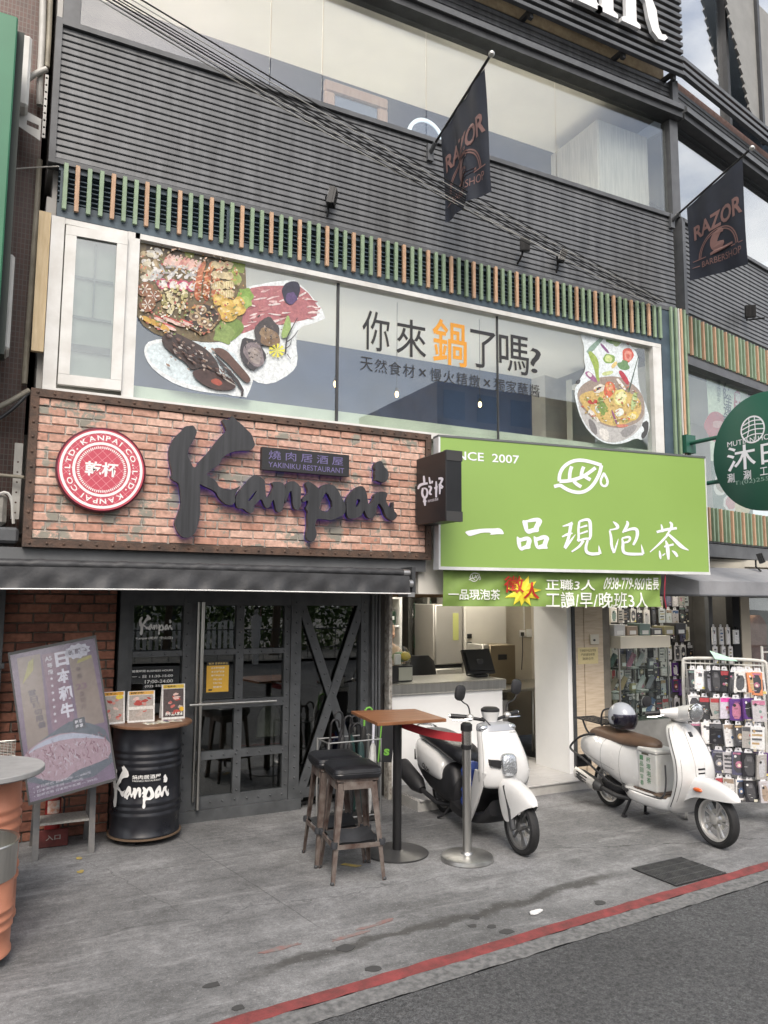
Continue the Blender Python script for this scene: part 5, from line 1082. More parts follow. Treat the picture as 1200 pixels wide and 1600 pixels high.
CN_ = {(.72, .72, .72): 'white', (.78, .76, .74): 'white', (.06, .06, .065): 'black', (.5, .48, .5): 'grey', (.62, .58, .66): 'lilac', (.1, .1, .16): 'navy', (.03, .03, .035): 'black', (.7, .68, .6): 'cream', (.75, .3, .15): 'orange', (.12, .05, .22): 'purple', (.55, .6, .62): 'pale blue', (.4, .38, .36): 'taupe'}
def pack(F, a, z, wd, ht, c, base, acc, label, grp, style=None, tilt=0, yawk=0):
    """hanging retail pack: body with header card, printed front and hang hole loop"""
    o = thing('phone_case_pack', label, 'phone case', F(a, z, c), grp)
    G = Fr(F(a, z, c), F.u*cos(yawk)+F.n*sin(yawk), F.v+F.u*tilt)
    b = MB(); t = .018
    b.fbox(G, -wd/2, wd/2, -ht, 0, 0, t, c=base)
    style = random.randrange(5) if style is None else style
    iw, ih = wd*.40, ht*.36
    if style == 0:
        b.poly(G, chaikin(rect(-iw*.8, -ht*.92, iw*.8, -ht*.2)), t+.001, c=acc); b.poly(G, circ(-iw*.35, -ht*.3, wd*.12, 10), t+.002, c=(.04, .04, .04))
    elif style == 1:
        b.poly(G, chaikin(rect(-iw, -ht*.9, iw, -ht*.12)), t+.001, c=(.08, .08, .09)); b.poly(G, circ(0, -ht*.55, wd*.26, 14), t+.002, c=acc); b.poly(G, circ(0, -ht*.58, wd*.13, 10), t+.003, c=(.8, .7, .6)); b.fbox(G, -iw, iw, -ht*.12, -ht*.04, t, t+.001, c=acc)
    elif style == 2:
        b.poly(G, rect(-wd*.46, -ht*.22, wd*.46, -ht*.03), t+.001, c=acc)
        for k in range(3): b.poly(G, circ(random.uniform(-.2, .2)*wd, -ht*random.uniform(.4, .85), wd*random.uniform(.08, .16), 9), t+.001+k*.0004, c=random.choice(ACC))
    elif style == 3:
        b.poly(G, chaikin(rect(-iw*.85, -ht*.95, iw*.85, -ht*.1)), t+.001, c=tuple(min(.85, k*1.15+.05) for k in base)); b.poly(G, rect(-iw*.4, -ht*.35, iw*.4, -ht*.18), t+.002, c=(.15, .15, .16))
    else:
        for k in range(4): b.poly(G, rect(-iw, -ht*(.22+k*.19), iw*random.uniform(.2, 1), -ht*(.13+k*.19)), t+.001, c=acc if k % 2 else (.12, .12, .13))
    for k in range(3): yy = -ht*random.uniform(.06, .96); xx = random.uniform(-.42, .1)*wd; b.poly(G, rect(xx, yy, xx+wd*random.uniform(.15, .4), yy+ht*.018), t+.0042+.0001*k, c=random.choice([(.1, .1, .1), (.6, .6, .6), acc]))
    if random.random() < .5: b.poly(G, rect(wd*.15, -ht*.97, wd*.45, -ht*.86), t+.0046, c=random.choice([(.75, .72, .6), (.8, .8, .8), (.7, .6, .2)]))
    if random.random() < .6: b.poly(G, circ(-wd*.25, -ht*.2, wd*.1, 9), t+.0047, c=random.choice([(.06, .06, .06), (.7, .7, .7), acc]))
    b.build('pouch', M_pk, o, ink=True)
    h = MB(); h.poly(G, [(-wd*.28, 0), (wd*.28, 0), (wd*.2, .035), (-wd*.2, .035)], .004, .006, [circ(0, .018, .008, 8)], c=(.7, .7, .72)); h.build('hang_tab', M_pk, o, ink=True)
    return o
# white wheeled rack in front (turned slightly), hooks and packs
RK = Fr((6.03, 5.43, 0), (.62, -.78, 0))
rw, rzt = .74, 1.455
RKT = thing('display_rack', 'white metal wheeled display rack hung with phone cases', 'rack', RK(rw/2, 0, 0))
M_rk = mat('rack_white', (.62, .62, .60), .45, col2=(.5, .48, .43), vs=9, coord='World')
b = MB(); b.tube(chaik3([RK(0, .12, 0), RK(0, rzt-.04, 0), RK(.02, rzt, 0), RK(rw-.04, rzt, 0), RK(rw, rzt-.04, 0), RK(rw, .12, 0)], 2), .016, 8); b.build('frame', M_rk, RKT, True)
for a_ in (.0, rw): 
    b = MB(); b.bar(RK(a_, .13, -.25), RK(a_, .13, .28), .035, .035); b.build('foot_bar', M_rk, RKT)
    for c_ in (-.22, .24):
        b = MB(); p = RK(a_, .04, c_); b.cyl(p-RK.u*.012, p+RK.u*.012, .04, n=14); b.build('castor', mat('castor_grey', (.25, .25, .24), .6), RKT, True)
    for s_ in (-1, 1):
        b = MB(); b.bar(RK(a_, .14, s_*.24), RK(a_, .42, 0), .02, .025); b.build('strut', M_rk, RKT)
for k in range(6):
    z_ = rzt-.05-k*.243; b = MB(); b.bar(RK(.01, z_, .0), RK(rw-.01, z_, .0), .012, .012); b.build('cross_bar', M_rk, RKT)
for k in range(17): b = MB(); a_ = .03+k*(rw-.06)/16; b.bar(RK(a_, .2, -.008), RK(a_, rzt-.01, -.008), .005, .005); b.build('grid_wire', M_rk, RKT)
rows = [(0, 9, .10, .21), (1, 7, .115, .215), (2, 7, .12, .21), (3, 7, .12, .215), (4, 7, .11, .21)]
for r, n_, w_, h_ in rows:
    z_ = rzt-.10-r*.243
    for i in range(n_):
        a_ = .06+(rw-.12)*(i+.5)/n_
        for dpt in range(2):
            base = PAL[random.choice(PALW)]; acc = random.choice(ACC)
            if r == 0 and i in (3, 4, 5): base = (.03, .03, .035)
            if r == 0 and i in (7, 8): base = (.75, .3, .15) if dpt else (.72, .72, .72)
            if r == 1 and i == 3 and dpt: base, acc = (.62, .58, .66), (.8, .1, .4)
            if dpt == 0 and random.random() < .15: continue
            nm = CN_[base]
            pack(RK, a_+random.uniform(-.012, .012), z_+random.uniform(-.01, .006), w_*random.uniform(.85, 1.1), h_*random.uniform(.85, 1.0), .05+dpt*.075, base, acc,
                 f'{nm} phone case pack, {ORD[i]} in the {ORD[r]} row of the white rack, {"front" if dpt else "behind"}', 'phone cases on the white rack', tilt=random.uniform(-.09, .09), yawk=random.uniform(-.75, .2))
LF = thing('leaflet', 'pale green printed leaflet lying over the top bar of the white rack', 'leaflet', RK(rw*.5, rzt+.02, .02)); b = MB(); b.add([RK(rw*.33, rzt+.07, -.06), RK(rw*.62, rzt-.0, -.04), RK(rw*.66, rzt-.01, .12), RK(rw*.4, rzt+.0, .10)], [(3, 2, 1, 0)]); b.add([RK(rw*.33, rzt+.068, -.06), RK(rw*.62, rzt-.002, -.04), RK(rw*.66, rzt-.012, .12), RK(rw*.4, rzt-.002, .10)], [(0, 1, 2, 3)]); b.build('sheet', mat('paper_mint', (.45, .66, .54), .7, var=.1, vs=30), LF)
# pegboard packs on the back wall
PW = Fr((0, 7.615, 0))
for r in range(8):
    for i in range(16):
        a_ = 6.70+i*.122; z_ = 2.36-r*.235
        if a_ > 8.62: continue
        base = PAL[random.choice(PALW)]; pack(PW, a_+random.uniform(-.01, .01), z_+random.uniform(-.02, .02), random.uniform(.085, .12), random.uniform(.17, .22), random.choice((.01, .05)), base, random.choice(ACC), f'{CN_[base]} phone case pack, {ORD[i]} in the {ORD[r]} row of the back pegboard', 'phone cases on the back pegboard')
PSd = Fr((6.501, 8.0, 0), (0, -1, 0), (0, 0, 1)); PSd = Fr((6.502, 7.15, 0), (0, 1, 0), (0, 0, 1))
for r in range(5):
    for i in range(3):
        base = PAL[random.choice(PALW)]; pack(PSd, .12+i*.16, 2.05-r*.3, .11, .22, .01, base, random.choice(ACC), f'{CN_[base]} phone case pack, {ORD[i]} in the {ORD[r]} row of the shop side wall', 'phone cases on the side wall')
# strip packs hanging at the front post
FPs = Fr((0, 6.98, 0)); a0_ = FPs.px(1115, 990)
SPT = thing('hook_post', 'grey metal post with hooks in the phone shop opening', 'post', FPs(a0_[0]-.02, 0, -.04)); b = MB(); b.box(a0_[0]-.05, a0_[0]+.02, 7.0, 7.06, .03, 2.44); b.build('shaft', M_trim, SPT)
for i, (px_, py_) in enumerate(((1114, 980), (1125, 980), (1135, 980), (1115, 1010), (1127, 1010), (1138, 1010), (1146, 984))):
    q = FPs.px(px_, py_); pack(FPs, q[0], q[1], .07 if i < 6 else .1, .22 if i < 6 else .18, .0+.004*i, ((.7, .68, .66), (.5, .48, .46), (.72, .72, .72))[i % 3] if False else random.choice(PAL[:2]), ACC[i], f'narrow cable pack, {ORD[i]} of those hanging at the dark post', 'narrow packs at the post', 4 if i % 2 else 3)
# glass display case
dcx0, dcx1 = onY(968, 1050, 6.75).x, onY(1046, 1050, 6.75).x; dzt = onY(1010, 1012, 6.75).z; dzt2 = onY(1010, 999, 6.75).z
DC = thing('display_case', 'tall glass display case with cream top, full of phone stands', 'display case', ((dcx0+dcx1)/2, 7.0, 0))
M_cr = mat('case_cream', (.62, .58, .48), .6, var=.05, vs=3); M_cg = glassmat('case_glass', (.86, .9, .88), 1.5, .01, .03)
b = MB(); b.box(dcx0, dcx1, 6.72, 7.3, dzt, dzt2+.04); b.build('top_board', M_cr, DC)
b = MB(); b.box(dcx0, dcx1, 6.75, 7.3, .03, .62); b.build('base_cabinet', mat('case_base_grey', (.2, .2, .19), .6, var=.2, vs=4), DC)
for x_ in (dcx0, dcx1-.015):
    for y_ in (6.75, 7.285): b = MB(); b.box(x_, x_+.015, y_, y_+.015, .62, dzt-.001); b.build('corner_strip', M_ss, DC)
b = MB(); b.box(dcx0+.016, dcx1-.016, 6.756, 6.761, .621, dzt-.002); b.build('front_pane', M_cg, DC)
b = MB(); b.box(dcx0+.003, dcx0+.008, 6.768, 7.284, .621, dzt-.002); b.build('side_pane', M_cg, DC)
for k in range(4):
    z_ = .66+k*.27; b = MB(); b.box(dcx0+.017, dcx1-.017, 6.78, 7.27, z_, z_+.008); b.build('glass_shelf', glassmat('shelf_glass', (.75, .85, .8), 1.5, .02, .05), DC)
    for i in range(5):
        x_ = dcx0+.1+i*(dcx1-dcx0-.2)/4; kind = (i+k) % 3; cc = random.choice(ACC)
        IT = thing('phone_stand' if kind else 'boxed_gadget', f'{ORD[i]} item from the left on the {ORD[k]} glass shelf from below', 'gadget', (x_, 6.95, z_+.008), 'items in the glass case')
        b = MB(); mm = mat(f'gadget_{ACC.index(cc)}', cc, .4)
        if kind == 0: b.bbox(x_-.035, x_+.035, 6.93, 6.98, z_+.009, z_+.009+random.uniform(.08, .18), .005); b.build('carton', mm, IT); b = MB(); b.box(x_-.028, x_+.028, 6.926, 6.9295, z_+.03, z_+.07); b.build('print', M_wp, IT)
        else: b.bar((x_-.05, 6.97, z_+.012), (x_+.04, 6.95, z_+.17), .07, .01, (0, 1, 0)); b.build('phone', mm, IT); b = MB(); b.bbox(x_-.06, x_+.06, 6.9, 7.0, z_+.009, z_+.018, .003); b.build('stand_base', M_wp if kind == 1 else M_blk, IT)
for i in range(6):
    TB = thing('carton', f'{ORD[i]} small printed carton from the left piled on top of the display case', 'box', (dcx0+.12+i*.2, 7.0, dzt2+.04), 'cartons on the display case'); x_ = dcx0+.12+i*.2
    cc = random.choice(ACC); bx('box', TB, x_-.085, x_+.085, 6.85, 7.05, dzt2+.041, dzt2+.041+random.uniform(.08, .14), mat(f'gadget_{ACC.index(cc)}', cc, .4), .004); bx('label', TB, x_-.05, x_+.05, 6.845, 6.849, dzt2+.055, dzt2+.10, M_wp, .001)
# second rack at the right edge
R2 = Fr((8.35, 5.75, 0), (cos(radians(-4)), sin(radians(-4)), 0)); q = R2.px(1192, 1050)
R2 = Fr(R2(q[0], 0, 0), R2.u)
RK2 = thing('display_rack', 'second white display rack cut off by the right edge of the photo', 'rack', R2(.4, 0, 0)); b = MB(); b.tube([R2(0, .05, 0), R2(0, 1.5, 0), R2(.9, 1.5, 0), R2(.9, .05, 0)], .016, 8); b.build('frame', M_rk, RK2, True)
for r in range(6):
    b = MB(); b.bar(R2(.0, 1.44-r*.22, 0), R2(.9, 1.44-r*.22, 0), .012, .012); b.build('cross_bar', M_rk, RK2)
    for i in range(2): base = PAL[random.choice(PALW)]; pack(R2, .1+i*.16, 1.42-r*.22, .12, .2, .05, base, random.choice(ACC), f'{CN_[base]} phone case pack, {ORD[i]} in the {ORD[r]} row of the right-edge rack', 'phone cases on the right-edge rack')

LED = mat('led_panel', (.9, .9, .85), .5, emit=(1, .93, .80), es=13)
for i, (x0, x1, y0, y1, z_, lb) in enumerate(((6.8, 8.5, 7.05, 7.15, 2.43, 'long ceiling tube added to brighten the phone shop'), (4.2, 5.5, 7.9, 8.05, 2.44, 'ceiling light panel over the tea shop counter'), (4.4, 6.4, 8.55, 8.7, 2.44, 'ceiling light panel at the back of the tea shop'))):  # the phone shop tube is added to lift its dark interior
    LP = thing('ceiling_lamp', lb, 'lamp', ((x0+x1)/2, y0, z_)); b = MB(); b.box(x0, x1, y0, y1, z_, z_+.012); b.build('diffuser', LED, LP); b = MB(); b.box(x0-.02, x1+.02, y0-.02, y1+.02, z_+.013, z_+.03); b.build('housing', M_wp, LP)
# ------------------------------------------------------------------ bar stools
M_rstl = mat('worn_stool_steel', (.065, .036, .028), .6, col2=(.21, .185, .165), vs=9, coord='Object', bump=.25, bs=50, metal=.25, detail=8, stretch=(1, 1, .8))
M_lea = mat('black_leather', (.012, .0125, .015), .32, var=.3, vs=7, bump=.12, bs=120)
ST = thing('bar_stool', 'nearer of two rusty metal stools with a black padded seat', 'stool', (2.49, 5.36, 0), 'stools by the high table', radians(-9))
def Ls(x, y, z): return Vector((2.49+x*cos(radians(-9))-y*sin(radians(-9)), 5.36+x*sin(radians(-9))+y*cos(radians(-9)), z))
tz = .69
for sx_, sy_ in ((-1, -1), (1, -1), (-1, 1), (1, 1)):
    b = MB(); rg = []
    for t in [i/6 for i in range(7)]:
        x = sx_*(.135+.06*t); y = sy_*(.135+.055*t); w_ = .034-.018*t; z_ = tz-.01-(tz-.01)*t
        ang = atan2(sy_, sx_)
        # pressed V-section leg
        pts = [(x+sx_*w_*.3, y+sy_*w_*.3), (x-sx_*w_*1.2, y+sy_*w_*.35), (x-sx_*w_*1.2, y+sy_*w_*.15), (x-sx_*w_*.2, y-sy_*w_*.2), (x+sx_*w_*.15, y-sy_*w_*1.2), (x+sx_*w_*.35, y-sy_*w_*1.2)]
        if sx_*sy_ < 0: pts = pts[::-1]
        rg.append([Ls(p[0], p[1], z_) for p in pts])
    b.loft(rg); b.build('leg', M_rstl, ST)
    b = MB(); b.ell(Ls(sx_*.193, sy_*.188, .012), .016, .016, .014, 8, 6); b.build('foot', M_dark, ST, True)
def lbox(mb, x0, x1, y0, y1, z0, z1):
    v = [Ls(x, y, z) for z in (z0, z1) for y in (y0, y1) for x in (x0, x1)]; mb.add(v, [(0, 2, 3, 1), (4, 5, 7, 6), (0, 1, 5, 4), (2, 6, 7, 3), (0, 4, 6, 2), (1, 3, 7, 5)])
b = MB(); lbox(b, -.155, .155, -.155, .155, tz, tz+.02)
for x0, x1, y0, y1 in ((-.11, .11, -.158, -.146), (-.11, .11, .146, .158), (-.158, -.146, -.11, .11), (.146, .158, -.11, .11)): lbox(b, x0, x1, y0, y1, tz-.055, tz-.001)
b.build('seat_pan', M_rstl, ST)
for z_, rows_ in ((.25, (((-.18, -.18), (.18, -.18)), ((.18, -.18), (.18, .18)), ((.18, .18), (-.18, .18)), ((-.18, .18), (-.18, -.18)))),):
    for p, q_ in rows_: b = MB(); b.bar(Ls(*p, z_), Ls(*q_, z_), .012, .03); b.build('stretcher', M_rstl, ST)
b = MB(); P = []
for j in range(7):
    for i in range(7):
        x, y = -.17+.34*i/6, -.17+.34*j/6; r_ = max(abs(x), abs(y))/.17
        P.append(Ls(x, y, .275-.09*(1-r_**2)+.05*max(0, x)*(y > .05)+random.uniform(-.01, .01)))
b.add(P, [(j*7+i, j*7+i+1, (j+1)*7+i+1, (j+1)*7+i) for j in range(6) for i in range(6)]); b.add([p-Vector((0, 0, .004)) for p in P], [(j*7+i, (j+1)*7+i, (j+1)*7+i+1, j*7+i+1) for j in range(6) for i in range(6)]); b.build('bag_sling', mat('sling_black', (.035, .037, .042), .6, var=.3, vs=9), ST, True)
for sx_, sy_ in ((-1, -1), (1, -1), (-1, 1), (1, 1)):
    b = MB(); p = Ls(sx_*.178, sy_*.174, .265); b.lathe([(.024, -.02), (.026, 0), (.024, .02)], p, 10); b.build('strap', mat('sling_black'), ST, True)
def cushion(nm, parent):
    b = MB(); rg = []
    for z_, k in ((0, .165), (.004, .178), (.03, .186), (.038, .183), (.043, .187), (.066, .181), (.078, .16), (.083, .1), (.085, .02)):
        rg.append(ring_sec(Ls(0, 0, tz+.021+z_), Ls(1, 0, 0)-Ls(0, 0, 0), Ls(0, 1, 0)-Ls(0, 0, 0), k, k, k, 40, 7))
    b.loft(rg); return b.build(nm, M_lea, parent, True)
cushion('seat', ST)
dup(ST, (2.515, 5.745, 0), radians(-7), 'farther of two rusty metal stools, half hidden behind the nearer one')
# ------------------------------------------------------------------ high table
TB = thing('high_table', 'square brown wood high table on a black pillar and round base', 'table', (3.0, 5.62, 0))
tz_ = 1.07; tc = [onZ(x, y, tz_) for x, y in ((548.7, 1110.6), (649, 1107.5), (697.8, 1122.8), (589.7, 1129.3))]
cen = sum(tc, Vector())/4; 
b = MB(); T = [Vector((p.x, p.y, 0)) for p in tc]; b.add([(p.x, p.y, tz_-.026) for p in T]+[(p.x, p.y, tz_) for p in T], [(0, 1, 2, 3), (7, 6, 5, 4), (0, 4, 5, 1), (1, 5, 6, 2), (2, 6, 7, 3), (3, 7, 4, 0)]); o = b.build('tabletop', mat('table_wood', (.27, .115, .05), .42, col2=(.17, .07, .03), vs=3, coord='World', stretch=(1, 9, 1), rvar=.06, coat=.15), TB)
bv = o.modifiers.new('bevel', 'BEVEL'); bv.width = .004; bv.segments = 2
b = MB(); b.cyl((cen.x, cen.y, .01), (cen.x, cen.y, tz_-.04), .036, n=20); b.build('column', M_blk, TB, True)
b = MB(); b.lathe([(.245, 0), (.25, .003), (.25, .008), (.24, .012), (.06, .02), (.04, .03)], (cen.x, cen.y, .002), 48); b.build('base', mat('base_plate_black', (.035, .035, .037), .35, var=.2, vs=6), TB, True)
b = MB(); b.box(cen.x-.16, cen.x+.16, cen.y-.02, cen.y+.02, tz_-.05, tz_-.027); b.box(cen.x-.02, cen.x+.02, cen.y-.16, cen.y+.16, tz_-.049, tz_-.0272); b.build('bracket', M_blk, TB)
# ------------------------------------------------------------------ belt stanchion
sp = onZ(730, 1343); SN = thing('belt_stanchion', 'steel queue post with a red belt running to the high table', 'queue post', sp)
b = MB(); b.lathe([(.2, 0), (.205, .006), (.2, .03), (.19, .036), (.05, .045), (.04, .06)], (sp.x, sp.y, .001), 48); b.build('base', mat('dull_steel', (.42, .42, .41), .38, metal=.9, var=.2, vs=8), SN, True)
b = MB(); b.cyl((sp.x, sp.y, .05), (sp.x, sp.y, .90), .034, n=20); b.build('pole', M_ss, SN, True)
b = MB(); b.lathe([(.036, .80), (.043, .805), (.043, .835), (.038, .84)], (sp.x, sp.y, .03), 20); b.lathe([(.038, .97), (.046, .975), (.046, 1.02), (.03, 1.035), (.01, 1.037)], (sp.x, sp.y, 0), 20); b.build('head', M_blk, SN, True)
b = MB(); b.cyl((sp.x, sp.y, .865), (sp.x, sp.y, .972), .039, n=20); b.build('cassette', mat('steel_cassette', (.6, .58, .54), .25, metal=1), SN, True)
b = MB(); P = []
p0, p1 = Vector((sp.x-.04, sp.y+.01, .92)), Vector((cen.x+.03, cen.y, 1.0))
for i in range(17):
    t = i/16; q_ = p0.lerp(p1, t)+Vector((0, 0, -.02*4*t*(1-t)+.0)); tw = .25*sin(t*3); P += [q_+Vector((0, .02*tw, .032)), q_+Vector((0, -.02*tw, -.032))]
b.add(P, [(2*i, 2*i+1, 2*i+3, 2*i+2) for i in range(16)]); b.add([q_+Vector((0, .002, 0)) for q_ in P], [(2*i, 2*i+2, 2*i+3, 2*i+1) for i in range(16)]); b.build('belt', mat('belt_red', (.32, .012, .02), .7, bump=.1, bs=200), SN, True)
# ------------------------------------------------------------------ black drum table
bc = Vector((1.29, 6.92, 0)); BR = thing('drum_table', 'black oil drum with white script logo and round wooden top', 'drum', bc)
R = .28
def drum_profile(z0, z1, R, ribs):
    pr = [(R-.012, z0), (R+.006, z0), (R+.006, z0+.012), (R, z0+.018)]
    for zr in ribs: pr += [(R, zr-.022), (R+.009, zr-.008), (R+.009, zr+.008), (R, zr+.022)]
    pr += [(R, z1-.018), (R+.006, z1-.012), (R+.006, z1), (R-.012, z1)]; return pr
ribs = [.235, .285, .335, .60, .65, .70, .75]
M_drum = mat('drum_black', (.009, .010, .014), .3, col2=(.02, .021, .026), vs=5, coord='World', bump=.03, bs=20, rvar=.08)
b = MB(); b.lathe(drum_profile(.065, .925, R, ribs), bc, 56); b.build('drum', M_drum, BR, True, auto=60)
b = MB(); b.lathe([(.33, .927), (.335, .932), (.335, .945), (.33, .95), (.001, .95)], bc+Vector((.03, 0, .0)), 56); b.build('wooden_top', mat('top_brown', (.14, .07, .04), .5, col2=(.22, .12, .07), vs=4, coord='World', stretch=(1, 8, 1)), BR, True)
b = MB(); b.lathe([(R+.02, .05), (R+.02, .062)], bc, 40); b.build('dolly', mat('dolly_wood', (.12, .08, .05), .8), BR)
for k in range(4):
    an = pi/4+k*pi/2+.3; p = bc+Vector((.2*cos(an), .2*sin(an), .026)); b = MB(); b.cyl(p+Vector((-.01, 0, 0)), p+Vector((.01, 0, 0)), .026, n=12); b.build('castor', M_blk, BR, True)
class Cyl:
    """cylinder surface frame: a is arc length from the front, b height"""
    def __init__(s, c, R, a0): s.c = c; s.R = R; s.a0 = a0
    def __call__(s, a, b_, c=0): t = s.a0+a/s.R; return Vector((s.c.x+(s.R+c)*sin(t), s.c.y-(s.R+c)*cos(t), b_))
CF = Cyl(bc, R, radians(-12)); lw, lh, lx, lzz = .50, .34, -.30, .30
b = MB()
def g_(p): return (lx+(p[0]-mnx)/(mxx-mnx)*lw, lzz+(p[1]-mnz)/(mxz-mnz)*lh)
def dens(o_, m_=.015):
    r = []
    for i in range(len(o_)):
        a, c = o_[i], o_[(i+1) % len(o_)]; n_ = max(1, int(sqrt((a[0]-c[0])**2+(a[1]-c[1])**2)/m_)); r += [(a[0]+(c[0]-a[0])*k/n_, a[1]+(c[1]-a[1])*k/n_) for k in range(n_)]
    return r
for i, (o_, h_) in enumerate(LOGO): b.poly(CF, dens([g_(p) for p in o_]), .011+.0002*i, None, [[g_(p) for p in h] for h in h_])
b.build('logo', M_vin, BR)
b = MB(); text(b, CF, '燒肉居酒屋', lx+.20, lzz+.235, lx+.42, lzz+.268, c=.0115, bold=.01); b.build('lettering', M_vin, BR)
b = MB(); text(b, CF, 'YAKINIKU RESTAURANT', lx+.20, lzz+.215, lx+.42, lzz+.228, c=.0115); b.build('lettering', M_vin, BR)
# menus and flyers on it
def menu(px0, py0, px1, py1, Y, lab, hdr, style, title, yaw=0, lean=.12):
    z0 = .951; p0, p1 = onY(px0, py1, Y), onY(px1, py1, Y); wd = p1.x-p0.x; ht = (py1-py0)/178.
    o = thing('menu_card', lab, 'menu', (p0.x+wd/2, Y, z0), 'menus on the drum table')
    F = Fr((p0.x, Y-.05, z0), (cos(yaw), sin(yaw), 0), (-sin(yaw)*lean, cos(yaw)*lean, 1)); b = MB()
    b.fbox(F, 0, wd, 0, ht, -.008, 0, c=(.78, .77, .75)); m_ = .02
    b.poly(F, rect(m_*.5, ht*.88, wd-m_*.5, ht*.985), .001, c=hdr); text(b, F, title, m_, ht*.9, wd*.6, ht*.965, c=.002, bold=.02, ink=(.05, .03, .02))
    b.poly(F, rect(m_*.6, ht*.06, wd-m_*.6, ht*.865), .001, c=(.10, .08, .08) if style == 2 else (.42, .38, .35))
    for k in range(14):
        x_, y_ = random.uniform(.2, .8)*wd, random.uniform(.15, .75)*ht
        b.poly(F, blob(x_, y_, wd*random.uniform(.07, .16), 9, .3, wd*random.uniform(.04, .08), random.uniform(-.5, .5)), .0015+.0002*k, c=random.choice([(.45, .08, .07), (.55, .15, .13), (.62, .3, .27), (.7, .5, .45), (.5, .42, .38)]))
    if style == 1: b.poly(F, rect(wd*.02, ht*.4, wd*.98, ht*.5), .005, c=(.75, .72, .68))
    if style == 2: text(b, F, '和牛雙人套餐', wd*.15, ht*.1, wd*.9, ht*.2, c=.006, bold=.02, ink=(.85, .85, .8)); b.poly(F, circ(wd*.85, ht*.28, wd*.1, 12), .006, c=(.75, .45, .05))
    if style == 0: b.poly(F, circ(wd*.75, ht*.82, wd*.18, 14, wd*.1), .006, c=(.78, .62, .1))
    b.build('card', M_pk, o, ink=True)
    b = MB(); b.add([F(0, ht, -.008), F(wd, ht, -.008), F(wd, 0, -.12), F(0, 0, -.12)], [(0, 1, 2, 3)]); b.build('back_flap', M_wp, o)
menu(160, 1070, 195, 1117, 6.92, 'orange headed menu card at the left of the drum top', (.72, .36, .05), 0, '牛タン', .15)
menu(198, 1069, 240, 1115, 6.95, 'white framed menu card in the middle of the drum top', (.75, .42, .1), 1, '拼盤')
menu(251, 1060, 287, 1113, 7.0, 'tall black and yellow menu card at the right of the drum top', (.72, .5, .08), 2, '黑毛和牛')
for i, (x_, y_, a_) in enumerate(((1.33, 6.78, .2), (1.45, 6.82, -.1))):
    FL = thing('flyer', ('nearer', 'farther')[i]+' printed flyer lying flat on the drum top', 'flyer', (x_, y_, .951)); F = Fr((x_, y_, .952+i*.003), (cos(a_), sin(a_), 0), (-sin(a_), cos(a_), 0)); b = MB(); b.fbox(F, -.1, .1, -.04, .07, 0, .002, c=(.7, .66, .55)); 
    for k in range(7): b.poly(F, blob(random.uniform(-.08, .08), random.uniform(-.03, .06), .02, 7), .0025+k*.0002, c=random.choice(ACC))
    b.build('sheet', M_pk, FL, ink=True)
# ------------------------------------------------------------------ leaning poster board on a step stool
Yb = 6.6; C4 = [onY(x, y, Yb) for x, y in ((46, 1256), (182, 1217), (145, 1001), (14, 1022))]
C4[0].y -= .12; C4[1].y -= .12; C4[0] = EYE+(onY(46, 1256, Yb)-EYE)*((Yb-.12)/Yb); C4[1] = EYE+(onY(182, 1217, Yb)-EYE)*((Yb-.12)/Yb)
PU = (C4[1]-C4[0]); PV = (C4[3]-C4[0]); PN = PU.cross(PV).normalized()
class Quad:
    def __init__(s, A, U, V): s.A = A; s.U = U; s.V = V; s.n = U.cross(V).normalized()
    def __call__(s, a, b_, c=0): return s.A+s.U*a+s.V*b_+s.n*c
QD = Quad(C4[0], PU, PV)
PBD = thing('poster_board', 'tilted framed beef advertising board with glossy cover leaning on a step stool', 'poster', (.6, 6.6, .4))
b = MB(); b.fbox(QD, 0, 1, 0, 1, -.02, -.002); b.build('panel', mat('board_back', (.1, .1, .1), .6), PBD)
for a0, a1, b0, b1 in ((-.012, 1.012, -.01, .008), (-.012, 1.012, .992, 1.01), (-.012, .008, .008, .992), (.992, 1.012, .008, .992)):
    b = MB(); b.fbox(QD, a0, a1, b0, b1, -.022, .008); b.build('frame_edge', mat('frame_dark', (.06, .06, .06), .4), PBD)
b = MB(); MAU, TAN, GRY = (.27, .22, .29), (.36, .31, .27), (.19, .22, .25)  # inks paled and cooled to carry the reflected haze over the print
b.poly(QD, rect(.008, .008, .992, .992), 0, c=MAU); b.poly(QD, [(.06, .3), (.3, .3), (.34, .96), (.08, .96)], .0008, c=TAN); b.poly(QD, [(.66, .4), (.96, .4), (.93, .88), (.66, .9)], .0008, c=TAN); b.poly(QD, rect(.36, .43, .62, .95), .0008, c=(.33, .24, .29))
for i, ch in enumerate('日本和牛'): text(b, QD, ch, .50-.008*i, .845-i*.118, .655-.008*i, .945-i*.118, c=.002, bold=.045, ink=(.78, .8, .86))
text(b, QD, 'A5', .385, .90, .465, .93, c=.002, bold=.03, ink=(.7, .7, .74)); text(b, QD, '等', .40, .85, .46, .885, c=.002, bold=.03, ink=(.7, .7, .74)); text(b, QD, '級', .40, .805, .46, .84, c=.002, bold=.03, ink=(.7, .7, .74))
for i in range(7):
    cx, cz_ = .43-.004*i, .775-i*.048; b.poly(QD, [(cx+(.022 if k % 2 == 0 else .009)*cos(pi/2+k*pi/5), cz_+(.014 if k % 2 == 0 else .006)*sin(pi/2+k*pi/5)) for k in range(10)], .002, c=(.7, .7, .74))
b.poly(QD, [(.72+.16*(1 if k % 2 else .82)*cos(k*pi/11)+.05, .925+.055*(1 if k % 2 else .8)*sin(k*pi/11)) for k in range(22)], .002, c=(.66, .68, .74)); text(b, QD, '新販售', .66, .905, .88, .945, c=.003, bold=.05, ink=(.22, .2, .24))
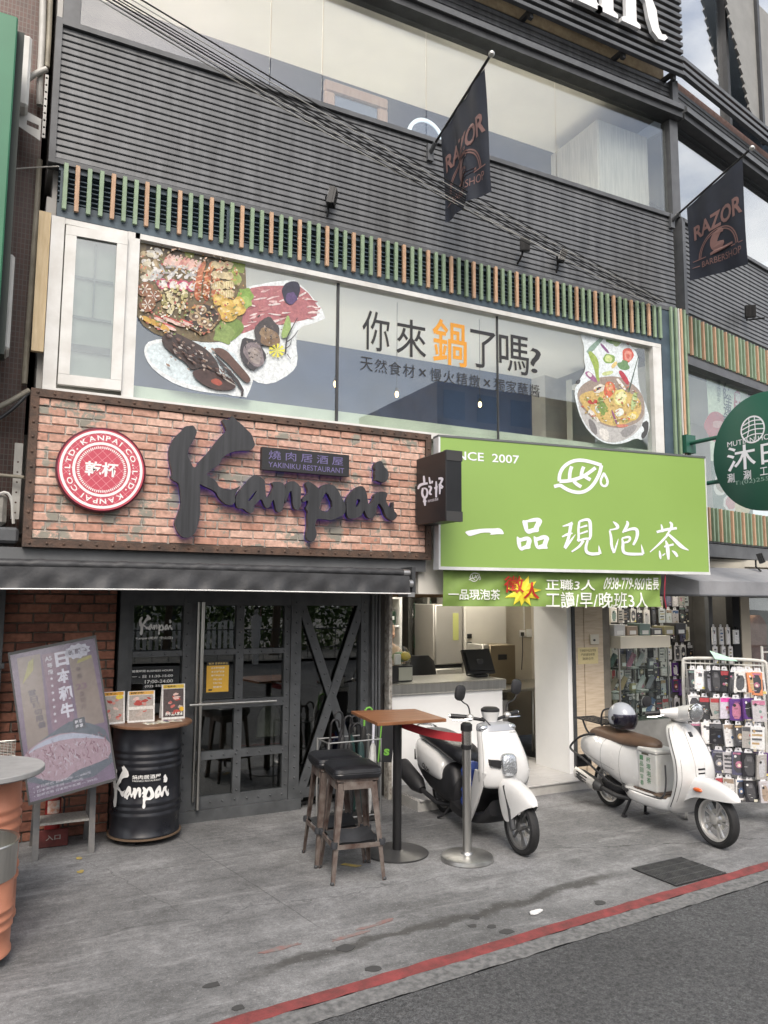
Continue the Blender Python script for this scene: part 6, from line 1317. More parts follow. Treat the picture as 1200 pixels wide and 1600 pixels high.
for i, ch in enumerate('最高'): text(b, QD, ch, .72, .78-i*.045, .78, .815-i*.045, c=.002, bold=.02, ink=(.24, .2, .2))
text(b, QD, '23', .69, .66, .82, .70, c=.002, bold=.03, ink=(.3, .22, .26))
for i, ch in enumerate('盎司份'): text(b, QD, ch, .72, .61-i*.045, .78, .645-i*.045, c=.002, bold=.02, ink=(.24, .2, .2))
for i, ch in enumerate('當日現切限量'): text(b, QD, ch, .15+.012*i, .69-i*.045, .235+.012*i, .73-i*.045, c=.002, bold=.03, ink=(.2, .18, .2))
for i, ch in enumerate('乾杯盛事'): text(b, QD, ch, .62+.05*(i % 2), .435-.03*(i//2), .66+.05*(i % 2), .46-.03*(i//2), c=.003, bold=.03, ink=(.7, .72, .74))
b.poly(QD, rect(.6, .395, .74, .47), .002, c=(.16, .17, .19)); b.poly(QD, [(.1, .78), (.24, .86), (.26, .94), (.2, .92), (.16, .86)], .002, c=(.46, .44, .2)); b.poly(QD, [(.74, .84), (.92, .86), (.92, .88), (.76, .865)], .002, c=(.46, .44, .2))
b.poly(QD, chaikin([(.01, .08), (.99, .05), (.99, .33), (.85, .40), (.6, .47), (.45, .44), (.2, .38), (.01, .33)]), .0014, c=GRY)
b.poly(QD, chaikin([(.02, .25), (.01, .33), (.25, .39), (.5, .40), (.8, .34), (.985, .28), (.985, .16), (.8, .14), (.55, .13), (.4, .08), (.25, .11), (.08, .16)]), .0022, c=(.50, .38, .42))
b.poly(QD, chaikin([(.02, .31), (.2, .375), (.5, .395), (.8, .34), (.97, .28), (.8, .315), (.5, .355), (.2, .345)]), .0026, c=(.52, .57, .66))
for k in range(150):
    x_, y_ = random.uniform(.05, .95), random.uniform(.13, .35)
    if y_ < .1+.1*abs(x_-.45): continue
    b.poly(QD, blob(x_, y_, random.uniform(.008, .03), 6, .5, random.uniform(.003, .006), random.uniform(0, 3)), .003+.00001*k, c=random.choice([(.30, .17, .21), (.33, .20, .24), (.62, .58, .62), (.6, .55, .6), (.36, .24, .28)]))
for i, s in enumerate(('• 本日嚴選 日本和牛 — 680元', '• 日本和牛牛排 — 780元', '• 乾杯名物 日本和牛炙燒 — 399元')): text(b, QD, s, .06, .083-i*.027, (.72, .62, .78)[i], .101-i*.027, c=.003, bold=.015, ink=(.62, .62, .66))
b.build('print', printmat('board_print', .18, .08, 30, .8), PBD, ink=True)
b = MB(); b.fbox(QD, .008, .992, .008, .992, .0055, .0065); b.build('cover_sheet', glassmat('acrylic_cover', (.93, .93, .95), 1.5, .12, .06), PBD)
SS = thing('step_stool', 'grey metal two-step stool holding up the poster board', 'step stool', (.65, 6.7, 0))
M_ssg = mat('stool_grey', (.11, .115, .12), .5, col2=(.18, .17, .16), vs=8, coord='World')
for px_, x_ in ((55, .44), (144, .845)):
    b = MB(); b.bar((x_, 6.68, .0), (x_+.0, 6.76, .62), .045, .022, (0, 1, 0)); b.build('front_leg', M_ssg, SS)
    b = MB(); b.bar((x_+.0, 7.08, 0), (x_, 6.83, .62), .04, .02, (0, 1, 0)); b.build('rear_leg', M_ssg, SS)
b = MB(); b.box(.465, .82, 6.70, 6.95, .245, .262); b.build('tread', mat('chequer_plate', (.26, .25, .23), .5, col2=(.4, .39, .36), vs=60, bump=.6, bs=90), SS)
b = MB(); b.box(.42, .87, 6.765, 6.85, .62, .64); b.build('top_tread', M_ssg, SS)
FE = thing('fire_extinguisher', 'red fire extinguisher with white label behind the step stool tread', 'fire extinguisher', (.56, 7.0, .02))
b = MB(); b.lathe([(.055, 0), (.06, .01), (.06, .36), (.045, .4), (.02, .42), (.02, .45)], (.58, 7.03, .01), 20); b.build('cylinder', mat('extinguisher_red', (.3, .02, .02), .35), FE, True)
CE = Cyl(Vector((.58, 7.03, 0)), .0605, 0); b = MB()
for i in range(8): b.add([CE(-.05+i*.0125, .26, .001), CE(-.05+(i+1)*.0125, .26, .001), CE(-.05+(i+1)*.0125, .36, .001), CE(-.05+i*.0125, .36, .001)], [(0, 1, 2, 3)])
b.build('label', mat('label_white', (.7, .68, .62), .5, col2=(.6, .25, .15), vs=40), FE); b = MB(); b.box(.57, .59, 6.97, 7.06, .46, .49); b.tube([(.6, 7.0, .45), (.66, 6.98, .36), (.655, 6.98, .15)], .008); b.build('valve', M_blk, FE)
RB = thing('red_box', 'weathered red box with white characters on the ground under the stool', 'box', (.6, 6.9, 0)); bx('carton', RB, .44, .70, 6.96, 6.985, .002, .14, mat('box_red', (.10, .02, .018), .7, var=.4, vs=9), .006); b = MB(); text(b, Fr((0, 6.955, 0)), '入口', .53, .06, .64, .10, c=.004, bold=.02); b.build('lettering', mat('faded_white', (.3, .27, .25), .8), RB)
# ------------------------------------------------------------------ salmon drums at the left edge
M_sal = mat('salmon_paint', (.52, .215, .13), .45, col2=(.42, .165, .10), vs=4, coord='World', rvar=.1, bump=.04, bs=14)
S1 = thing('salmon_drum_table', 'salmon painted drum with round grey tabletop at the left edge', 'drum', (0, 5.6, 0))
b = MB(); b.lathe(drum_profile(.03, .89, .27, [.27, .33, .58, .64, .70]), (0, 5.6, 0), 48); b.build('drum', M_sal, S1, True, auto=60)
b = MB(); b.lathe([(.39, .892), (.40, .9), (.40, .925), (.395, .93), (.001, .93)], (0, 5.6, 0), 56); b.build('tabletop', mat('grey_stone_top', (.27, .27, .27), .5, col2=(.33, .33, .33), vs=12, coord='World'), S1, True)
S2 = thing('salmon_bin', 'short salmon drum with a steel collar at the bottom left edge', 'drum', (0, 5.0, 0))
b = MB(); b.lathe([(.21, .05), (.222, .055), (.222, .07), (.214, .08)]+[q_ for zr in (.2, .25, .30) for q_ in ((.216, zr-.016), (.224, zr-.006), (.224, zr+.006), (.216, zr+.016))]+[(.22, .46)], (0.01, 5.0, 0), 48, caps=False); b.build('drum', M_sal, S2, True, auto=60)
b = MB(); b.lathe([(.222, .455), (.226, .46), (.23, .63), (.238, .645), (.235, .652), (.222, .645), (.218, .47), (.05, .46)], (0.01, 5.0, 0), 48, caps=False); b.build('steel_collar', M_ss, S2, True)
b = MB(); b.lathe([(.2, .048), (.2, .054)], (0.01, 5.0, 0), 30)
for k in range(4): an = .4+k*pi/2; p = Vector((.01+.15*cos(an), 5+.15*sin(an), .024)); b.cyl(p+Vector((0, -.01, 0)), p+Vector((0, .01, 0)), .024, n=10)
stuff(b.build('castors', M_ss, S2, True))
WB = thing('wire_basket', 'chrome wire basket by the brick pier at the left edge', 'basket', (.1, 6.95, .5)); b = MB()
x0w, x1w, zw = -.3, onY(25, 1150, 6.95).x, onY(12, 1157, 6.95).z
for i in range(10): zz_ = zw-.012*i; b.tube([(x0w, 6.93, zz_), (x1w, 6.93, zz_)], .002, 5)
for i in range(22): xx_ = x0w+(x1w-x0w)*i/21; b.tube([(xx_, 6.93, zw), (xx_, 6.93, zw-.12)], .002, 5)
b.tube([(x0w, 6.93, zw), (x1w, 6.93, zw), (x1w, 7.15, zw)], .005, 6); b.tube([(x0w, 6.93, zw-.12), (x1w, 6.93, zw-.12), (x1w, 7.15, zw-.12)], .005, 6); b.build('wire_mesh', M_ss, WB)
b = MB(); b.tube([(x1w-.03, 7.0, zw-.12), (x1w-.03, 7.0, 0)], .012, 8); b.tube([(x0w+.03, 7.0, zw-.12), (x0w+.03, 7.0, 0)], .012, 8); b.build('legs', M_ss, WB)
CL = thing('steel_column', 'dark riveted steel column at the far left of the restaurant', 'column', (.1, 7.15, 0)); b = MB(); b.box(-.3, .14, 7.1, 7.3, 0, 2.5); b.build('shaft', M_st, CL); b = MB(); b.box(-.3, .16, 7.08, 7.099, 1.42, 1.46); b.build('splice_plate', M_st, CL)
stuff(rivets(MB(), [(.1, 7.1, .2+i*.1) for i in range(22)], (0, -1, 0)).build('rivets', M_st, CL, True))
# ------------------------------------------------------------------ umbrella stand
ub = Vector((3.02, 6.62, 0)); US = thing('umbrella_stand', 'wire umbrella rack beside the X-braced window', 'umbrella stand', ub)
M_wire = mat('wire_grey', (.35, .35, .34), .4, metal=.6)
for z_ in (.06, .45, .72):
    b = MB(); b.tube([ub+Vector(p) for p in ((-.24, -.13, z_), (.28, -.13, z_), (.28, .13, z_), (-.24, .13, z_))], .007, 6, closed=True); b.build('hoop', M_wire, US)
for x_, y_ in ((-.24, -.13), (.28, -.13), (.28, .13), (-.24, .13)): b = MB(); b.tube([ub+Vector((x_, y_, 0)), ub+Vector((x_, y_, .73))], .009, 6); b.build('upright', M_wire, US)
bx('drip_tray', US, ub.x-.24, ub.x+.28, ub.y-.13, ub.y+.13, .005, .05, mat('tray_dark', (.03, .03, .03), .6))
UM = [(-.20, .0, .92, (.012, .012, .014), 1), (-.10, -.05, .95, (.012, .012, .014), 1), (-.05, .06, .98, (.015, .015, .02), -1), (.02, -.04, .88, (.02, .02, .022), 1), (.08, .05, .93, (.02, .06, .055), 1), (.12, -.05, .88, (.02, .05, .05), -1), (.17, .04, 1.0, (.012, .012, .012), 1), (.22, -.06, .86, (.55, .55, .54), 0)]
UL = ['black umbrella with hooked handle leaning out at the left of the rack', 'black crook-handled umbrella second from left in the rack', 'black umbrella with handle turned left, third in the rack', 'dark grey umbrella in the middle of the rack', 'dark teal umbrella right of the rack centre', 'dark green umbrella with crook turned left', 'black umbrella with a lime green edged handle', 'clear white umbrella with straight pale handle']
for (x_, y_, zt2, cc, hk), lb in zip(UM, UL):
    o = thing('umbrella', lb, 'umbrella', ub+Vector((x_, y_, .05)), 'umbrellas in the rack'); ln = random.uniform(-.04, .04); p0 = ub+Vector((x_-ln, y_, .055)); p1 = ub+Vector((x_+ln, y_, zt2-.18))
    b = MB(); n_ = 10; d_ = p1-p0; rg = []
    for k, (t, r_) in enumerate(((0, .006), (.05, .012), (.3, .026), (.75, .034), (.95, .026), (1, .01))): rg.append([p0+d_*t+Vector((cos(2*pi*j/12), sin(2*pi*j/12), 0))*r_*(1 if j % 2 else .72) for j in range(12)])
    b.loft(rg); b.build('canopy', mat('umbrella_%d' % UM.index((x_, y_, zt2, cc, hk)), cc, .55, var=.2, vs=9), o, True)
    b = MB(); top = p1+d_.normalized()*.12
    if hk: pts = [p1, top]+[top+Vector((hk*(.04-.04*cos(a_)), 0, .045*sin(a_))) for a_ in [pi*k/6 for k in range(1, 7)]]+[top+Vector((hk*.08, 0, -.03))]
    else: pts = [p1, top+Vector((0, 0, .08))]
    b.tube(pts, .010 if hk else .012, 8); hm = M_blk if lb.find('lime') < 0 else mat('lime_plastic', (.14, .36, .05), .5)
    b.build('handle', hm if hk else mat('pale_plastic', (.6, .6, .68), .3), o, True)
LT = thing('tote_bag', 'black folded bag with lime lettering hanging behind the high table', 'bag', (3.36, 6.6, .6)); FT = Fr((3.28, 6.5, .58), (.94, -.2, -.1), (.1, 0, 1)); b = MB(); b.fbox(FT, 0, .13, -.06, .30, 0, .012); b.build('bag', mat('umbrella_0'), LT); b = MB(); text(b, FT, 'S', .045, .0, .10, .06, c=.014, bold=.06); b.build('lettering', mat('lime_plastic'), LT); b = MB(); b.fbox(FT, -.004, .006, -.06, .30, .0, .014); b.build('edge_piping', mat('lime_plastic'), LT)
for i, (px_, z1_) in enumerate(((583, 1.55), (588, 1.62), (593, 1.6))):
    PL = thing('leaning_pole', ('left', 'middle', 'right')[i]+' of three grey metal poles standing at the storefront end', 'pole', (X(px_), 7.12, 0), 'poles at the storefront end'); b = MB(); b.cyl((X(px_, 7.12), 7.12, 0), (X(px_, 7.12), 7.14, z1_+.6), .013, n=10); b.build('shaft', M_trim, PL, True); b = MB(); b.cyl((X(px_, 7.12), 7.12, 0.003), (X(px_, 7.12), 7.12, .03), .018, n=10); b.build('ferrule', M_blk, PL, True)
# floor marks, drain, litter
def decal(name, pts, m, lab, cat, z=.006): b = MB(); b.poly(Fr((0, 0, z), (1, 0, 0), (0, 1, 0)), pts, -.003, 0); return tag(b.build(name, m), lab, cat)
M_yel = mat('worn_yellow', (.5, .36, .06), .7, col2=(.3, .25, .12), vs=30)
for i, (x, y, lb) in enumerate(((123.5, 1342, 'upper worn yellow paint mark on the pavement by the step stool'), (125.5, 1363, 'lower worn yellow paint mark on the pavement by the step stool'))):
    p = onZ(x, y); decal('paint_mark', blob(p.x, p.y, .024, 10, .35, .03), M_yel, lb, 'paint mark')
p = onZ(548, 1353); decal('tape_mark', [(p.x-.06, p.y+.05), (p.x-.02, p.y+.06), (p.x+.07, p.y-.04), (p.x+.02, p.y-.05)], M_yel, 'faded yellow tape strip under the bar stools', 'tape')
p = onZ(838, 1427); b = MB(); b.poly(Fr((0, 0, .006), (1, 0, 0), (0, 1, 0)), blob(p.x, p.y, .045, 11, .35, .03), 0, .008); tag(b.build('paper_scrap', mat('scrap_white', (.7, .7, .7), .7, bump=.5)), 'crumpled white paper scrap near the red kerb line', 'litter')
for i, (x, y, r_) in enumerate(((330, 1540, .04), (370, 1576, .035), (540, 1482, .05), (583, 1514, .045), (742, 1434, .035), (738, 1447, .03), (768, 1448, .03), (790, 1456, .045), (938, 1411, .04))):
    p = onZ(x, y); decal('tar_spot', blob(p.x, p.y, r_, 10, .3, r_*.8), mat('tar_black', (.05, .05, .05), .8), f'dark tar spot, {ORD[i]} from the left beside the red line', 'tar spot', .004)['group'] = 'tar spots on the pavement'
for i, (x, y, w_, h_) in enumerate(((590, 1442, .16, .02), (620, 1428, .12, .016), (640, 1420, .06, .02), (480, 1462, .12, .02))):
    p = onZ(x-40, y+20); decal('paint_remnant', blob(p.x, p.y, w_, 12, .4, h_, .1), mat('red_remnant', (.22, .12, .11), .85, col2=(.18, .165, .16), vs=25, coord='World'), f'flaked remnant of old red paint, {ORD[i]} along the gutter crack', 'paint mark', .0045)['group'] = 'old red paint remnants'
dg = [onZ(x, y) for x, y in ((986, 1358), (1057, 1343), (1136, 1366), (1057, 1386))]
DG = thing('drain_grate', 'dark perforated steel drain grate set in the pavement by the red line', 'drain', (sum(dg, Vector())/4))
QG = Quad(Vector((dg[3].x, dg[3].y, .003)), dg[2]-dg[3], dg[0]-dg[3])
b = MB(); b.fbox(QG, 0, 1, 0, 1, .0005, .002); b.build('pit', mat('pit_black', (.012, .012, .012), .9), DG)
for i in range(26): b = MB(); b.fbox(QG, .01+i*.0385, .01+i*.0385+.02, .01, .99, .003, .008); b.build('bar', mat('grate_steel', (.055, .057, .06), .55, col2=(.10, .1, .1), vs=14, coord='World', metal=.3), DG)
for i in range(5): b = MB(); b.fbox(QG, .0, 1, .02+i*.235, .045+i*.235, .004, .0095); b.build('cross_bar', mat('grate_steel'), DG)
# ------------------------------------------------------------------ scooters
class Veh:
    """local scooter frame: s forward, w to the rider's right, z up"""
    def __init__(s, rear, front): s.o = Vector((*rear, 0)); s.d = (Vector((*front, 0))-s.o).normalized(); s.r = Vector((s.d.y, -s.d.x, 0))
    def __call__(s, a, w_=0, z=0): return s.o+s.d*a+s.r*w_+Vector((0, 0, z))
def crom(keys, n):
    """Catmull-Rom through tuples"""
    K = [keys[0]]+list(keys)+[keys[-1]]; o = []
    for i in range(1, len(K)-2):
        for k in range(n):
            t = k/n; p0, p1, p2, p3 = K[i-1], K[i], K[i+1], K[i+2]
            o.append(tuple(.5*((2*b_)+(-a+c)*t+(2*a-5*b_+4*c-d)*t*t+(-a+3*b_-3*c+d)*t**3) for a, b_, c, d in zip(p0, p1, p2, p3)))
    return o+[keys[-1]]
def body_loft(mb, V, keys, n=24, sub_=5, pw=2.6, mi=0):
    """keys: (s, z_centre, half_w, up, down) sections across the scooter"""
    rg = [ring_sec(V(k[0], 0, k[1]), V.r, Vector((0, 0, 1)), max(k[2], .002), max(k[3], .002), max(k[4], .002), n, pw) for k in crom(keys, sub_)]
    V.rings = rg
    return mb.loft(rg, mi)
def seam(V, parent, pts, r=.0016, nm='panel_seam'): b = MB(); b.tube(pts, r, 5); return b.build(nm, mat('seam_dark', (.06, .06, .058), .8), parent, True)
def shield_loft(mb, V, keys, n=28, sub_=5, pw=3):
    """keys: (z, s, half_w, front bulge, back) horizontal sections"""
    rg = [ring_sec(V(k[1], 0, k[0]), V.r, V.d, max(k[2], .002), max(k[3], .002), max(k[4], .002), n, pw) for k in crom(keys, sub_)]
    V.rings = rg
    return mb.loft(rg)
def wheel(V, s_, R, tw, spokes, parent, rimm, steer=0, w0=0):
    ax = (V.r*cos(steer)+V.d*sin(steer)).normalized(); fd = ax.cross(Vector((0, 0, 1))) if False else Vector((0, 0, 1)).cross(ax); c = V(s_, w0, R)
    wh = sub('wheel', parent)
    pr = [(R-tw*1.0, -tw*.62), (R-tw*.55, -tw*.85), (R-tw*.2, -tw*.72), (R-.004, -tw*.32), (R, 0), (R-.004, tw*.32), (R-tw*.2, tw*.72), (R-tw*.55, tw*.85), (R-tw*1.0, tw*.62)]
    b = MB(); b.lathe(pr, c, 44, ax, caps=False); b.build('tyre', mat('tyre_rubber', (.014, .014, .015), .75, var=.3, vs=12, bump=.3, bs=70), wh, True)
    ri = R-tw*.98
    b = MB(); b.lathe([(ri, -tw*.62), (ri+.004, -tw*.66), (ri-.012, -tw*.55), (ri-.02, -tw*.2), (ri-.02, tw*.2), (ri-.012, tw*.55), (ri+.004, tw*.66), (ri, tw*.62)], c, 44, ax, caps=False); b.build('rim', rimm, wh, True)
    b = MB()
    for k in range(spokes):
        for dl in (-.16, .16):
            an = 2*pi*k/spokes; u = fd*cos(an+dl*.4)+Vector((0, 0, 1))*sin(an+dl*.4); u2 = fd*cos(an+dl*1.1)+Vector((0, 0, 1))*sin(an+dl*1.1)
            b.bar(c+u*.03, c+u2*(ri-.012), .014, .018, ax)
    b.lathe([(.012, -tw*.75), (.034, -tw*.6), (.036, tw*.6), (.012, tw*.75)], c, 20, ax); b.build('spokes', rimm, wh, True)
    b = MB(); b.lathe([(.05, -tw*.25), (.085, -tw*.24), (.085, -tw*.2), (.05, -tw*.19)], c, 28, ax, caps=False); b.build('brake_disc', M_ss, wh, True)
    return wh
M_pw = mat('scooter_white', (.66, .66, .655), .25, coat=.5, col2=(.60, .595, .58), vs=5, rvar=.1, detail=10, coord='World'); M_rim = mat('alloy_grey', (.55, .54, .52), .35, metal=.55)
M_sblk = mat('scooter_black_plastic', (.016, .016, .018), .5, var=.2, vs=9); M_chr = mat('chrome', (.8, .8, .8), .08, metal=1); M_brn = mat('seat_brown', (.115, .07, .045), .5, var=.15, vs=8, bump=.1, bs=90)
M_len = mat('headlamp_lens', (.5, .52, .54), .12, metal=.75, coat=1, bump=.5, bs=60)
# ---- retro white scooter, right
V = Veh((5.545, 5.934), (5.433, 4.579))
S = thing('scooter', 'white retro scooter with brown seat parked in front of the phone shop', 'scooter', V(.66))
b = MB(); body_loft(b, V, [(-.38, .545, .03, .03, .03), (-.35, .545, .085, .075, .06), (-.24, .545, .155, .125, .11), (-.04, .535, .215, .165, .15), (.14, .52, .225, .18, .19), (.30, .49, .195, .205, .225), (.42, .455, .155, .24, .215), (.54, .43, .125, .26, .18), (.60, .41, .11, .25, .15)], 28); b.build('rear_body', M_pw, S, True)
for j in (0, 27, 14, 15): seam(V, S, [r[j] for r in V.rings[5:26]]) if j in (27, 15) else None
seam(V, S, V.rings[27][20:]+V.rings[27][:8]); seam(V, S, V.rings[20][24:]+V.rings[20][:6])
b = MB(); body_loft(b, V, [(-.20, .655, .05, .02, .03), (-.16, .675, .115, .055, .03), (-.02, .69, .145, .075, .04), (.18, .685, .15, .072, .04), (.36, .68, .148, .068, .04), (.52, .685, .128, .062, .03), (.64, .69, .085, .045, .02), (.70, .685, .03, .02, .01)], 24); b.build('seat', M_brn, S, True)
b = MB(); body_loft(b, V, [(.36, .27, .13, .03, .05), (.50, .26, .19, .04, .08), (.72, .255, .20, .045, .08), (.90, .26, .195, .05, .075), (1.02, .29, .16, .06, .07), (1.07, .34, .12, .05, .05)], 24, 5, 4); b.build('floorboard', M_pw, S, True)
b = MB(); body_loft(b, V, [(.40, .312, .06, .004, .02), (.5, .306, .13, .004, .02), (.7, .306, .14, .004, .02), (.88, .318, .14, .004, .02)], 16, 4, 5); b.build('floor_mat', mat('mat_brown', (.09, .06, .045), .8, var=.3, vs=20), S, True)
b = MB(); shield_loft(b, V, [(.19, .95, .12, .05, .03), (.24, .98, .18, .06, .03), (.36, 1.05, .20, .065, .022), (.50, 1.10, .212, .075, .018), (.64, 1.085, .205, .08, .016), (.76, 1.03, .19, .08, .016), (.86, .975, .165, .075, .02), (.92, .94, .12, .065, .025), (.945, .925, .06, .05, .03)]); b.build('leg_shield', M_pw, S, True)
for j in (3, 11): seam(V, S, [r[j] for r in V.rings[8:36]])
for j in (1, 13): seam(V, S, [r[j] for r in V.rings[6:34]], .004, 'edge_bead')
b = MB(); shield_loft(b, V, [(.49, 1.185, .02, .012, .05), (.53, 1.178, .05, .018, .05), (.64, 1.165, .052, .02, .05), (.76, 1.115, .045, .02, .05), (.87, 1.05, .035, .02, .04), (.92, 1.01, .02, .015, .03)], 16, 5, 3.5); b.build('horn_cover', M_pw, S, True)
for k in range(3): b = MB(); b.bar(V(1.192-.002*k, -.035, .59-.035*k), V(1.192-.002*k, .035, .59-.035*k), .012, .012, V.d); b.build('vent_slot', M_sblk, S)
b = MB(); b.bar(V(1.068, -.0, .875), V(1.092, -.0, .84), .03, .012, V.d); b.build('shield_badge', M_sblk, S)
# mudguard: arched shell over the wheel
def mudguard(V, parent, keys):
    """keys: (s, crest z, skirt z, half width); open underneath, 4 mm shell"""
    K = crom(keys, 4); rg = []
    for s_, zc, zb, wd in K:
        ring = []
        for j in range(13):
            ph = pi*j/12; x_ = cos(ph); y_ = sin(ph)
            ring.append(V(s_, wd*math.copysign(abs(x_)**.55, x_), zb+(zc-zb)*abs(y_)**.75))
        inn = [V(s_, (wd-.006)*math.copysign(abs(cos(pi*j/12))**.55, cos(pi*j/12)), zb+(zc-.006-zb)*abs(sin(pi*j/12))**.75) for j in range(12, -1, -1)]
        rg.append(ring+inn)
    b = MB(); b.loft(rg); return b.build('front_mudguard', M_pw, parent, True, auto=50)
mudguard(V, S, [(1.585, .415, .408, .01), (1.55, .445, .40, .042), (1.49, .478, .395, .064), (1.40, .508, .39, .08), (1.30, .525, .385, .092), (1.20, .528, .37, .10), (1.12, .518, .335, .103), (1.07, .49, .30, .10), (1.04, .45, .285, .095)])
b = MB(); b.ell(V(1.24, .098, .44), .05, .02, .018, 12, 8, M=Matrix((V.d, V.r, Vector((0, 0, 1)))).transposed()); b.build('side_reflector', mat('reflector_orange', (.55, .10, .015), .25, coat=.6), S, True)
b = MB(); b.tube([V(1.335, -.075, .2), V(1.25, -.07, .33), V(1.12, -.03, .55)], .02, 10); b.build('fork', M_dark, S, True)
b = MB(); body_loft(b, V, [(.86, 1.0, .03, .02, .02), (.90, 1.01, .075, .04, .05), (.98, 1.025, .085, .06, .08), (1.08, 1.04, .082, .07, .07), (1.14, 1.05, .075, .072, .068)], 24, 5, 2.2); b.build('headset', M_pw, S, True)
for s_ in (-1, 1):
    b = MB(); b.tube([V(1.0, s_*.03, 1.03), V(.97, s_*.12, 1.03), V(.93, s_*.19, 1.03)], [.055, .042, .028], 12); b.build('bar_cover', M_pw, S, True)
    b = MB(); b.tube([V(.93, s_*.18, 1.03), V(.88, s_*.31, 1.02)], .018, 10); b.build('grip', M_sblk, S, True)
    b = MB(); b.tube([V(.97, s_*.18, 1.015), V(.95, s_*.25, 1.0), V(.91, s_*.31, .995)], .006, 6); b.build('brake_lever', M_chr, S, True)
b = MB(); b.lathe([(.06, -.02), (.078, 0), (.08, .02), (.07, .026)], V(1.14, 0, 1.05), 32, (V.d+Vector((0, 0, -.12)))); b.build('headlight_ring', M_chr, S, True)
b = MB(); b.lathe([(.068, 0), (.068, .02), (.05, .032), (.02, .038), (.001, .039)], V(1.145, 0, 1.05), 32, (V.d+Vector((0, 0, -.12)))); b.build('headlight', M_len, S, True)
b = MB(); b.tube([V(.93, .16, 1.05), V(.88, .24, 1.10)], .006, 6); b.lathe([(.001, -.02), (.045, -.012), (.05, 0), (.047, .004)], V(.86, .27, 1.12), 20, V.d*-1); b.build('mirror', M_sblk, S, True)
b = MB(); b.ell(V(.86, -.12, .91), .05, .05, .055, 14, 9); b.build('left_mirror_cover', M_pw, S, True)
b = MB(); b.tube([V(1.06, -.2, 1.02), V(1.07, -.24, 1.06), V(1.08, -.25, 1.0)], .01, 6); b.build('clutch_lever', M_sblk, S, True)
# chrome/black trim, rack, guards, exhaust, stand
for s_ in (-1, 1):
    b = MB(); b.tube(chaik3([V(.02, s_*.12, .70), V(-.22, s_*.17, .66), V(-.36, s_*.20, .54), V(-.34, s_*.225, .50), V(-.1, s_*.245, .46), V(.12, s_*.245, .37), V(.28, s_*.215, .29), V(.42, s_*.20, .285), V(.48, s_*.185, .28)]), .011, 8); b.build('crash_bar', M_sblk, S, True)
    b = MB(); b.tube(chaik3([V(.48, s_*.172, .285), V(.75, s_*.182, .285), V(.93, s_*.187, .30), V(.99, s_*.2, .42), V(1.0, s_*.214, .60)]), .008, 6); b.build('edge_trim', mat('trim_dark', (.05, .05, .055), .3), S, True)
b = MB()
for w_ in (-.10, -.05, 0, .05, .10): b.tube([V(-.40, w_, .80), V(.0, w_, .795)], .006, 6)
b.tube([V(-.40, -.12, .80), V(-.40, .12, .80), V(.02, .09, .79), V(.02, -.09, .79)], .008, 6, closed=True); b.build('rear_rack', M_sblk, S, True)
b = MB(); b.tube(chaik3([V(.0, -.10, .79), V(.02, -.10, .91), V(.03, -.06, .94), V(.03, .06, .94), V(.02, .10, .91), V(.0, .10, .79)]), .009, 8); b.tube([V(.025, -.1, .86), V(.025, .1, .86)], .006, 6); b.build('rack_backrest', M_sblk, S, True)
for s_ in (-1, 1): b = MB(); b.tube(chaik3([V(-.3, s_*.09, .79), V(-.22, s_*.11, .70), V(-.1, s_*.13, .66), V(.03, s_*.14, .66)]), .010, 8); b.build('rack_strut', M_sblk, S, True)
b = MB(); b.tube([V(-.24, .20, .285), V(-.18, .20, .275), V(.03, .185, .225), V(.09, .175, .21)], [.045, .058, .058, .035], 16); b.tube([V(.08, .17, .21), V(.25, .13, .17), V(.36, .05, .16)], .02, 10); b.build('exhaust', mat('exhaust_grey', (.10, .1, .1), .45, metal=.6), S, True)
b = MB(); b.loft([[V(s1, .205+.05*sin(a), zc+.058*cos(a)) for a in [radians(q_) for q_ in (20, 50, 80, 110, 140)]]+[V(s1, .200+.05*sin(a), zc+.055*cos(a)) for a in [radians(q_) for q_ in (140, 110, 80, 50, 20)]] for s1, zc in ((-.25, .292), (-.16, .275), (-.03, .243), (.04, .225))]); b.build('heat_shield', M_rim, S, True)
for k in range(3): b = MB(); b.tube([V(-.20, .258-.004*abs(k-1), .315-.025*k), V(-.05, .252-.004*abs(k-1), .28-.025*k)], .006, 6); b.build('shield_slot', M_sblk, S)
b = MB(); b.bbox(-.0, .0, 0, 0, 0, 0) if False else b.ell(V(.10, .02, .22), .12, .18, .10, 14, 8, M=Matrix.Rotation(atan2(V.d.y, V.d.x)-pi/2, 3, 'Z')); b.build('engine', M_sblk, S, True)
for s_ in (-1, 1): b = MB(); b.tube([V(.38, s_*.06, .2), V(.36, s_*.11, .08), V(.33, s_*.13, .012)], .014, 8); b.ell(V(.35, s_*.13, .012), .03, .03, .012, 8, 5); b.build('stand_leg', M_sblk, S, True)
b = MB(); b.bar(V(-.42, -.09, .36), V(-.42, .09, .36), .02, .12); b.bar(V(-.36, 0, .42), V(-.42, 0, .36), .14, .02); b.build('plate_holder', M_sblk, S)
b = MB(); body_loft(b, V, [(-.40, .58, .02, .02, .03), (-.36, .58, .05, .035, .05), (-.32, .58, .05, .04, .05)], 14); b.build('tail_light', mat('tail_red', (.35, .01, .01), .2, coat=.6), S, True)
b = MB(); b.tube(chaik3([V(.40, .17, .31), V(.45, .22, .295), V(.5, .215, .28)]), .014, 8); b.build('foot_peg', M_sblk, S, True)
wheel(V, 0, .215, .052, 5, S, M_rim); wheel(V, 1.335, .215, .052, 5, S, M_rim, .0)
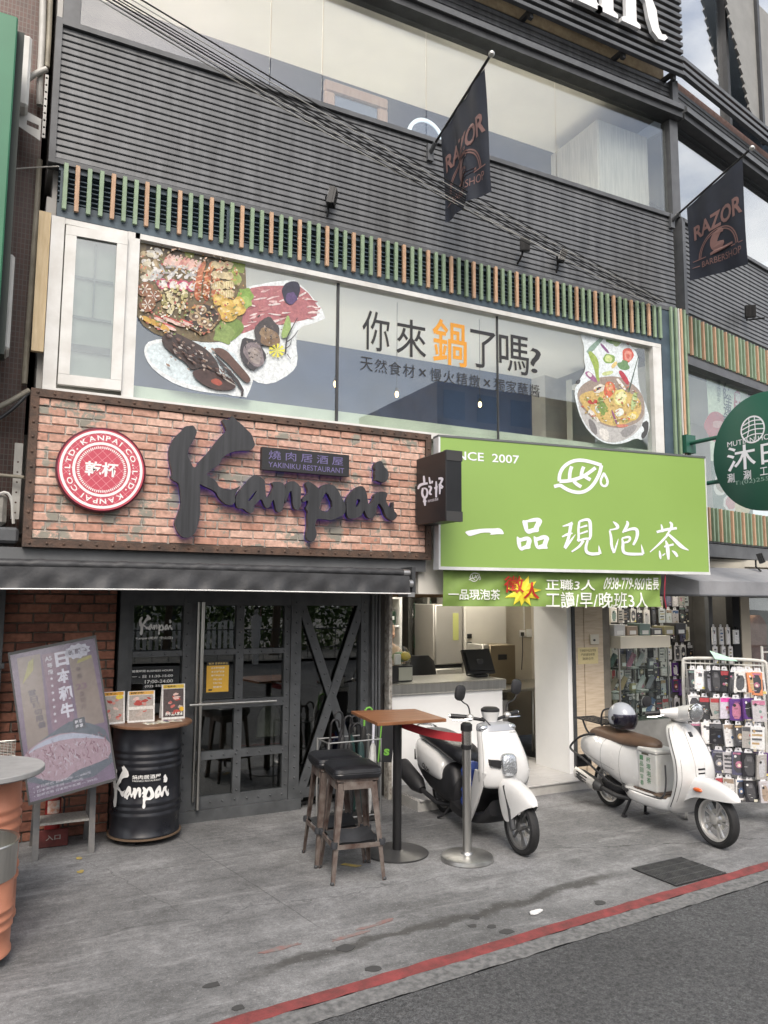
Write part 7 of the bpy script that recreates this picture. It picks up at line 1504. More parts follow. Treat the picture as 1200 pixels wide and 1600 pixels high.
FSH = Fr(V(1.093, -.02, .80), -V.r, Vector((0, 0, 1))-V.d*.1); b = MB(); text(b, Fr(V(1.085, .155, .78), -V.r*1.0, (Vector((0, 0, 1))-V.d*.45)), 'Vespa', .02, .0, .12, .035, c=.004, warp=lambda x, y: (x+.3*y, y)); b.build('script_badge', M_rim, S)
# helmet on its seat
HL = thing('helmet', 'grey open-face helmet with dark visor resting on the brown scooter seat', 'helmet', V(.22, .02, .75)); hc = V(.22, .02, .885); HM = Matrix((V.d, V.r, Vector((0, 0, 1)))).transposed()
b = MB(); rg = []
for i in range(13):
    th = pi*.03+(pi*.70)*i/12; r_ = sin(th); z_ = cos(th)
    rg.append([hc+HM @ Vector((.142*r_*cos(2*pi*j/28), .128*r_*sin(2*pi*j/28), .14*z_)) for j in range(28)])
b.loft(rg, 0, True); b.build('shell', mat('helmet_grey', (.34, .36, .40), .22, coat=.6), HL, True)
b = MB(); b.lathe([(.105, -.085), (.118, -.075), (.120, -.06)], hc, 28); b.build('lining', M_sblk, HL, True)
b = MB(); rg = []
for i in range(7):
    z_ = -.10+.14*i/6; rr_ = sqrt(max(.01, 1-(z_/.16)**2)); rg.append([hc+HM @ Vector((.158*rr_*cos(a), .142*rr_*sin(a), z_)) for a in [radians(q_) for q_ in range(-75, 76, 10)]])
b.add([p for r in rg for p in r], [(i*16+j, i*16+j+1, (i+1)*16+j+1, (i+1)*16+j) for i in range(6) for j in range(15)]); b.build('visor', glassmat('visor_smoke', (.16, .14, .2), 1.5, .02, .05), HL, True)
for s_ in (-1, 1): b = MB(); p = hc+HM @ Vector((.04, s_*.132, .0)); b.lathe([(.022, 0), (.02, .012), (.005, .015)], p, 14, V.r*s_); b.build('visor_pivot', M_sblk, HL, True)
# foam box on the floorboard
FX = thing('foam_box', 'worn white foam box with hand-written green characters on the scooter floor', 'box', V(.70, .02, .315)); FB_ = Fr(V(.56, .145, .315), V.d, Vector((0, 0, 1)))
M_foam = mat('foam_white', (.66, .66, .64), .8, col2=(.56, .55, .51), vs=6, bump=.3, bs=50, detail=7); FBW = Fr(V(.54, .15, .313), V.d)
b = MB(); b.fbox(FBW, 0.02, .255, .0, .325, -.27, -.02); o = b.build('tub', M_foam, FX); m_ = o.modifiers.new('b', 'BEVEL'); m_.width = .01; m_.segments = 2
b = MB(); b.fbox(FBW, .014, .261, .327, .365, -.276, -.014); o = b.build('lid', M_foam, FX); m_ = o.modifiers.new('b', 'BEVEL'); m_.width = .012; m_.segments = 2
M_gp = mat('marker_green', (.10, .26, .13), .7)
b = MB()
for i, ch in enumerate('一品回甘香'): text(b, FBW, ch, .045, .255-i*.055, .09, .296-i*.055, c=-.018, bold=.01)
for i, ch in enumerate('杯現泡茶'): text(b, FBW, ch, .13, .245-i*.06, .185, .293-i*.06, c=-.018, bold=.01)
b.build('lettering', M_gp, FX); b = MB(); b.fbox(FBW, .07, .16, .305, .322, -.022, -.019); b.build('handle_notch', mat('foam_shade', (.1, .09, .07), .9), FX)
RM = thing('folded_rag', 'brown rag under the foam box on the floorboard', 'rag', V(.75, .05, .31)); b = MB(); b.loft([ring_sec(V(s_, .03, .306), V.r, Vector((0, 0, 1)), .15, .008, .002, 16, 5) for s_ in (.80, .85, .90, .95)]); b.build('cloth', mat('rag_brown', (.12, .085, .06), .9, var=.3, vs=15), RM, True)

# ---- white city scooter, left
V = Veh((3.97, 6.46), (3.879, 5.163))
S = thing('scooter', 'white commuter scooter with black seat parked behind the queue post', 'scooter', V(.6))
b = MB(); body_loft(b, V, [(-.42, .56, .03, .03, .03), (-.38, .55, .12, .09, .08), (-.25, .52, .185, .13, .15), (-.05, .49, .205, .14, .15), (.12, .46, .20, .14, .14), (.22, .43, .185, .12, .11), (.25, .42, .17, .09, .08)], 26, 5, 3); b.build('side_panels', M_pw, S, True)
b = MB(); body_loft(b, V, [(-.36, .45, .12, .12, .14), (-.1, .38, .16, .16, .16), (.2, .34, .17, .17, .17), (.34, .32, .14, .2, .17), (.42, .26, .13, .14, .12)], 22, 5, 3.2); b.build('under_body', M_sblk, S, True)
b = MB(); body_loft(b, V, [(-.34, .66, .06, .03, .03), (-.30, .68, .13, .06, .05), (-.1, .68, .155, .075, .06), (.15, .65, .16, .08, .06), (.36, .61, .15, .085, .06), (.48, .58, .10, .07, .06), (.53, .56, .04, .04, .04)], 24); b.build('seat', M_lea, S, True)
b = MB(); b.tube(chaik3([V(-.26, -.12, .68), V(-.42, -.11, .73), V(-.46, -.05, .75), V(-.46, .05, .75), V(-.42, .11, .73), V(-.26, .12, .68)]), .012, 8); b.build('grab_rail', M_chr, S, True)
b = MB(); body_loft(b, V, [(.34, .17, .13, .06, .07), (.55, .16, .165, .05, .06), (.78, .165, .165, .05, .05), (.92, .20, .14, .06, .05), (1.0, .28, .11, .07, .06)], 20, 5, 4); b.build('floorboard', M_sblk, S, True)
b = MB(); shield_loft(b, V, [(.46, 1.03, .15, .05, .02), (.49, 1.035, .22, .075, .02), (.58, 1.04, .235, .09, .02), (.68, 1.02, .225, .10, .02), (.78, .98, .205, .10, .02), (.86, .94, .188, .095, .025), (.905, .915, .175, .088, .03)]); b.build('front_shield', M_pw, S, True)
seam(V, S, V.rings[-1][:15], .003); seam(V, S, [r[2] for r in V.rings[4:]]); seam(V, S, [r[12] for r in V.rings[4:]])
b = MB(); b.tube(chaik3([V(.84, .1, .98), V(.93, .13, 1.02), V(.98, .08, .95), V(.94, .03, .90)]), .005, 6); b.build('brake_cable', M_sblk, S, True)
b = MB(); shield_loft(b, V, [(.905, .915, .178, .091, .03), (.93, .905, .173, .086, .03), (.955, .895, .155, .075, .03), (.965, .89, .10, .05, .03)]); b.build('turn_signal_band', mat('band_grey', (.36, .37, .39), .25, metal=.3), S, True)
for s_ in (-1, 1):
    b = MB(); b.ell(V(.955, s_*.13, .925), .05, .03, .032, 12, 8, M=Matrix((V.r, V.d, Vector((0, 0, 1)))).transposed()); b.build('turn_signal', M_len, S, True)
    rg = [];
    for z_, sc_, w_, t_ in ((.60, 1.03, .21, .085), (.47, .985, .215, .08), (.34, .915, .21, .07), (.22, .83, .20, .06), (.11, .745, .19, .05)): rg.append(ring_sec(V(sc_, s_*w_, z_), V.r, V.d, .018, t_, t_, 14, 3))
    b = MB(); b.loft(rg); b.build('shield_leg', M_pw, S, True)
b = MB(); shield_loft(b, V, [(.13, .74, .13, .03, .03), (.3, .84, .135, .03, .03), (.5, .94, .15, .04, .03), (.75, .91, .16, .03, .05), (.86, .88, .13, .03, .05)]); b.build('inner_shield', M_sblk, S, True)
b = MB(); b.loft([ring_sec(V(1.118+o_, -.0, .655), V.r, Vector((0, 0, 1))-V.d*.12, .068*k, .085*k, .085*k, 24, 3.5) for o_, k in ((0, 1.06), (.022, 1.04), (.036, .94), (.046, .7), (.05, .2))]); b.build('headlight', M_len, S, True)
b = MB(); b.poly(Fr(V(1.095, .165, .66), -V.r, Vector((0, 0, 1))), [(-.01, 0), (.085, -.03), (.085, .035), (-.01, .045)], -.03, .045); b.build('air_inlet', M_sblk, S)
b = MB(); b.lathe([(.055, .0), (.062, .05), (.078, .1), (.08, .115)], V(.84, 0, .935), 24); b.build('meter_pod', M_pw, S, True); b = MB(); b.lathe([(.081, .112), (.08, .13), (.06, .145), (.001, .148)], V(.84, 0, .935), 24); b.build('meter_face', M_sblk, S, True)
steer = .12
for s_ in (-1, 1):
    b = MB(); b.tube(chaik3([V(.84, s_*.04, .97), V(.83, s_*.12, .985), V(.80, s_*.20, 1.0)]), .014, 8); b.build('handlebar', M_sblk, S, True)
    b = MB(); b.tube([V(.80, s_*.20, 1.0), V(.74, s_*.33, 1.01)], .02, 10); b.build('grip', M_sblk, S, True)
    b = MB(); b.tube([V(.74, s_*.33, 1.01), V(.735, s_*.345, 1.01)], .016, 10); b.tube([V(.85, s_*.18, .99), V(.83, s_*.26, .985), V(.79, s_*.33, .98)], .007, 6); b.build('brake_lever', M_chr, S, True)
    b = MB(); b.ell(V(.815, s_*.185, 1.0), .035, .035, .03, 10, 7); b.build('switch_block', M_rim, S, True)
    mt = V(.82, s_*.28, 1.21+(0.03 if s_ < 0 else 0)); b = MB(); b.tube(chaik3([V(.81, s_*.18, 1.02), V(.80, s_*.19, 1.10), V(.83, s_*.26, 1.13), mt-Vector((0, 0, .05))]), .006, 6); b.build('mirror_stalk', M_sblk, S, True)
    b = MB(); b.loft([ring_sec(mt+V.d*o_, V.r*.97+Vector((0, 0, .2)), Vector((0, 0, 1))-V.r*.2, .048*k, .062*k, .062*k, 18, 3) for o_, k in ((-.012, 1), (0, 1.05), (.014, .9), (.022, .5))]); b.build('mirror', M_sblk, S, True)
mudguard(V, S, [(1.51, .42, .41, .015), (1.47, .46, .395, .048), (1.40, .50, .35, .075), (1.32, .53, .29, .09), (1.25, .548, .245, .095), (1.19, .555, .26, .095), (1.13, .555, .35, .09), (1.09, .55, .44, .08)])
for s_ in (-1, 1): b = MB(); b.tube([V(1.30, s_*.075, .2), V(1.27, s_*.075, .34), V(1.16, s_*.06, .50)], [.024, .026, .02], 10); b.build('fork_leg', M_dark, S, True)
wheel(V, 1.30, .215, .046, 5, S, mat('rim_dark', (.2, .2, .2), .4, metal=.6), 0); wheel(V, 0, .215, .048, 5, S, mat('rim_dark'))
b = MB(); b.tube([V(-.52, .23, .36), V(-.47, .23, .35), V(-.2, .20, .24), V(-.1, .19, .2)], [.05, .085, .08, .04], 18); b.tube([V(-.1, .19, .2), V(.1, .14, .13), V(.25, .05, .13)], .022, 8); b.build('exhaust', M_sblk, S, True)
b = MB(); b.ell(V(.05, -.05, .2), .13, .2, .11, 14, 8, M=Matrix.Rotation(atan2(V.d.y, V.d.x)-pi/2, 3, 'Z')); b.build('engine', M_sblk, S, True)
b = MB(); b.bar(V(-.5, -.08, .45), V(-.5, .08, .45), .02, .1); b.bar(V(-.36, 0, .46), V(-.5, 0, .46), .12, .03); b.build('plate_holder', M_sblk, S)
for s_ in (-1, 1): b = MB(); b.tube([V(.26, s_*.07, .14), V(.22, s_*.12, .05), V(.16, s_*.16, .01)], .012, 8); b.build('stand_leg', M_sblk, S, True)
FSC = Fr(V(-.07, .206, .43), V.d, Vector((0, 0, 1))-V.d*.0); b = MB(); text(b, FSC, 'CUXi', -.0, -.0, .14, .04, c=.003, bold=.03, warp=lambda x, y: (x+.35*y, y-.33*x)); b.build('side_badge', M_sblk, S)
b = MB(); text(b, Fr(V(1.06, -.05, .895), -V.r), 'CUXi', .0, .0, .06, .012, c=.004, bold=.03); b.build('front_badge', M_dark, S)
RC = thing('raincoat', 'bundled blue raincoat stuffed on the left scooter footboard', 'raincoat', V(.62, 0, .22)); b = MB()
for i, (s_, w_, z_, r_) in enumerate(((.62, .02, .30, .13), (.68, .08, .26, .10), (.58, -.03, .40, .11), (.60, .04, .50, .09), (.72, .0, .36, .10))):
    rg = []
    c = V(s_, w_, z_)
    for k in range(9):
        th = pi*k/8; rg.append([c+Vector((cos(a), sin(a), 0))*r_*max(.02, sin(th))*(1+.18*sin(3*a+i+k))+Vector((0, 0, -r_*cos(th)*1.0)) for a in [2*pi*j/16 for j in range(16)]])
    b.loft(rg)
b.build('cloth', mat('raincoat_blue', (.015, .06, .32), .45, col2=(.02, .03, .12), vs=7), RC, True)
RP = thing('red_pouch', 'small red cloth strip poking out behind the blue raincoat', 'pouch', V(.75, .03, .35)); b = MB(); b.ell(V(.79, .10, .33), .03, .05, .06, 10, 7); b.build('cloth', mat('belt_red'), RP, True)
# ------------------------------------------------------------------ printed films on the window glass
def clip(poly, x0, z0, x1, z1):
    def cut(P, ins, itx):
        o = []
        for i in range(len(P)):
            a, c = P[i-1], P[i]
            if ins(c):
                if not ins(a): o.append(itx(a, c))
                o.append(c)
            elif ins(a): o.append(itx(a, c))
        return o
    for k, v, sg in ((0, x0, 1), (0, x1, -1), (1, z0, 1), (1, z1, -1)):
        if not poly: return poly
        f = lambda p: sg*(p[k]-v) >= 0
        def it(a, c): t = (v-a[k])/(c[k]-a[k]); return (a[0]+t*(c[0]-a[0]), a[1]+t*(c[1]-a[1]))
        poly = cut(poly, f, it)
    return poly
class Pr:
    """layered flat print in a frame with a pixel mapping and a clip box"""
    def __init__(s, F, cv, box): s.F = F; s.cv = cv; s.box = box; s.mb = MB(); s.k = 0
    def p(s, pts, c, smooth=1):
        q = [s.cv(*x) for x in (chaikin(pts, smooth) if smooth else pts)]; q = clip(q, *s.box)
        if len(q) > 2: s.mb.poly(s.F, q, .00006*s.k, c=c); s.k += 1
        return s
    def b(s, u, v, r, c, ry=None, rot=0, n=12, j=.15): return s.p(blob(u, v, r, n, j, ry, rot), c, 1)
FW = Fr((0, 6.626, 0)); CLB = (1.004, 3.80, 6.98, 5.045)
Q = Pr(FW, lambda u, v: FW.px(210+u/3.75, 370+v/3.75), CLB)
WHT, PLT = (.72, .76, .77), (.60, .69, .72)
Q.p([(600, 330), (640, 300), (720, 280), (880, 252), (960, 255), (1140, 470), (1060, 505), (965, 530), (945, 600), (960, 740), (920, 800), (800, 868), (700, 850), (600, 760), (520, 640), (540, 420)], WHT)
Q.p([(55, 650), (90, 605), (250, 590), (420, 600), (600, 610), (700, 800), (690, 870), (645, 965), (600, 960), (580, 925), (420, 915), (250, 872), (120, 790), (62, 710)], WHT)
Q.p([(70, 655), (120, 620), (300, 610), (560, 640), (670, 820), (640, 880), (560, 890), (420, 890), (270, 850), (140, 780), (80, 710)], PLT)
Q.p([(640, 330), (700, 290), (900, 285), (990, 290), (1105, 450), (960, 500), (760, 520), (600, 580), (560, 560)], (.40, .15, .16))
for k in range(70):
    u, v = random.uniform(590, 1080), random.uniform(300, 560)
    if v > 560-(u-560)*.15 or v < 300+max(0, u-980)*1.2: continue
    Q.b(u, v, random.uniform(12, 40), random.choice([(.68, .48, .47), (.72, .58, .56), (.33, .10, .11), (.5, .22, .22), (.74, .64, .62)]), random.uniform(3, 8), random.uniform(-.5, .3), 8, .4)
Q.b(915, 330, 50, (.03, .028, .05), 72, .3); Q.b(920, 360, 32, (.10, .06, .16), 35, .3)
# wooden platter and its contents
Q.p([(-20, 20), (60, 10), (300, 60), (600, 130), (650, 150), (655, 330), (690, 370), (640, 420), (620, 560), (540, 610), (420, 620), (300, 600), (150, 590), (20, 500), (-40, 300)], (.16, .12, .06))
for u, v, r, c in ((610, 170, 45, (.25, .33, .07)), (590, 240, 40, (.35, .42, .12)), (640, 350, 50, (.22, .36, .07)), (650, 380, 40, (.32, .45, .12)), (560, 530, 70, (.17, .26, .06)), (520, 570, 60, (.24, .33, .10)), (330, 90, 40, (.3, .34, .08)), (420, 120, 60, (.10, .08, .04)), (220, 80, 60, (.09, .06, .03)), (120, 60, 60, (.10, .07, .04)), (480, 150, 50, (.1, .08, .04))): Q.b(u, v, r, c, None, 0, 12, .3)
for k in range(26): Q.b(random.uniform(40, 150), random.uniform(80, 260), random.uniform(14, 34), random.choice([(.68, .66, .6), (.6, .56, .44), (.7, .68, .64), (.45, .36, .22)]), random.uniform(10, 18), random.uniform(-1, 1))
for k in range(10): Q.p([(160+k*22, 160+k*4), (200+k*22, 100+k*5), (222+k*22, 105+k*5), (190+k*22, 180+k*4)], random.choice([(.66, .34, .3), (.72, .48, .42), (.7, .55, .5), (.6, .28, .25)]), 1)
for k in range(34): Q.b(random.uniform(110, 360), random.uniform(175, 265), random.uniform(12, 34), random.choice([(.66, .66, .64), (.5, .5, .5), (.72, .7, .68), (.4, .38, .38)]), random.uniform(6, 12), random.uniform(-1, 1))
for k in range(4): u = 165+k*58; Q.b(u, 275+k*6, 36, (.5, .10, .17), 32); Q.b(u+5, 278+k*6, 27, (.74, .70, .68), 24)
for k, (u, v) in enumerate(((370, 270), (420, 270), (470, 280))):
    Q.p([(u-12, v+100), (u-24, v+60), (u-5, v-60), (u+15, v-100), (u+34, v-95), (u+28, v-30), (u+18, v+50), (u+12, v+110)], (.46, .14, .06), 2)
    for j in range(5): Q.p([(u-16, v+60-j*32), (u+22, v+50-j*32), (u+20, v+58-j*32), (u-14, v+70-j*32)], (.66, .36, .22), 0)
    Q.b(u+28, v-90, 16, (.5, .2, .1), 40, .3)
for k in range(8): Q.b(470+(k % 3)*36+8, 170+(k//3)*60, 30, (.60, .50, .30), 24, .2, 10, .25)
for k in range(4): u, v = 500+(k % 2)*52, 285+(k//2)*52; Q.p([(u-30, v-22), (u+30, v-26), (u+32, v+20), (u-26, v+26)], (.68, .58, .34)); [Q.p([(u-24+j*12, v-20), (u-20+j*12, v-20), (u-17+j*12, v+20), (u-21+j*12, v+20)], (.52, .42, .2), 0) for j in range(5)]
for u, v in ((495, 370), (540, 400), (600, 390), (550, 460), (610, 430), (530, 440)): Q.b(u, v, 46, (.62, .42, .10), 34, random.uniform(-.6, .6), 10, .3); Q.b(u-6, v-8, 22, (.72, .55, .2), 14)
for k in range(60): Q.b(random.uniform(150, 300), random.uniform(290, 450), random.uniform(5, 14), random.choice([(.66, .60, .38), (.6, .52, .3), (.72, .66, .46), (.42, .38, .16)]), random.uniform(5, 18))
for u, v in ((60, 310), (110, 350), (75, 400)): Q.b(u, v, 48, (.24, .11, .055), 42); [Q.p([(u, v), (u+34*cos(a)-5*sin(a), v+30*sin(a)+5*cos(a)), (u+34*cos(a)+5*sin(a), v+30*sin(a)-5*cos(a))], (.7, .66, .58), 0) for a in (0, 1.05, 2.1, 3.14, 4.2, 5.2)]
Q.b(390, 480, 108, (.20, .11, .05), 92); Q.b(390, 480, 94, (.05, .035, .025), 78)
for u, v in ((350, 470), (430, 520), (385, 430), (400, 500)): Q.b(u, v, 36, (.45, .33, .2), 28, .4); Q.b(u+4, v+2, 22, (.16, .1, .06), 17, .4); Q.b(u+10, v, 10, (.7, .62, .5), 8)
for k in range(6):
    u, v = 150+(k % 4)*52, 490+(k//2)*22; Q.p([(u-40, v-22), (u+36, v+6), (u+42, v+26), (u-34, v+2)], (.68, .5, .44)); Q.p([(u-40, v-22), (u+36, v+6), (u+34, v-2), (u-36, v-30)], (.56, .11, .09))
for k in range(3): Q.b(75+k*45, 490+k*20, 45, (.55, .33, .07), 16, .5)
# lobster
Q.p([(155, 600), (180, 565), (230, 560), (330, 610), (420, 660), (480, 730), (500, 790), (470, 800), (400, 760), (330, 790), (300, 740), (220, 690), (165, 640)], (.055, .035, .03), 2)
Q.p([(330, 790), (400, 770), (470, 800), (560, 830), (600, 880), (560, 905), (470, 900), (400, 870), (350, 830)], (.065, .035, .03), 2); Q.b(480, 855, 34, (.36, .08, .05), 18, .3); Q.p([(500, 820), (560, 850), (598, 878), (560, 862)], (.6, .55, .5))
Q.p([(440, 660), (520, 650), (600, 740), (670, 820), (680, 850), (650, 862), (590, 800), (540, 740)], (.11, .06, .045), 2); Q.p([(450, 690), (500, 720), (640, 880), (630, 960), (618, 955), (625, 890)], (.05, .04, .04))
for k in range(26): Q.b(random.uniform(180, 480), 0+random.uniform(580, 790), random.uniform(5, 16), random.choice([(.3, .2, .15), (.5, .42, .36), (.16, .08, .06), (.62, .58, .55)]), random.uniform(3, 7), .6)
# abalone, shells, flower, twig
Q.b(770, 560, 78, (.07, .06, .06), 85, .2); Q.b(790, 600, 60, (.22, .14, .08), 50); Q.b(775, 570, 50, (.30, .21, .13), 30, .4)
Q.b(685, 690, 72, (.05, .045, .05), 98, -.5); Q.b(695, 690, 56, (.24, .20, .21), 80, -.5); Q.b(700, 700, 36, (.36, .31, .29), 55, -.5)
for a in range(9): an = a*.7; Q.p([(830, 670), (830+46*cos(an)-9*sin(an), 670+40*sin(an)+9*cos(an)), (830+46*cos(an)+9*sin(an), 670+40*sin(an)-9*cos(an))], (.72, .66, .08), 0)
Q.p([(850, 600), (870, 520), (895, 450), (915, 520), (905, 590)], (.30, .42, .14))
for st in ([(880, 690, 8), (885, 610, 8), (900, 570, 7), (950, 480, 4)], [(890, 620, 6), (930, 590, 5), (955, 550, 3)], [(880, 660, 6), (910, 640, 4), (915, 600, 3)], [(890, 690, 5), (910, 720, 3), (915, 710, 2)]): Q.p(ribbon(st), (.05, .045, .05), 0)
PALF = [(.5, .2, .12), (.62, .42, .3), (.66, .6, .45), (.3, .2, .1), (.2, .26, .08), (.55, .3, .1), (.12, .08, .05), (.7, .66, .6), (.42, .1, .08), (.36, .28, .15)]
for k in range(520):
    u, v = random.uniform(20, 640), random.uniform(40, 590)
    if (u-300)**2/350**2+(v-310)**2/290**2 > 1: continue
    Q.b(u, v, random.uniform(4, 11), random.choice(PALF), random.uniform(3, 7), random.uniform(-1.5, 1.5), 6, .4)
for k in range(110): u = random.uniform(160, 590); v = 575+(u-160)*.62+random.uniform(-45, 60)*(1 if u < 430 else .6); Q.b(u, v, random.uniform(4, 18), random.choice([(.03, .02, .02), (.09, .05, .04), (.16, .09, .07), (.3, .24, .21), (.04, .03, .03), (.05, .03, .03)]), random.uniform(2, 6), random.uniform(.2, 1.0), 7, .4)
for k in range(60): u, v = random.choice(((770, 560), (690, 690))); Q.b(u+random.gauss(0, 32), v+random.gauss(0, 36), random.uniform(4, 12), random.choice([(.05, .045, .045), (.2, .16, .14), (.36, .3, .26), (.12, .1, .09)]), random.uniform(2, 5), random.uniform(0, 3), 6, .4)
WP1 = thing('seafood_window_print', 'large die-cut seafood and beef platter print inside the left window panes', 'window print', FW(1.8, 3.8, 0)); Q.mb.build('print', printmat('film_print', .4, .1, 60, .3, True), WP1, ink=True)
# headline
WP2 = thing('window_headline', 'big window headline characters, the third one orange, over a smaller line', 'lettering', FW(4, 4.2, 0))
M_ink1 = mat('vinyl_black', (.022, .022, .024), .5); M_ink2 = mat('vinyl_orange', (.68, .30, .03), .5)
def wtext(s, x0, y0, x1, y1, mm=M_ink1, bold=.008):
    a, d = FW.px(x0, y1), FW.px(x1, y0); b = MB(); text(b, FW, s, a[0], a[1], d[0], d[1], c=.001, bold=bold); return b.build('character', mm, WP2)
for ch, x0, y0, x1, y1 in (('你', 566, 491, 609, 545), ('來', 619, 504, 666, 554), ('鍋', 676, 506, 729, 566), ('了', 735, 521, 774, 572), ('嗎', 780, 528, 826, 580), ('?', 829, 546, 845, 582)): wtext(ch, x0, y0, x1, y1, M_ink2 if ch == '鍋' else M_ink1, .01 if ch == '鍋' else .004)
sm = '天然食材×慢火精燉×獨家蘸醬'
p0, p1 = FW.px(563, 578), FW.px(846, 617); zz0 = p0[1]
for i, ch in enumerate(sm):
    aw = p0[0]+(p1[0]-p0[0])*i/len(sm); cwid = (p1[0]-p0[0])/len(sm)*.86; hh = cwid if ch != '×' else cwid*.6
    b = MB(); text(b, FW, ch, aw+(0 if ch != '×' else cwid*.2), zz0+(0 if ch != '×' else .03), aw+cwid*(1 if ch != '×' else .8), zz0+hh*1.02+(0 if ch != '×' else .03), c=.001); b.build('character', M_ink1, WP2)
# hotpot print
Q = Pr(FW, lambda u, v: FW.px(880+u/7.275, 500+v/7.275), CLB)
Q.p([(165, 90), (340, 110), (420, 150), (600, 170), (740, 260), (860, 400), (840, 560), (870, 800), (940, 960), (985, 1120), (975, 1280), (900, 1370), (830, 1340), (700, 1400), (560, 1415), (430, 1385), (290, 1270), (200, 1120), (150, 960), (120, 800), (190, 670), (260, 560), (235, 450), (240, 320), (220, 240)], (.66, .72, .74))
Q.p([(150, 820), (250, 700), (450, 640), (650, 640), (800, 730), (900, 840), (935, 1000), (900, 1130), (760, 1210), (600, 1235), (430, 1190), (280, 1080), (180, 950)], (.30, .24, .2), 2)
Q.p([(170, 860), (300, 800), (600, 780), (850, 860), (900, 1000), (860, 1110), (700, 1190), (560, 1210), (420, 1160), (300, 1060), (210, 960)], (.56, .40, .14), 2)
Q.p([(150, 850), (180, 950), (280, 1080), (430, 1190), (600, 1235), (760, 1210), (900, 1130), (935, 1000), (930, 1100), (860, 1260), (700, 1370), (560, 1400), (430, 1370), (300, 1250), (200, 1100)], (.46, .45, .44), 2)
Q.p([(400, 1220), (520, 1250), (520, 1380), (430, 1350)], (.66, .64, .6)); Q.p([(640, 1250), (860, 1170), (800, 1290), (680, 1350)], (.28, .27, .27)); Q.p([(280, 1100), (380, 1190), (390, 1330), (300, 1240)], (.2, .19, .19))
Q.p([(880, 1180), (970, 1130), (970, 1280), (900, 1370), (880, 1300), (930, 1250)], (.05, .05, .05)); Q.p([(150, 690), (200, 670), (190, 720), (150, 740)], (.08, .08, .08))
Q.p([(250, 350), (450, 170), (480, 190), (300, 400)], (.22, .32, .26)); Q.b(560, 220, 90, (.16, .28, .10), 60, 0, 16, .4); Q.b(600, 250, 50, (.3, .42, .2), 40, 0, 12, .4)
Q.b(735, 400, 66, (.55, .10, .07), 88); Q.b(735, 405, 46, (.66, .28, .22), 64); Q.b(735, 408, 24, (.55, .12, .09), 30)
Q.b(520, 440, 66, (.22, .36, .08), 60); Q.b(515, 440, 46, (.55, .62, .26), 42); Q.p([(540, 520), (600, 460), (620, 500), (560, 560)], (.66, .5, .2)); Q.b(690, 520, 60, (.14, .26, .11), 50, .5, 14, .4)
Q.p([(640, 190), (680, 200), (750, 270), (735, 290)], (.42, .05, .07)); Q.p([(620, 580), (670, 570), (750, 690), (740, 750), (680, 690)], (.42, .04, .06)); Q.p([(410, 270), (440, 265), (530, 370), (500, 380)], (.22, .09, .22))
Q.p([(280, 360), (320, 350), (410, 460), (400, 620), (420, 700), (380, 700), (350, 540), (300, 430)], (.30, .40, .08), 2); Q.p([(240, 590), (300, 580), (390, 680), (380, 720), (270, 650)], (.3, .12, .24)); Q.b(300, 620, 30, (.72, .7, .7), 22, .7)
Q.p([(430, 600), (560, 570), (570, 610), (460, 640)], (.5, .56, .26)); Q.p([(740, 800), (850, 410), (856, 415), (748, 830)], (.05, .08, .06), 0)
Q.b(525, 790, 68, (.58, .13, .06), 84); Q.b(530, 770, 40, (.68, .3, .16), 40); Q.b(405, 780, 75, (.66, .62, .54), 44, -.5); Q.b(400, 780, 40, (.06, .05, .05), 14, -.5); Q.b(655, 880, 75, (.66, .62, .22), 90, .3); Q.b(650, 880, 55, (.74, .70, .4), 70, .3)
Q.p([(590, 670), (630, 660), (720, 790), (690, 800)], (.7, .66, .62), 2); Q.p([(790, 820), (850, 840), (810, 1020), (760, 1020)], (.42, .52, .24)); Q.b(790, 1090, 62, (.66, .5, .12), 56); Q.b(795, 1095, 36, (.74, .66, .4), 30)
Q.p([(570, 1040), (660, 990), (700, 1060), (620, 1110)], (.68, .72, .66)); Q.p([(350, 990), (400, 970), (430, 1040), (390, 1070)], (.68, .72, .66)); Q.p([(270, 910), (390, 900), (390, 950), (290, 960)], (.48, .07, .05)); Q.b(450, 980, 50, (.18, .27, .06), 90, -.3, 14, .4); Q.p([(540, 1030), (560, 1020), (620, 1180), (600, 1190)], (.24, .08, .18)); Q.p([(580, 1200), (680, 1180), (760, 1200), (660, 1230)], (.55, .2, .14)); Q.p([(270, 1030), (320, 1010), (420, 1160), (390, 1170)], (.68, .64, .6))
for k in range(220):
    u, v = random.uniform(200, 900), random.uniform(650, 1190)
    if (u-550)**2/340**2+(v-950)**2/230**2 > 1: continue
    Q.b(u, v, random.uniform(6, 22), random.choice([(.56, .4, .12), (.3, .36, .1), (.5, .12, .07), (.68, .62, .4), (.2, .26, .08), (.66, .68, .62), (.4, .28, .1)]), random.uniform(4, 10), random.uniform(-1.5, 1.5), 7, .4)
WP3 = thing('hotpot_window_print', 'die-cut print of a steel hotpot with falling vegetables in the right window pane', 'window print', FW(6.5, 3.8, 0)); Q.mb.build('print', MATS['film_print'], WP3, ink=True)
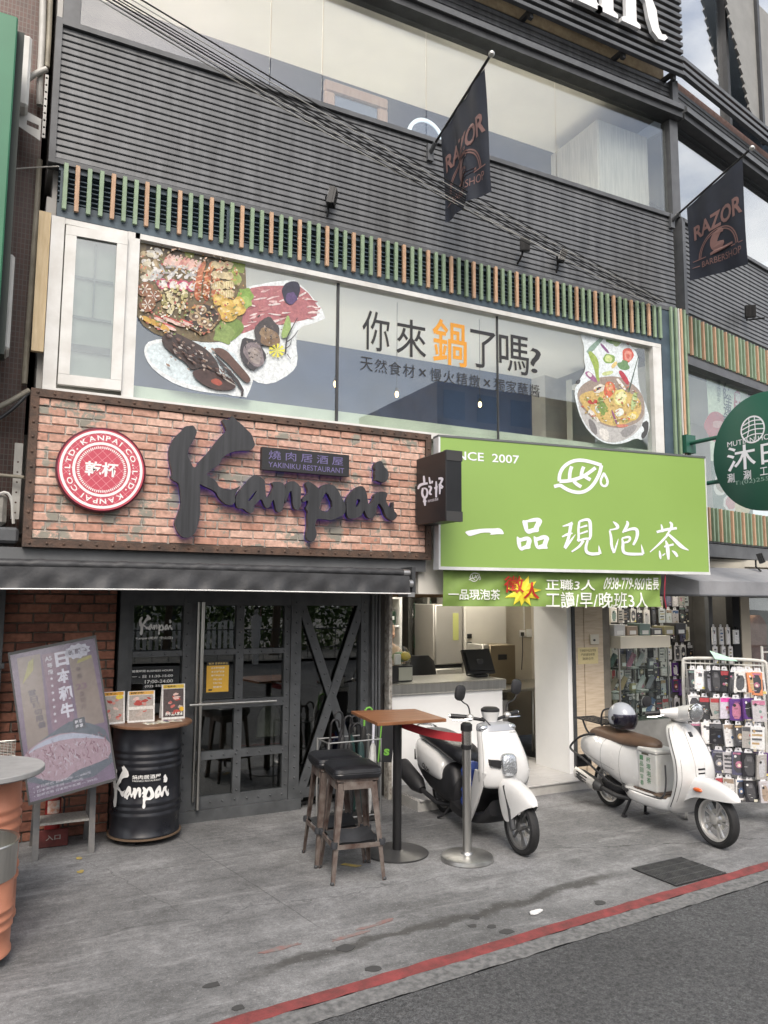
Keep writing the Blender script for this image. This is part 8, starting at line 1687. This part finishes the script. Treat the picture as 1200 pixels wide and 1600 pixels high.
# pendant bulbs in that room
M_fil = mat('filament_warm', (1, .8, .5), .4, emit=(1, .62, .25), es=9)
for i, (x, y) in enumerate(((524, 600), (620, 616), (750, 632))):
    p = onY(x, y, 7.3); PD = thing('pendant_lamp', ('left', 'middle', 'right')[i]+' of three lit pendant bulbs behind the second-floor glass', 'lamp', p, 'pendant bulbs upstairs')
    b = MB(); b.ell(p, .018, .018, .035, 10, 8); b.build('bulb', M_fil, PD, True); b = MB(); b.cyl(p+Vector((0, 0, .03)), p+Vector((0, 0, .07)), .018, n=10); b.build('socket', M_dark, PD, True); b = MB(); b.cyl(p+Vector((0, 0, .07)), (p.x, p.y, 5.28), .003, n=6); b.build('cord', M_dark, PD)
# third-floor salon furniture
def frame_thing(px0, py0, px1, py1, Y, lab): 
    a, d = onY(px0, py1, Y), onY(px1, py0, Y); return a, d
a, d = onY(507, 205, 7.0), onY(607, 133, 7.0); ML = thing('wood_framed_mirror', 'pinkish wood framed salon mirror behind the third-floor glass', 'mirror', (a.x, 7.0, 6.3)); M_pkw = mat('frame_pink_wood', (.5, .3, .22), .5, col2=(.4, .22, .16), vs=5, stretch=(6, 6, 1))
zt3 = onY(510, 122, 7.0).z
for x0, x1, z0, z1 in ((a.x, d.x, zt3-.13, zt3), (a.x, a.x+.12, 6.0, zt3-.131), (d.x-.12, d.x, 6.0, zt3-.131)): b = MB(); b.bbox(x0, x1, 7.0, 7.06, z0, z1, .015); b.build('frame', M_pkw, ML)
b = MB(); b.box(a.x+.12, d.x-.12, 7.03, 7.035, 6.0, zt3-.132); b.build('glass', mat('mirror_dark', (.16, .18, .24), .05, metal=.6), ML)
pc = onY(664, 218, 7.1); RM3 = thing('ring_mirror', 'round mirror with a pale lit ring behind the third-floor glass', 'mirror', pc); Frm = Fr((pc.x, 7.1, pc.z)); b = MB(); b.poly(Frm, circ(0, 0, .235, 40), 0, .03, [circ(0, 0, .195, 40)]); b.build('ring', mat('ring_light', (.7, .75, .8), .4, emit=(.8, .9, 1), es=.5), RM3); b = MB(); b.poly(Frm, circ(0, 0, .19, 40), 0, .02); b.build('glass', MATS['mirror_dark'], RM3)
b = MB(); b.cyl((pc.x, 7.12, 5.6), (pc.x, 7.12, pc.z-.2), .02); b.build('stand', M_trim, RM3)
a, d = onY(936, 310, 6.85), onY(1010, 200, 6.85); CB3 = thing('pale_cabinet', 'pale striped wood cabinet end standing at the third-floor window', 'cabinet', (a.x+.5, 7.0, 5.6)); b = MB(); b.bbox(a.x, d.x, 6.85, 7.75, 5.6, onY(936, 187, 6.85).z, .01); b.build('carcass', mat('cabinet_grey_wood', (.52, .49, .45), .5, col2=(.36, .34, .32), vs=3, stretch=(14, 14, .8), coord='World'), CB3)
b = MB(); b.box(a.x+.01, d.x-.01, 6.838, 6.849, 5.62, onY(936, 187, 6.85).z-.01); b.build('end_panel', MATS['cabinet_grey_wood'], CB3)
for x0, x1, yy, zz_, lb, es_ in ((.6, 7.2, 7.3, 5.66, 'unseen warm strip added at floor level to light the third-floor room', 24), (.6, 7.2, 8.2, 3.5, 'unseen strip added at floor level to light the second-floor room', 16)):  # strips added below the sills, out of view, to brighten the ceilings
    LP = thing('cove_lamp', lb, 'lamp', (3.9, yy, zz_)); b = MB(); b.box(x0, x1, yy, yy+.12, zz_, zz_+.012); b.build('strip', mat('cove_%d' % int(zz_), (.9, .85, .75), .5, emit=(1, .9, .74), es=es_), LP); b = MB(); b.box(x0, x1, yy-.03, yy+.12, zz_-.05, zz_-.001); b.box(x0, x1, yy-.03, yy-.015, zz_, zz_+.09); b.build('ledge', M_conc, LP)
# ------------------------------------------------------------------ flags
def flag(bp, tip, lab, curl, u=(1, 0, 0), nrm=None):
    bp, tip = Vector(bp), Vector(tip); o = thing('shop_flag', lab, 'flag', bp, 'flags on the facade'); d_ = tip-bp
    b = MB(); b.cyl(bp, tip-d_*.03, .014, n=10); b.build('pole', M_blk, o, True); b = MB(); b.ell(tip, .03, .03, .03); b.build('finial', M_ss, o, True)
    b = MB(); b.box(bp.x-.035, bp.x+.035, bp.y-.012, bp.y+.03, bp.z-.11, bp.z+.07); b.cyl(bp+Vector((0, .0, -.02)), bp+d_*.1, .024, n=10); b.build('bracket', M_trim, o)
    # cloth hangs from the pole: a along the pole's run, b down
    run = Vector((0, -1, 0)); L0, L1 = .2, .89; yd = abs(d_.y)
    class FlagF:
        def __call__(s, a, b_, c=0):       # a 0..1 along, b_ height above the free hem in metres
            t = L0+(L1-L0)*a; top = bp+d_*t; drop = .93
            x = curl(a, b_); return Vector((bp.x+x-c, top.y+.06*curl.k*b_*a*0, bp.z+d_.z*(L0+(L1-L0)*a)-.02-drop*(1-b_)-curl.h*a*(1-b_)))
    F = FlagF(); NB, NA = 16, 30
    P = [F(i/NA, j/NB) for j in range(NB+1) for i in range(NA+1)]; b = MB(); b.add(P, [(j*(NA+1)+i, j*(NA+1)+i+1, (j+1)*(NA+1)+i+1, (j+1)*(NA+1)+i) for j in range(NB) for i in range(NA)])
    b.build('cloth', mat('flag_navy', (.015, .019, .031), .6, var=.15, vs=6, bump=.1, bs=120), o, True)
    M_cop = mat('flag_copper', (.21, .12, .11), .5); b = MB()
    text(b, F, 'RAZOR', .10, .50, .97, .68, c=.006, bold=.03, warp=lambda x, y: (x, y+.0*(x))); b.build('lettering', M_cop, o)
    b = MB(); text(b, F, 'BARBERSHOP', .22, .125, .92, .195, c=.006, bold=.0); b.build('lettering', M_cop, o)
    b = MB()
    for r0 in (.36, .33): b.poly(F, [(.52+r0*cos(a), .235+r0*.72*sin(a)) for a in [pi*k/24 for k in range(25)]]+[(.52+(r0-.018)*cos(a), .235+(r0-.018)*.72*sin(a)) for a in [pi*k/24 for k in range(24, -1, -1)]], .005)
    b.poly(F, rect(.06, .228, .30, .238), .0055); b.poly(F, rect(.74, .228, .95, .238), .0055); b.poly(F, rect(.05, .15, .18, .158), .0055)
    for k, st in enumerate(([(.5, .28, .10), (.44, .34, .12), (.46, .40, .12), (.56, .46, .06), (.62, .44, .03)], [(.42, .32, .05), (.55, .30, .10), (.62, .32, .03)], [(.38, .24, .03), (.55, .255, .045), (.78, .26, .02)])): b.poly(F, ribbon(st), .006+.0004*k)
    b.build('emblem', M_cop, o)
    return o
def curlA(a, b_): return .05*sin(a*4+1)*(1-b_)+max(0, a-.62)*.35*(1-b_)*(1.0)+.015*sin(a*17+b_*4)*(1-b_*.5)
curlA.k = 0; curlA.h = .28
def curlB(a, b_): return .03*sin(a*3+b_*2)*(1-b_)+.008*sin(a*13)
curlB.k = 0; curlB.h = .33
flag((3.876, 6.565, 6.669), (3.876, 5.451, 7.018), 'dark navy barbershop flag with a folded edge on the left angled pole', curlA)
b_f = WG(0, 0, 0); flag((7.388, 6.56, 6.751), (7.388, 5.401, 7.072), 'dark navy barbershop flag hanging flat on the right angled pole', curlB)
# ------------------------------------------------------------------ floodlights
def flood(p, lab, aim=(0, -1, -.3), s_=1):
    p = Vector(p); o = thing('floodlight', lab, 'floodlight', p, 'floodlights on the facade'); a = Vector(aim).normalized(); rt = a.cross(Vector((0, 0, 1))).normalized(); up = rt.cross(a); F = Fr(p, rt, up)
    b = MB(); b.fbox(F, -.07*s_, .07*s_, -.09*s_, .09*s_, -.03, .02); b.build('housing', M_blk, o)
    b = MB()
    for k in range(8): b.fbox(F, -.065*s_+k*.0175*s_, -.058*s_+k*.0175*s_, -.085*s_, .085*s_, -.05, -.031)
    b.build('cooling_fins', M_blk, o); b = MB(); b.fbox(F, -.055*s_, .055*s_, -.07*s_, .07*s_, .021, .024); b.build('lens', mat('flood_lens', (.55, .56, .55), .2, metal=.3), o)
    b = MB(); b.tube([p-a*.05, p+Vector((0, .06, -.10)), Vector((p.x, YF-.01, p.z-.16))], .012, 6); b.build('arm', M_blk, o)
flood(onY(517, 308, 6.5), 'black floodlight on the cladding above the left slats', (.85, -.5, -.2), .9)
flood(onY(820, 383, 6.45), 'floodlight with pale lens on the cladding right of centre', (-.5, -.85, -.1), .75); flood(onY(877, 400, 6.5), 'finned floodlight beside the pale-lensed one on the cladding', (.85, -.5, -.3), .7)
q = hit(1172, 487, WG(0, 0, .12), WG.n); flood(q, 'floodlight under the right flag on the angled wing', (-.6, -.8, -.1), .95)
q = hit(1187, 873, WG(0, 0, .25), WG.n); flood(q, 'small black floodlight above the grey canopy', (.5, -.8, .3), .7)
# ------------------------------------------------------------------ round green projecting sign
mc = onX(1197, 705, 7.5); MS = thing('round_projecting_sign', 'round dark green projecting sign with white characters at the right edge', 'sign', (7.5, 6.58, 3.6)); FM = Fr((7.45, mc.y, mc.z), (0, -1, 0)); RM_ = abs(onX(1117, 690, 7.5).y-mc.y)*.99
M_mg = mat('sign_dark_green', (.022, .105, .072), .35); b = MB(); b.lathe([(RM_-.01, -.1), (RM_, -.09), (RM_, -.005), (RM_-.008, 0), (.001, 0)], FM(0, 0, 0), 64, FM.n); b.build('disc', M_mg, MS, True)
for z_ in (3.90, 3.38): b = MB(); b.cyl((7.5, 6.57, z_), (7.5, mc.y+RM_*.8, z_), .025, n=12); b.build('arm', M_mg, MS, True)
for z0, z1 in ((3.78, 4.0), (3.3, 3.46)): b = MB(); b.box(7.42, 7.58, 6.5, 6.56, z0, z1); b.build('wall_plate', M_mg, MS)
MQ = lambda x, y: FM.px(x, y)
b = MB()
c_ = MQ(1176, 671); rl_ = abs(MQ(1157, 671)[0]-c_[0])
b.poly(FM, circ(c_[0], c_[1], rl_, 40), .002, None, [circ(c_[0], c_[1], rl_*.88, 40)])
for k in (-.45, -.1, .25, .55): hw = rl_*.9*sqrt(1-k*k); b.poly(FM, ribbon([(c_[0]-hw, c_[1]+k*rl_-.02, .012), (c_[0], c_[1]+k*rl_+.02, .012), (c_[0]+hw, c_[1]+k*rl_, .012)]), .0025)
for k in (-.25, .2): b.poly(FM, ribbon([(c_[0]+k*rl_, c_[1]+rl_*.9, .012), (c_[0]+k*rl_*1.1, c_[1], .012), (c_[0]+k*rl_*1.8-.02, c_[1]-rl_*.8, .012)]), .003)
b.build('emblem', M_gw, MS)
def mtext(s, x0, y0, x1, y1, bold=.0, mm=M_gw): a = MQ(x0, y1); a1 = MQ(x1, y1-.2*(x1-x0))[0]; h_ = MQ(x0, y0)[1]-a[1]; b = MB(); text(b, FM, s, a[0], a[1], a1, a[1]+h_, c=.003, bold=bold); b.build('lettering', mm, MS)
mtext('沐', 1137, 700, 1182, 738, .01); mtext('日', 1190, 694, 1222, 726, .01); mtext('MUTIAN HOTPOT', 1137, 691, 1236, 699); mtext('涮', 1137, 741, 1148, 755, .005); mtext('涮', 1162, 736, 1174, 750, .005); mtext('工', 1188, 731, 1200, 743, .005); mtext('T:(02)2559-8', 1148, 752, 1222, 760, 0, mat('lettering_dark_green', (.25, .38, .33), .4))
# wing window poster
WF = Fr(WG(0, 0, -.115), WG.u); bxw = (.08, 3.19, 3.2, 4.9)
Q = Pr(WF, lambda u, v: WF.px(1020+u/3.333, 420+v/3.333), bxw)
Q.p([(275, 490), (490, 560), (525, 1330), (320, 1310)], (.60, .68, .52), 0); Q.p([(300, 1000), (510, 1010), (525, 1330), (320, 1310)], (.06, .12, .09), 0)
Q.b(330, 820, 60, (.45, .05, .06), 75); Q.b(340, 810, 30, (.6, .3, .28), 20); Q.p([(420, 650), (440, 630), (460, 650), (465, 880), (425, 880)], (.42, .05, .07)); Q.b(360, 1120, 46, (.6, .6, .55), 60); Q.b(360, 1120, 34, (.2, .16, .08), 44); Q.p([(355, 1215), (410, 1150), (470, 1215), (405, 1285)], (.62, .6, .58)); Q.p([(370, 1215), (410, 1165), (455, 1215), (405, 1265)], (.42, .12, .13)); Q.b(465, 1240, 40, (.5, .42, .2), 52); Q.b(500, 1200, 26, (.6, .25, .18), 48); Q.b(575, 690, 50, (.7, .5, .1), 26); Q.b(575, 692, 40, (.45, .06, .05), 18)
def wt(s, x0, y0, x1, y1, c, bold=.01): a, d = Q.cv(x0, y1), Q.cv(x1, y0); text(Q.mb, WF, s, a[0], a[1], d[0], d[1], c=.004, bold=bold, ink=c)
for i, ch in enumerate('海陸速配'): wt(ch, 368, 560+i*72, 408, 620+i*72, (.03, .05, .04), .02)
for i, ch in enumerate('週一至四中午'): wt(ch, 335, 545+i*26, 350, 567+i*26, (.1, .14, .1))
for i, ch in enumerate('1+1自助'): wt(ch, 430, 655+i*38, 456, 685+i*38, (.7, .66, .6), .02)
wt('圖片僅供參考, 餐點以實際為準', 335, 1290, 510, 1303, (.5, .55, .5)); wt('沐日', 445, 595, 475, 612, (.1, .2, .14))
WP4 = thing('wing_window_poster', 'pale green set-menu poster with red characters inside the wing window', 'poster', WF(.5, 3.3, 0)); Q.mb.build('sheet', MATS['film_print'], WP4, ink=True)
# ------------------------------------------------------------------ overhead cables
def cable(pa, Ya, pb, Yb, r, m, lab, sag=.06, n=24):
    A, B = onY(*pa, Ya), onY(*pb, Yb); P = [A.lerp(B, i/n)-Vector((0, 0, sag*4*(i/n)*(1-i/n))) for i in range(n+1)]; b = MB(); b.tube(P, r, 6); o = b.build('overhead_cable', m, None, True); return tag(o, lab, 'cable', 'overhead cables across the facade')
M_cb = mat('cable_black', (.012, .012, .012), .5); M_cg2 = mat('cable_grey', (.45, .45, .43), .5)
LBL = ['top', 'second', 'third', 'fourth', 'fifth', 'sixth', 'seventh', 'lowest']
for i, (xa, ya, xb, yb, m, r) in enumerate(((205, -10, 1040, 470, M_cb, .006), (190, -10, 1036, 471, M_cg2, .004), (176, -10, 1034, 472, M_cb, .005), (168, -10, 1030, 473, M_cb, .004), (160, -10, 1026, 474, M_cb, .006), (152, -10, 1022, 476, M_cg2, .004), (140, -10, 880, 402, M_cg2, .005), (150, -10, 1000, 470, M_cb, .004))):
    cable((xa, ya), 5.2, (xb, yb), 6.5, r, m, f'{LBL[i]} of the bundled overhead cables slanting across the dark cladding', .05+.004*i)
# ------------------------------------------------------------------ left neighbour
M_mos = None
def mosaic():
    m, t, b = _nodes('mosaic_tile'); N = t.nodes.new; L = t.links.new; g = N('ShaderNodeNewGeometry'); mp = N('ShaderNodeMapping'); mp.inputs['Rotation'].default_value = (pi/2, 0, 0); L(g.outputs['Position'], mp.inputs[0])
    br = N('ShaderNodeTexBrick'); br.offset = 0; br.inputs['Scale'].default_value = 1; br.inputs['Brick Width'].default_value = .03; br.inputs['Row Height'].default_value = .045; br.inputs['Mortar Size'].default_value = .003; br.inputs['Color1'].default_value = rgba((.16, .07, .052)); br.inputs['Color2'].default_value = rgba((.10, .045, .035)); br.inputs['Mortar'].default_value = rgba((.2, .17, .14)); L(mp.outputs[0], br.inputs[0])
    n = N('ShaderNodeTexNoise'); n.inputs['Scale'].default_value = 2; L(g.outputs['Position'], n.inputs[0]); mx = N('ShaderNodeMix'); mx.data_type = 'RGBA'; mx.blend_type = 'MULTIPLY'; mx.inputs[0].default_value = .8; L(br.outputs[0], mx.inputs[6]); r = N('ShaderNodeValToRGB'); r.color_ramp.elements[0].position = .3; r.color_ramp.elements[0].color = (.35, .35, .35, 1); L(n.outputs[0], r.inputs[0]); L(r.outputs[0], mx.inputs[7]); L(mx.outputs[2], b.inputs['Base Color']); b.inputs['Roughness'].default_value = .45; return m
NB_ = thing('neighbour_building', 'brown mosaic-tiled neighbouring building at the far left', 'building', (-2, 6.9, 0)); b = MB(); b.box(-9, .2, 6.9, 15, 2.5, 12.5); b.build('wall', mosaic(), NB_); b = MB(); b.box(-9, -.3, 7.35, 15, 0, 2.5); b.build('ground_floor', M_dark, NB_); b = MB(); b.box(-9, -.3, 6.7, 6.9, 2.2, 2.5); b.build('beam', M_dark, NB_)
M_pvc = mat('pipe_grey_white', (.52, .51, .48), .5, col2=(.4, .39, .36), vs=8); M_pbg = mat('pipe_beige', (.36, .33, .26), .55, col2=(.22, .2, .16), vs=6)
def pipe(pts, r, m, lab, nm='wall_pipe'): b = MB(); b.tube(chaik3(pts), r, 10); return tag(b.build(nm, m, None, True), lab, 'pipe')
def nx(px, py, Y): return onY(px, py, Y)
pipe([nx(68, -40, 6.8), nx(66, 60, 6.8), nx(62, 130, 6.8), nx(62, 165, 6.8)], .028, M_pvc, 'white wrapped vertical pipe beside the upper air conditioner')
pipe([nx(80, -40, 6.82), nx(76, 60, 6.82), nx(73, 105, 6.82)], .024, M_pbg, 'beige vertical pipe next to the dark cladding')
pipe([nx(38, 128, 6.75), nx(55, 115, 6.75), nx(73, 108, 6.75)], .024, M_pvc, 'white wrapped elbow pipe joining the vertical pipes')
pipe([nx(62, 250, 6.8), nx(54, 380, 6.8), nx(38, 600, 6.8)], .024, M_pbg, 'tall beige drain pipe on the brown tiles'); pipe([nx(72, 330, 6.78), nx(66, 450, 6.78), nx(58, 575, 6.78)], .016, M_dark, 'dark thin pipe beside the drain pipe'); pipe([nx(-10, 640, 6.6), nx(20, 625, 6.65), nx(45, 610, 6.7)], .022, M_pbg, 'slanting beige pipe above the brick sign corner'); pipe([nx(-10, 660, 6.6), nx(20, 640, 6.65), nx(46, 612, 6.7)], .014, M_dark, 'slanting black cable under the beige pipe'); pipe([nx(-5, 742, 6.55), nx(20, 744, 6.55), nx(38, 746, 6.5)], .014, M_pbg, 'short horizontal rod behind the brick sign edge'); pipe([nx(22, 264, 6.7), nx(50, 262, 6.7), nx(92, 260, 6.55)], .006, M_pvc, 'thin white cord running to the slat frieze')
def acu(px0, py0, px1, py1, Y, lab):
    a, d = onY(px0, py1, Y), onY(px1, py0, Y); o = thing('air_conditioner', lab, 'air conditioner', (a.x, Y, a.z)); x0 = min(a.x, d.x)-.55; b = MB(); b.bbox(x0, d.x, Y, Y+.28, a.z, d.z, .02); b.build('casing', mat('ac_white', (.62, .62, .59), .5, col2=(.5, .49, .45), vs=5), o)
    b = MB(); b.lathe([(.2, 0), (.2, .008)], (x0+.25, Y-.002, (a.z+d.z)/2), 28, (0, -1, 0)); b.build('fan_guard', mat('ac_grille', (.12, .12, .12), .5), o)
    for k in range(2): b = MB(); b.bar((x0+.1+k*.35, Y+.05, a.z-.03), (x0+.1+k*.35, 6.9, a.z-.03), .04, .04); b.build('bracket', M_pvc, o)
acu(38, 56, 51, 165, 6.45, 'upper white air conditioner half hidden by the green sign'); acu(5, 397, 24, 545, 6.4, 'lower white air conditioner beside the drain pipe')
BKT = thing('slotted_bracket', 'white perforated steel bracket bolted beside the cladding', 'bracket', nx(68, 165, 6.6)); a, d = nx(65, 215, 6.6), nx(76, 118, 6.6); b = MB(); Fk = Fr((0, 6.6, 0)); zs = [a.z+.03+i*(d.z-a.z-.06)/8 for i in range(9)]; b.poly(Fk, rect(a.x, a.z, d.x, d.z), 0, .006, [circ((a.x+d.x)/2, z, .009, 10) for z in zs]); b.build('upright', M_pvc, BKT)
a, d = nx(28, 208, 6.6), nx(66, 178, 6.6); b = MB(); b.poly(Fk, [(a.x, d.z), (d.x-.004, d.z-.05), (d.x-.004, a.z-.02), (a.x, a.z+.06)], -.002, .004, [[(a.x+.06, a.z+.09), (a.x+.15, a.z+.07), (a.x+.15, a.z+.11), (a.x+.06, a.z+.13)]]); b.build('gusset', M_pvc, BKT)
a, d = nx(28, 34, 6.0), nx(37, 40, 6.05); GN = thing('green_vertical_sign', 'tall green sign board cut off by the left edge of the photo', 'sign', (-.3, 6.0, 4.6)); zlo = nx(8, 600, 6.0).z; zhi = nx(28, 26, 6.0).z
b = MB(); b.bbox(-1.6, a.x, 6.0, 6.12, zlo, zhi, .01); b.build('board', mat('sign_mid_green', (.03, .165, .085), .4, var=.12, vs=1.5), GN); b = MB(); b.box(-1.6, d.x+.01, 6.122, 6.3, zlo+.25, zhi-.03); b.build('rear_frame', mat('sign_rear_dark', (.02, .03, .025), .6), GN)
for z_ in (zlo+.5, zhi-.5): b = MB(); b.bar((-.2, 6.3, z_), (-.2, 6.9, z_), .05, .05); b.build('stay', M_dark, GN)
JM = thing('junction_clutter', 'grimy metal duct box wedged beside the brick sign', 'duct', (.05, 6.6, 2.6)); b = MB(); b.bbox(-.9, .19, 6.42, 6.85, 2.40, 2.52, .02); b.build('duct', M_trim, JM); b = MB(); b.bbox(-.5, .10, 6.45, 6.8, 2.53, 2.78, .03); b.build('motor', mat('grimy_grey', (.2, .19, .17), .7, var=.4, vs=9), JM); b = MB(); b.tube(chaik3([(.0, 6.45, 2.75), (.12, 6.42, 2.8), (.15, 6.45, 2.55)]), .012, 6); b.build('hose', M_pvc, JM, True); b = MB(); b.poly(Fr((0, 6.62, 0)), rect(.13, 2.6, .19, 3.2), 0, .005, [circ(.16, 2.65+i*.08, .008, 8) for i in range(6)]); b.build('perforated_strip', M_pvc, JM)
# ------------------------------------------------------------------ the far side of the street, seen only as reflections
random.seed(21)
M_leaf = mat('foliage', (.05, .095, .025), .6, col2=(.12, .19, .045), vs=.8, coord='World'); M_bark = mat('bark', (.09, .065, .045), .9, var=.3, vs=8)
def tree(x, y, h, r, lab):
    o = thing('street_tree', lab, 'tree', (x, y, .06)); b = MB(); b.tube([(x, y, 0), (x+.1, y, h*.35), (x-.1, y+.1, h*.6)], [.16, .12, .07], 10)
    for k in range(7): a = k*.9; b.tube([(x, y, h*.4), (x+r*.35*cos(a), y+r*.35*sin(a), h*.62), (x+r*.7*cos(a), y+r*.7*sin(a), h*.78)], [.06, .035, .015], 6)
    b.build('trunk', M_bark, o, True); b = MB(); V_, F_ = [], []
    cl = [(x+random.gauss(0, r*.45), y+random.gauss(0, r*.45), h*.75+random.gauss(0, h*.13), random.uniform(.35, .8)) for _ in range(40)]
    for k in range(2600):
        cx, cy_, cz_, cr = random.choice(cl); p = Vector((random.gauss(cx, cr*.5), random.gauss(cy_, cr*.5), random.gauss(cz_, cr*.4))); a = Vector((random.gauss(0, 1), random.gauss(0, 1), random.gauss(0, 1))).normalized(); c = a.orthogonal().normalized(); s_ = random.uniform(.07, .14); n = len(V_); V_ += [p-a*s_, p+c*s_*.5, p+a*s_, p-c*s_*.5]; F_.append((n, n+1, n+2, n+3))
    b.add(V_, F_); stuff(b.build('crown', M_leaf, o))
for i, (x, y, h, r) in enumerate(((2.2, -11, 5.0, 1.8), (5.5, -12.5, 5.5, 2.0), (9.0, -11.5, 5.2, 1.9), (-1.5, -12, 5.2, 1.9), (13.5, -12, 5.0, 1.8))): tree(x, y, h, r, f'leafy street tree across the road, {ORD[i]} of the row reflected in the glass')
def block(x0, x1, y, dp, h, m, lab, nf, nw, band):
    o = thing('apartment_block', lab, 'building', ((x0+x1)/2, y-dp/2, 0)); b = MB(); b.box(x0, x1, y-dp, y, 0, h); b.build('wall', m, o); fh = h/nf; wl = (x1-x0)/nw
    for f in range(nf):
        bl = MB(); bl.box(x0-.1, x1+.1, y+.002, y+.5, f*fh+.05, f*fh+.28); bl.build('balcony_slab', band, o)
        for k in range(nw): q = MB(); q.box(x0+k*wl+wl*.18, x0+(k+1)*wl-wl*.18, y+.003, y+.04, f*fh+.7, f*fh+fh-.35); q.build('window', mat('far_window', (.04, .05, .06), .15), o)
block(17, 26, -15, 8, 11.5, mat('far_wall_brown', (.16, .125, .10), .8, var=.2, vs=1), 'brown balconied apartment block across the road, reflected in the glass', 5, 5, mat('far_band', (.3, .27, .23), .8))
block(-22, -7, -20, 8, 9, mat('far_wall_beige', (.5, .46, .4), .8, var=.1, vs=1), 'beige low block across the road to the left', 3, 8, mat('far_band2', (.55, .52, .48), .8))
block(4, 13, -30, 8, 8, mat('far_wall_white', (.6, .6, .58), .8, var=.1, vs=1), 'white low building far behind the trees across the road', 3, 6, mat('far_band2'))
RL = thing('plaza_railing', 'dark metal railing of a ramp across the road', 'railing', (3, -9.6, .06)); b = MB()
for z_ in (.35, .95): b.tube([(-3, -9.6, z_+.06), (12, -9.6, z_+.06)], .02, 6); 
b.build('rails', M_dark, RL)
for k in range(31): b = MB(); b.tube([(-3+k*.5, -9.6, .06), (-3+k*.5, -9.6, 1.01)], .012, 6); b.build('baluster', M_dark, RL)
for i, (x, cc, lb) in enumerate(((7.4, (.7, .3, .38), 'walker under a pink parasol across the road'), (11.3, (.12, .12, .3), 'walker in a pink top across the road'))):
    PE = thing('person', lb, 'person', (x, -9.0+.0, 0)); y = -8.6; b = MB(); b.loft([ring_sec((x, y, z), (1, 0, 0), (0, 1, 0), w_, d_, d_, 16, 2.2) for z, w_, d_ in ((0, .10, .09), (.45, .11, .09), (.85, .16, .12), (1.0, .14, .11), (1.25, .18, .11), (1.4, .19, .1), (1.46, .1, .07), (1.5, .05, .05), (1.55, .06, .07), (1.63, .075, .095), (1.7, .06, .08), (1.74, .02, .03))]); b.build('body', mat('walker_%d' % i, (.65, .5, .5) if i else (.6, .58, .56), .8), PE, True); b = MB(); b.ell((x, y-.01, 1.66), .083, .1, .09); b.build('hair', MATS['hair_black'], PE, True)
    if i == 0: b = MB(); b.lathe([(.55, 1.85), (.42, 2.0), (.2, 2.1), (.001, 2.13)], (x+.15, y, 0), 16, caps=False); b.cyl((x+.15, y, 1.1), (x+.15, y, 2.15), .01, n=6); b.build('parasol', mat('parasol_pink', cc, .6), PE, True)

HG = MB(); V_, F_ = [], []
for k in range(9000):
    p = Vector((random.uniform(-9, 17), random.gauss(-14, .5), random.uniform(.1, 3.4)*random.uniform(.6, 1))); a = Vector((random.gauss(0, 1), random.gauss(0, 1), random.gauss(0, 1))).normalized(); c = a.orthogonal().normalized(); s_ = random.uniform(.08, .17); n = len(V_); V_ += [p-a*s_, p+c*s_*.5, p+a*s_, p-c*s_*.5]; F_.append((n, n+1, n+2, n+3))
HG.add(V_, F_); tag(HG.build('hedge', M_leaf), 'dense green hedge along the plaza across the road', 'hedge', kind='stuff')
WF_ = thing('picket_fence', 'white slatted fence in front of the hedge across the road', 'fence', (4, -12.9, .06))
for k in range(60): b = MB(); b.box(-4+k*.2, -3.88+k*.2, -12.93, -12.9, .1, 1.15); b.build('picket', M_wp, WF_)
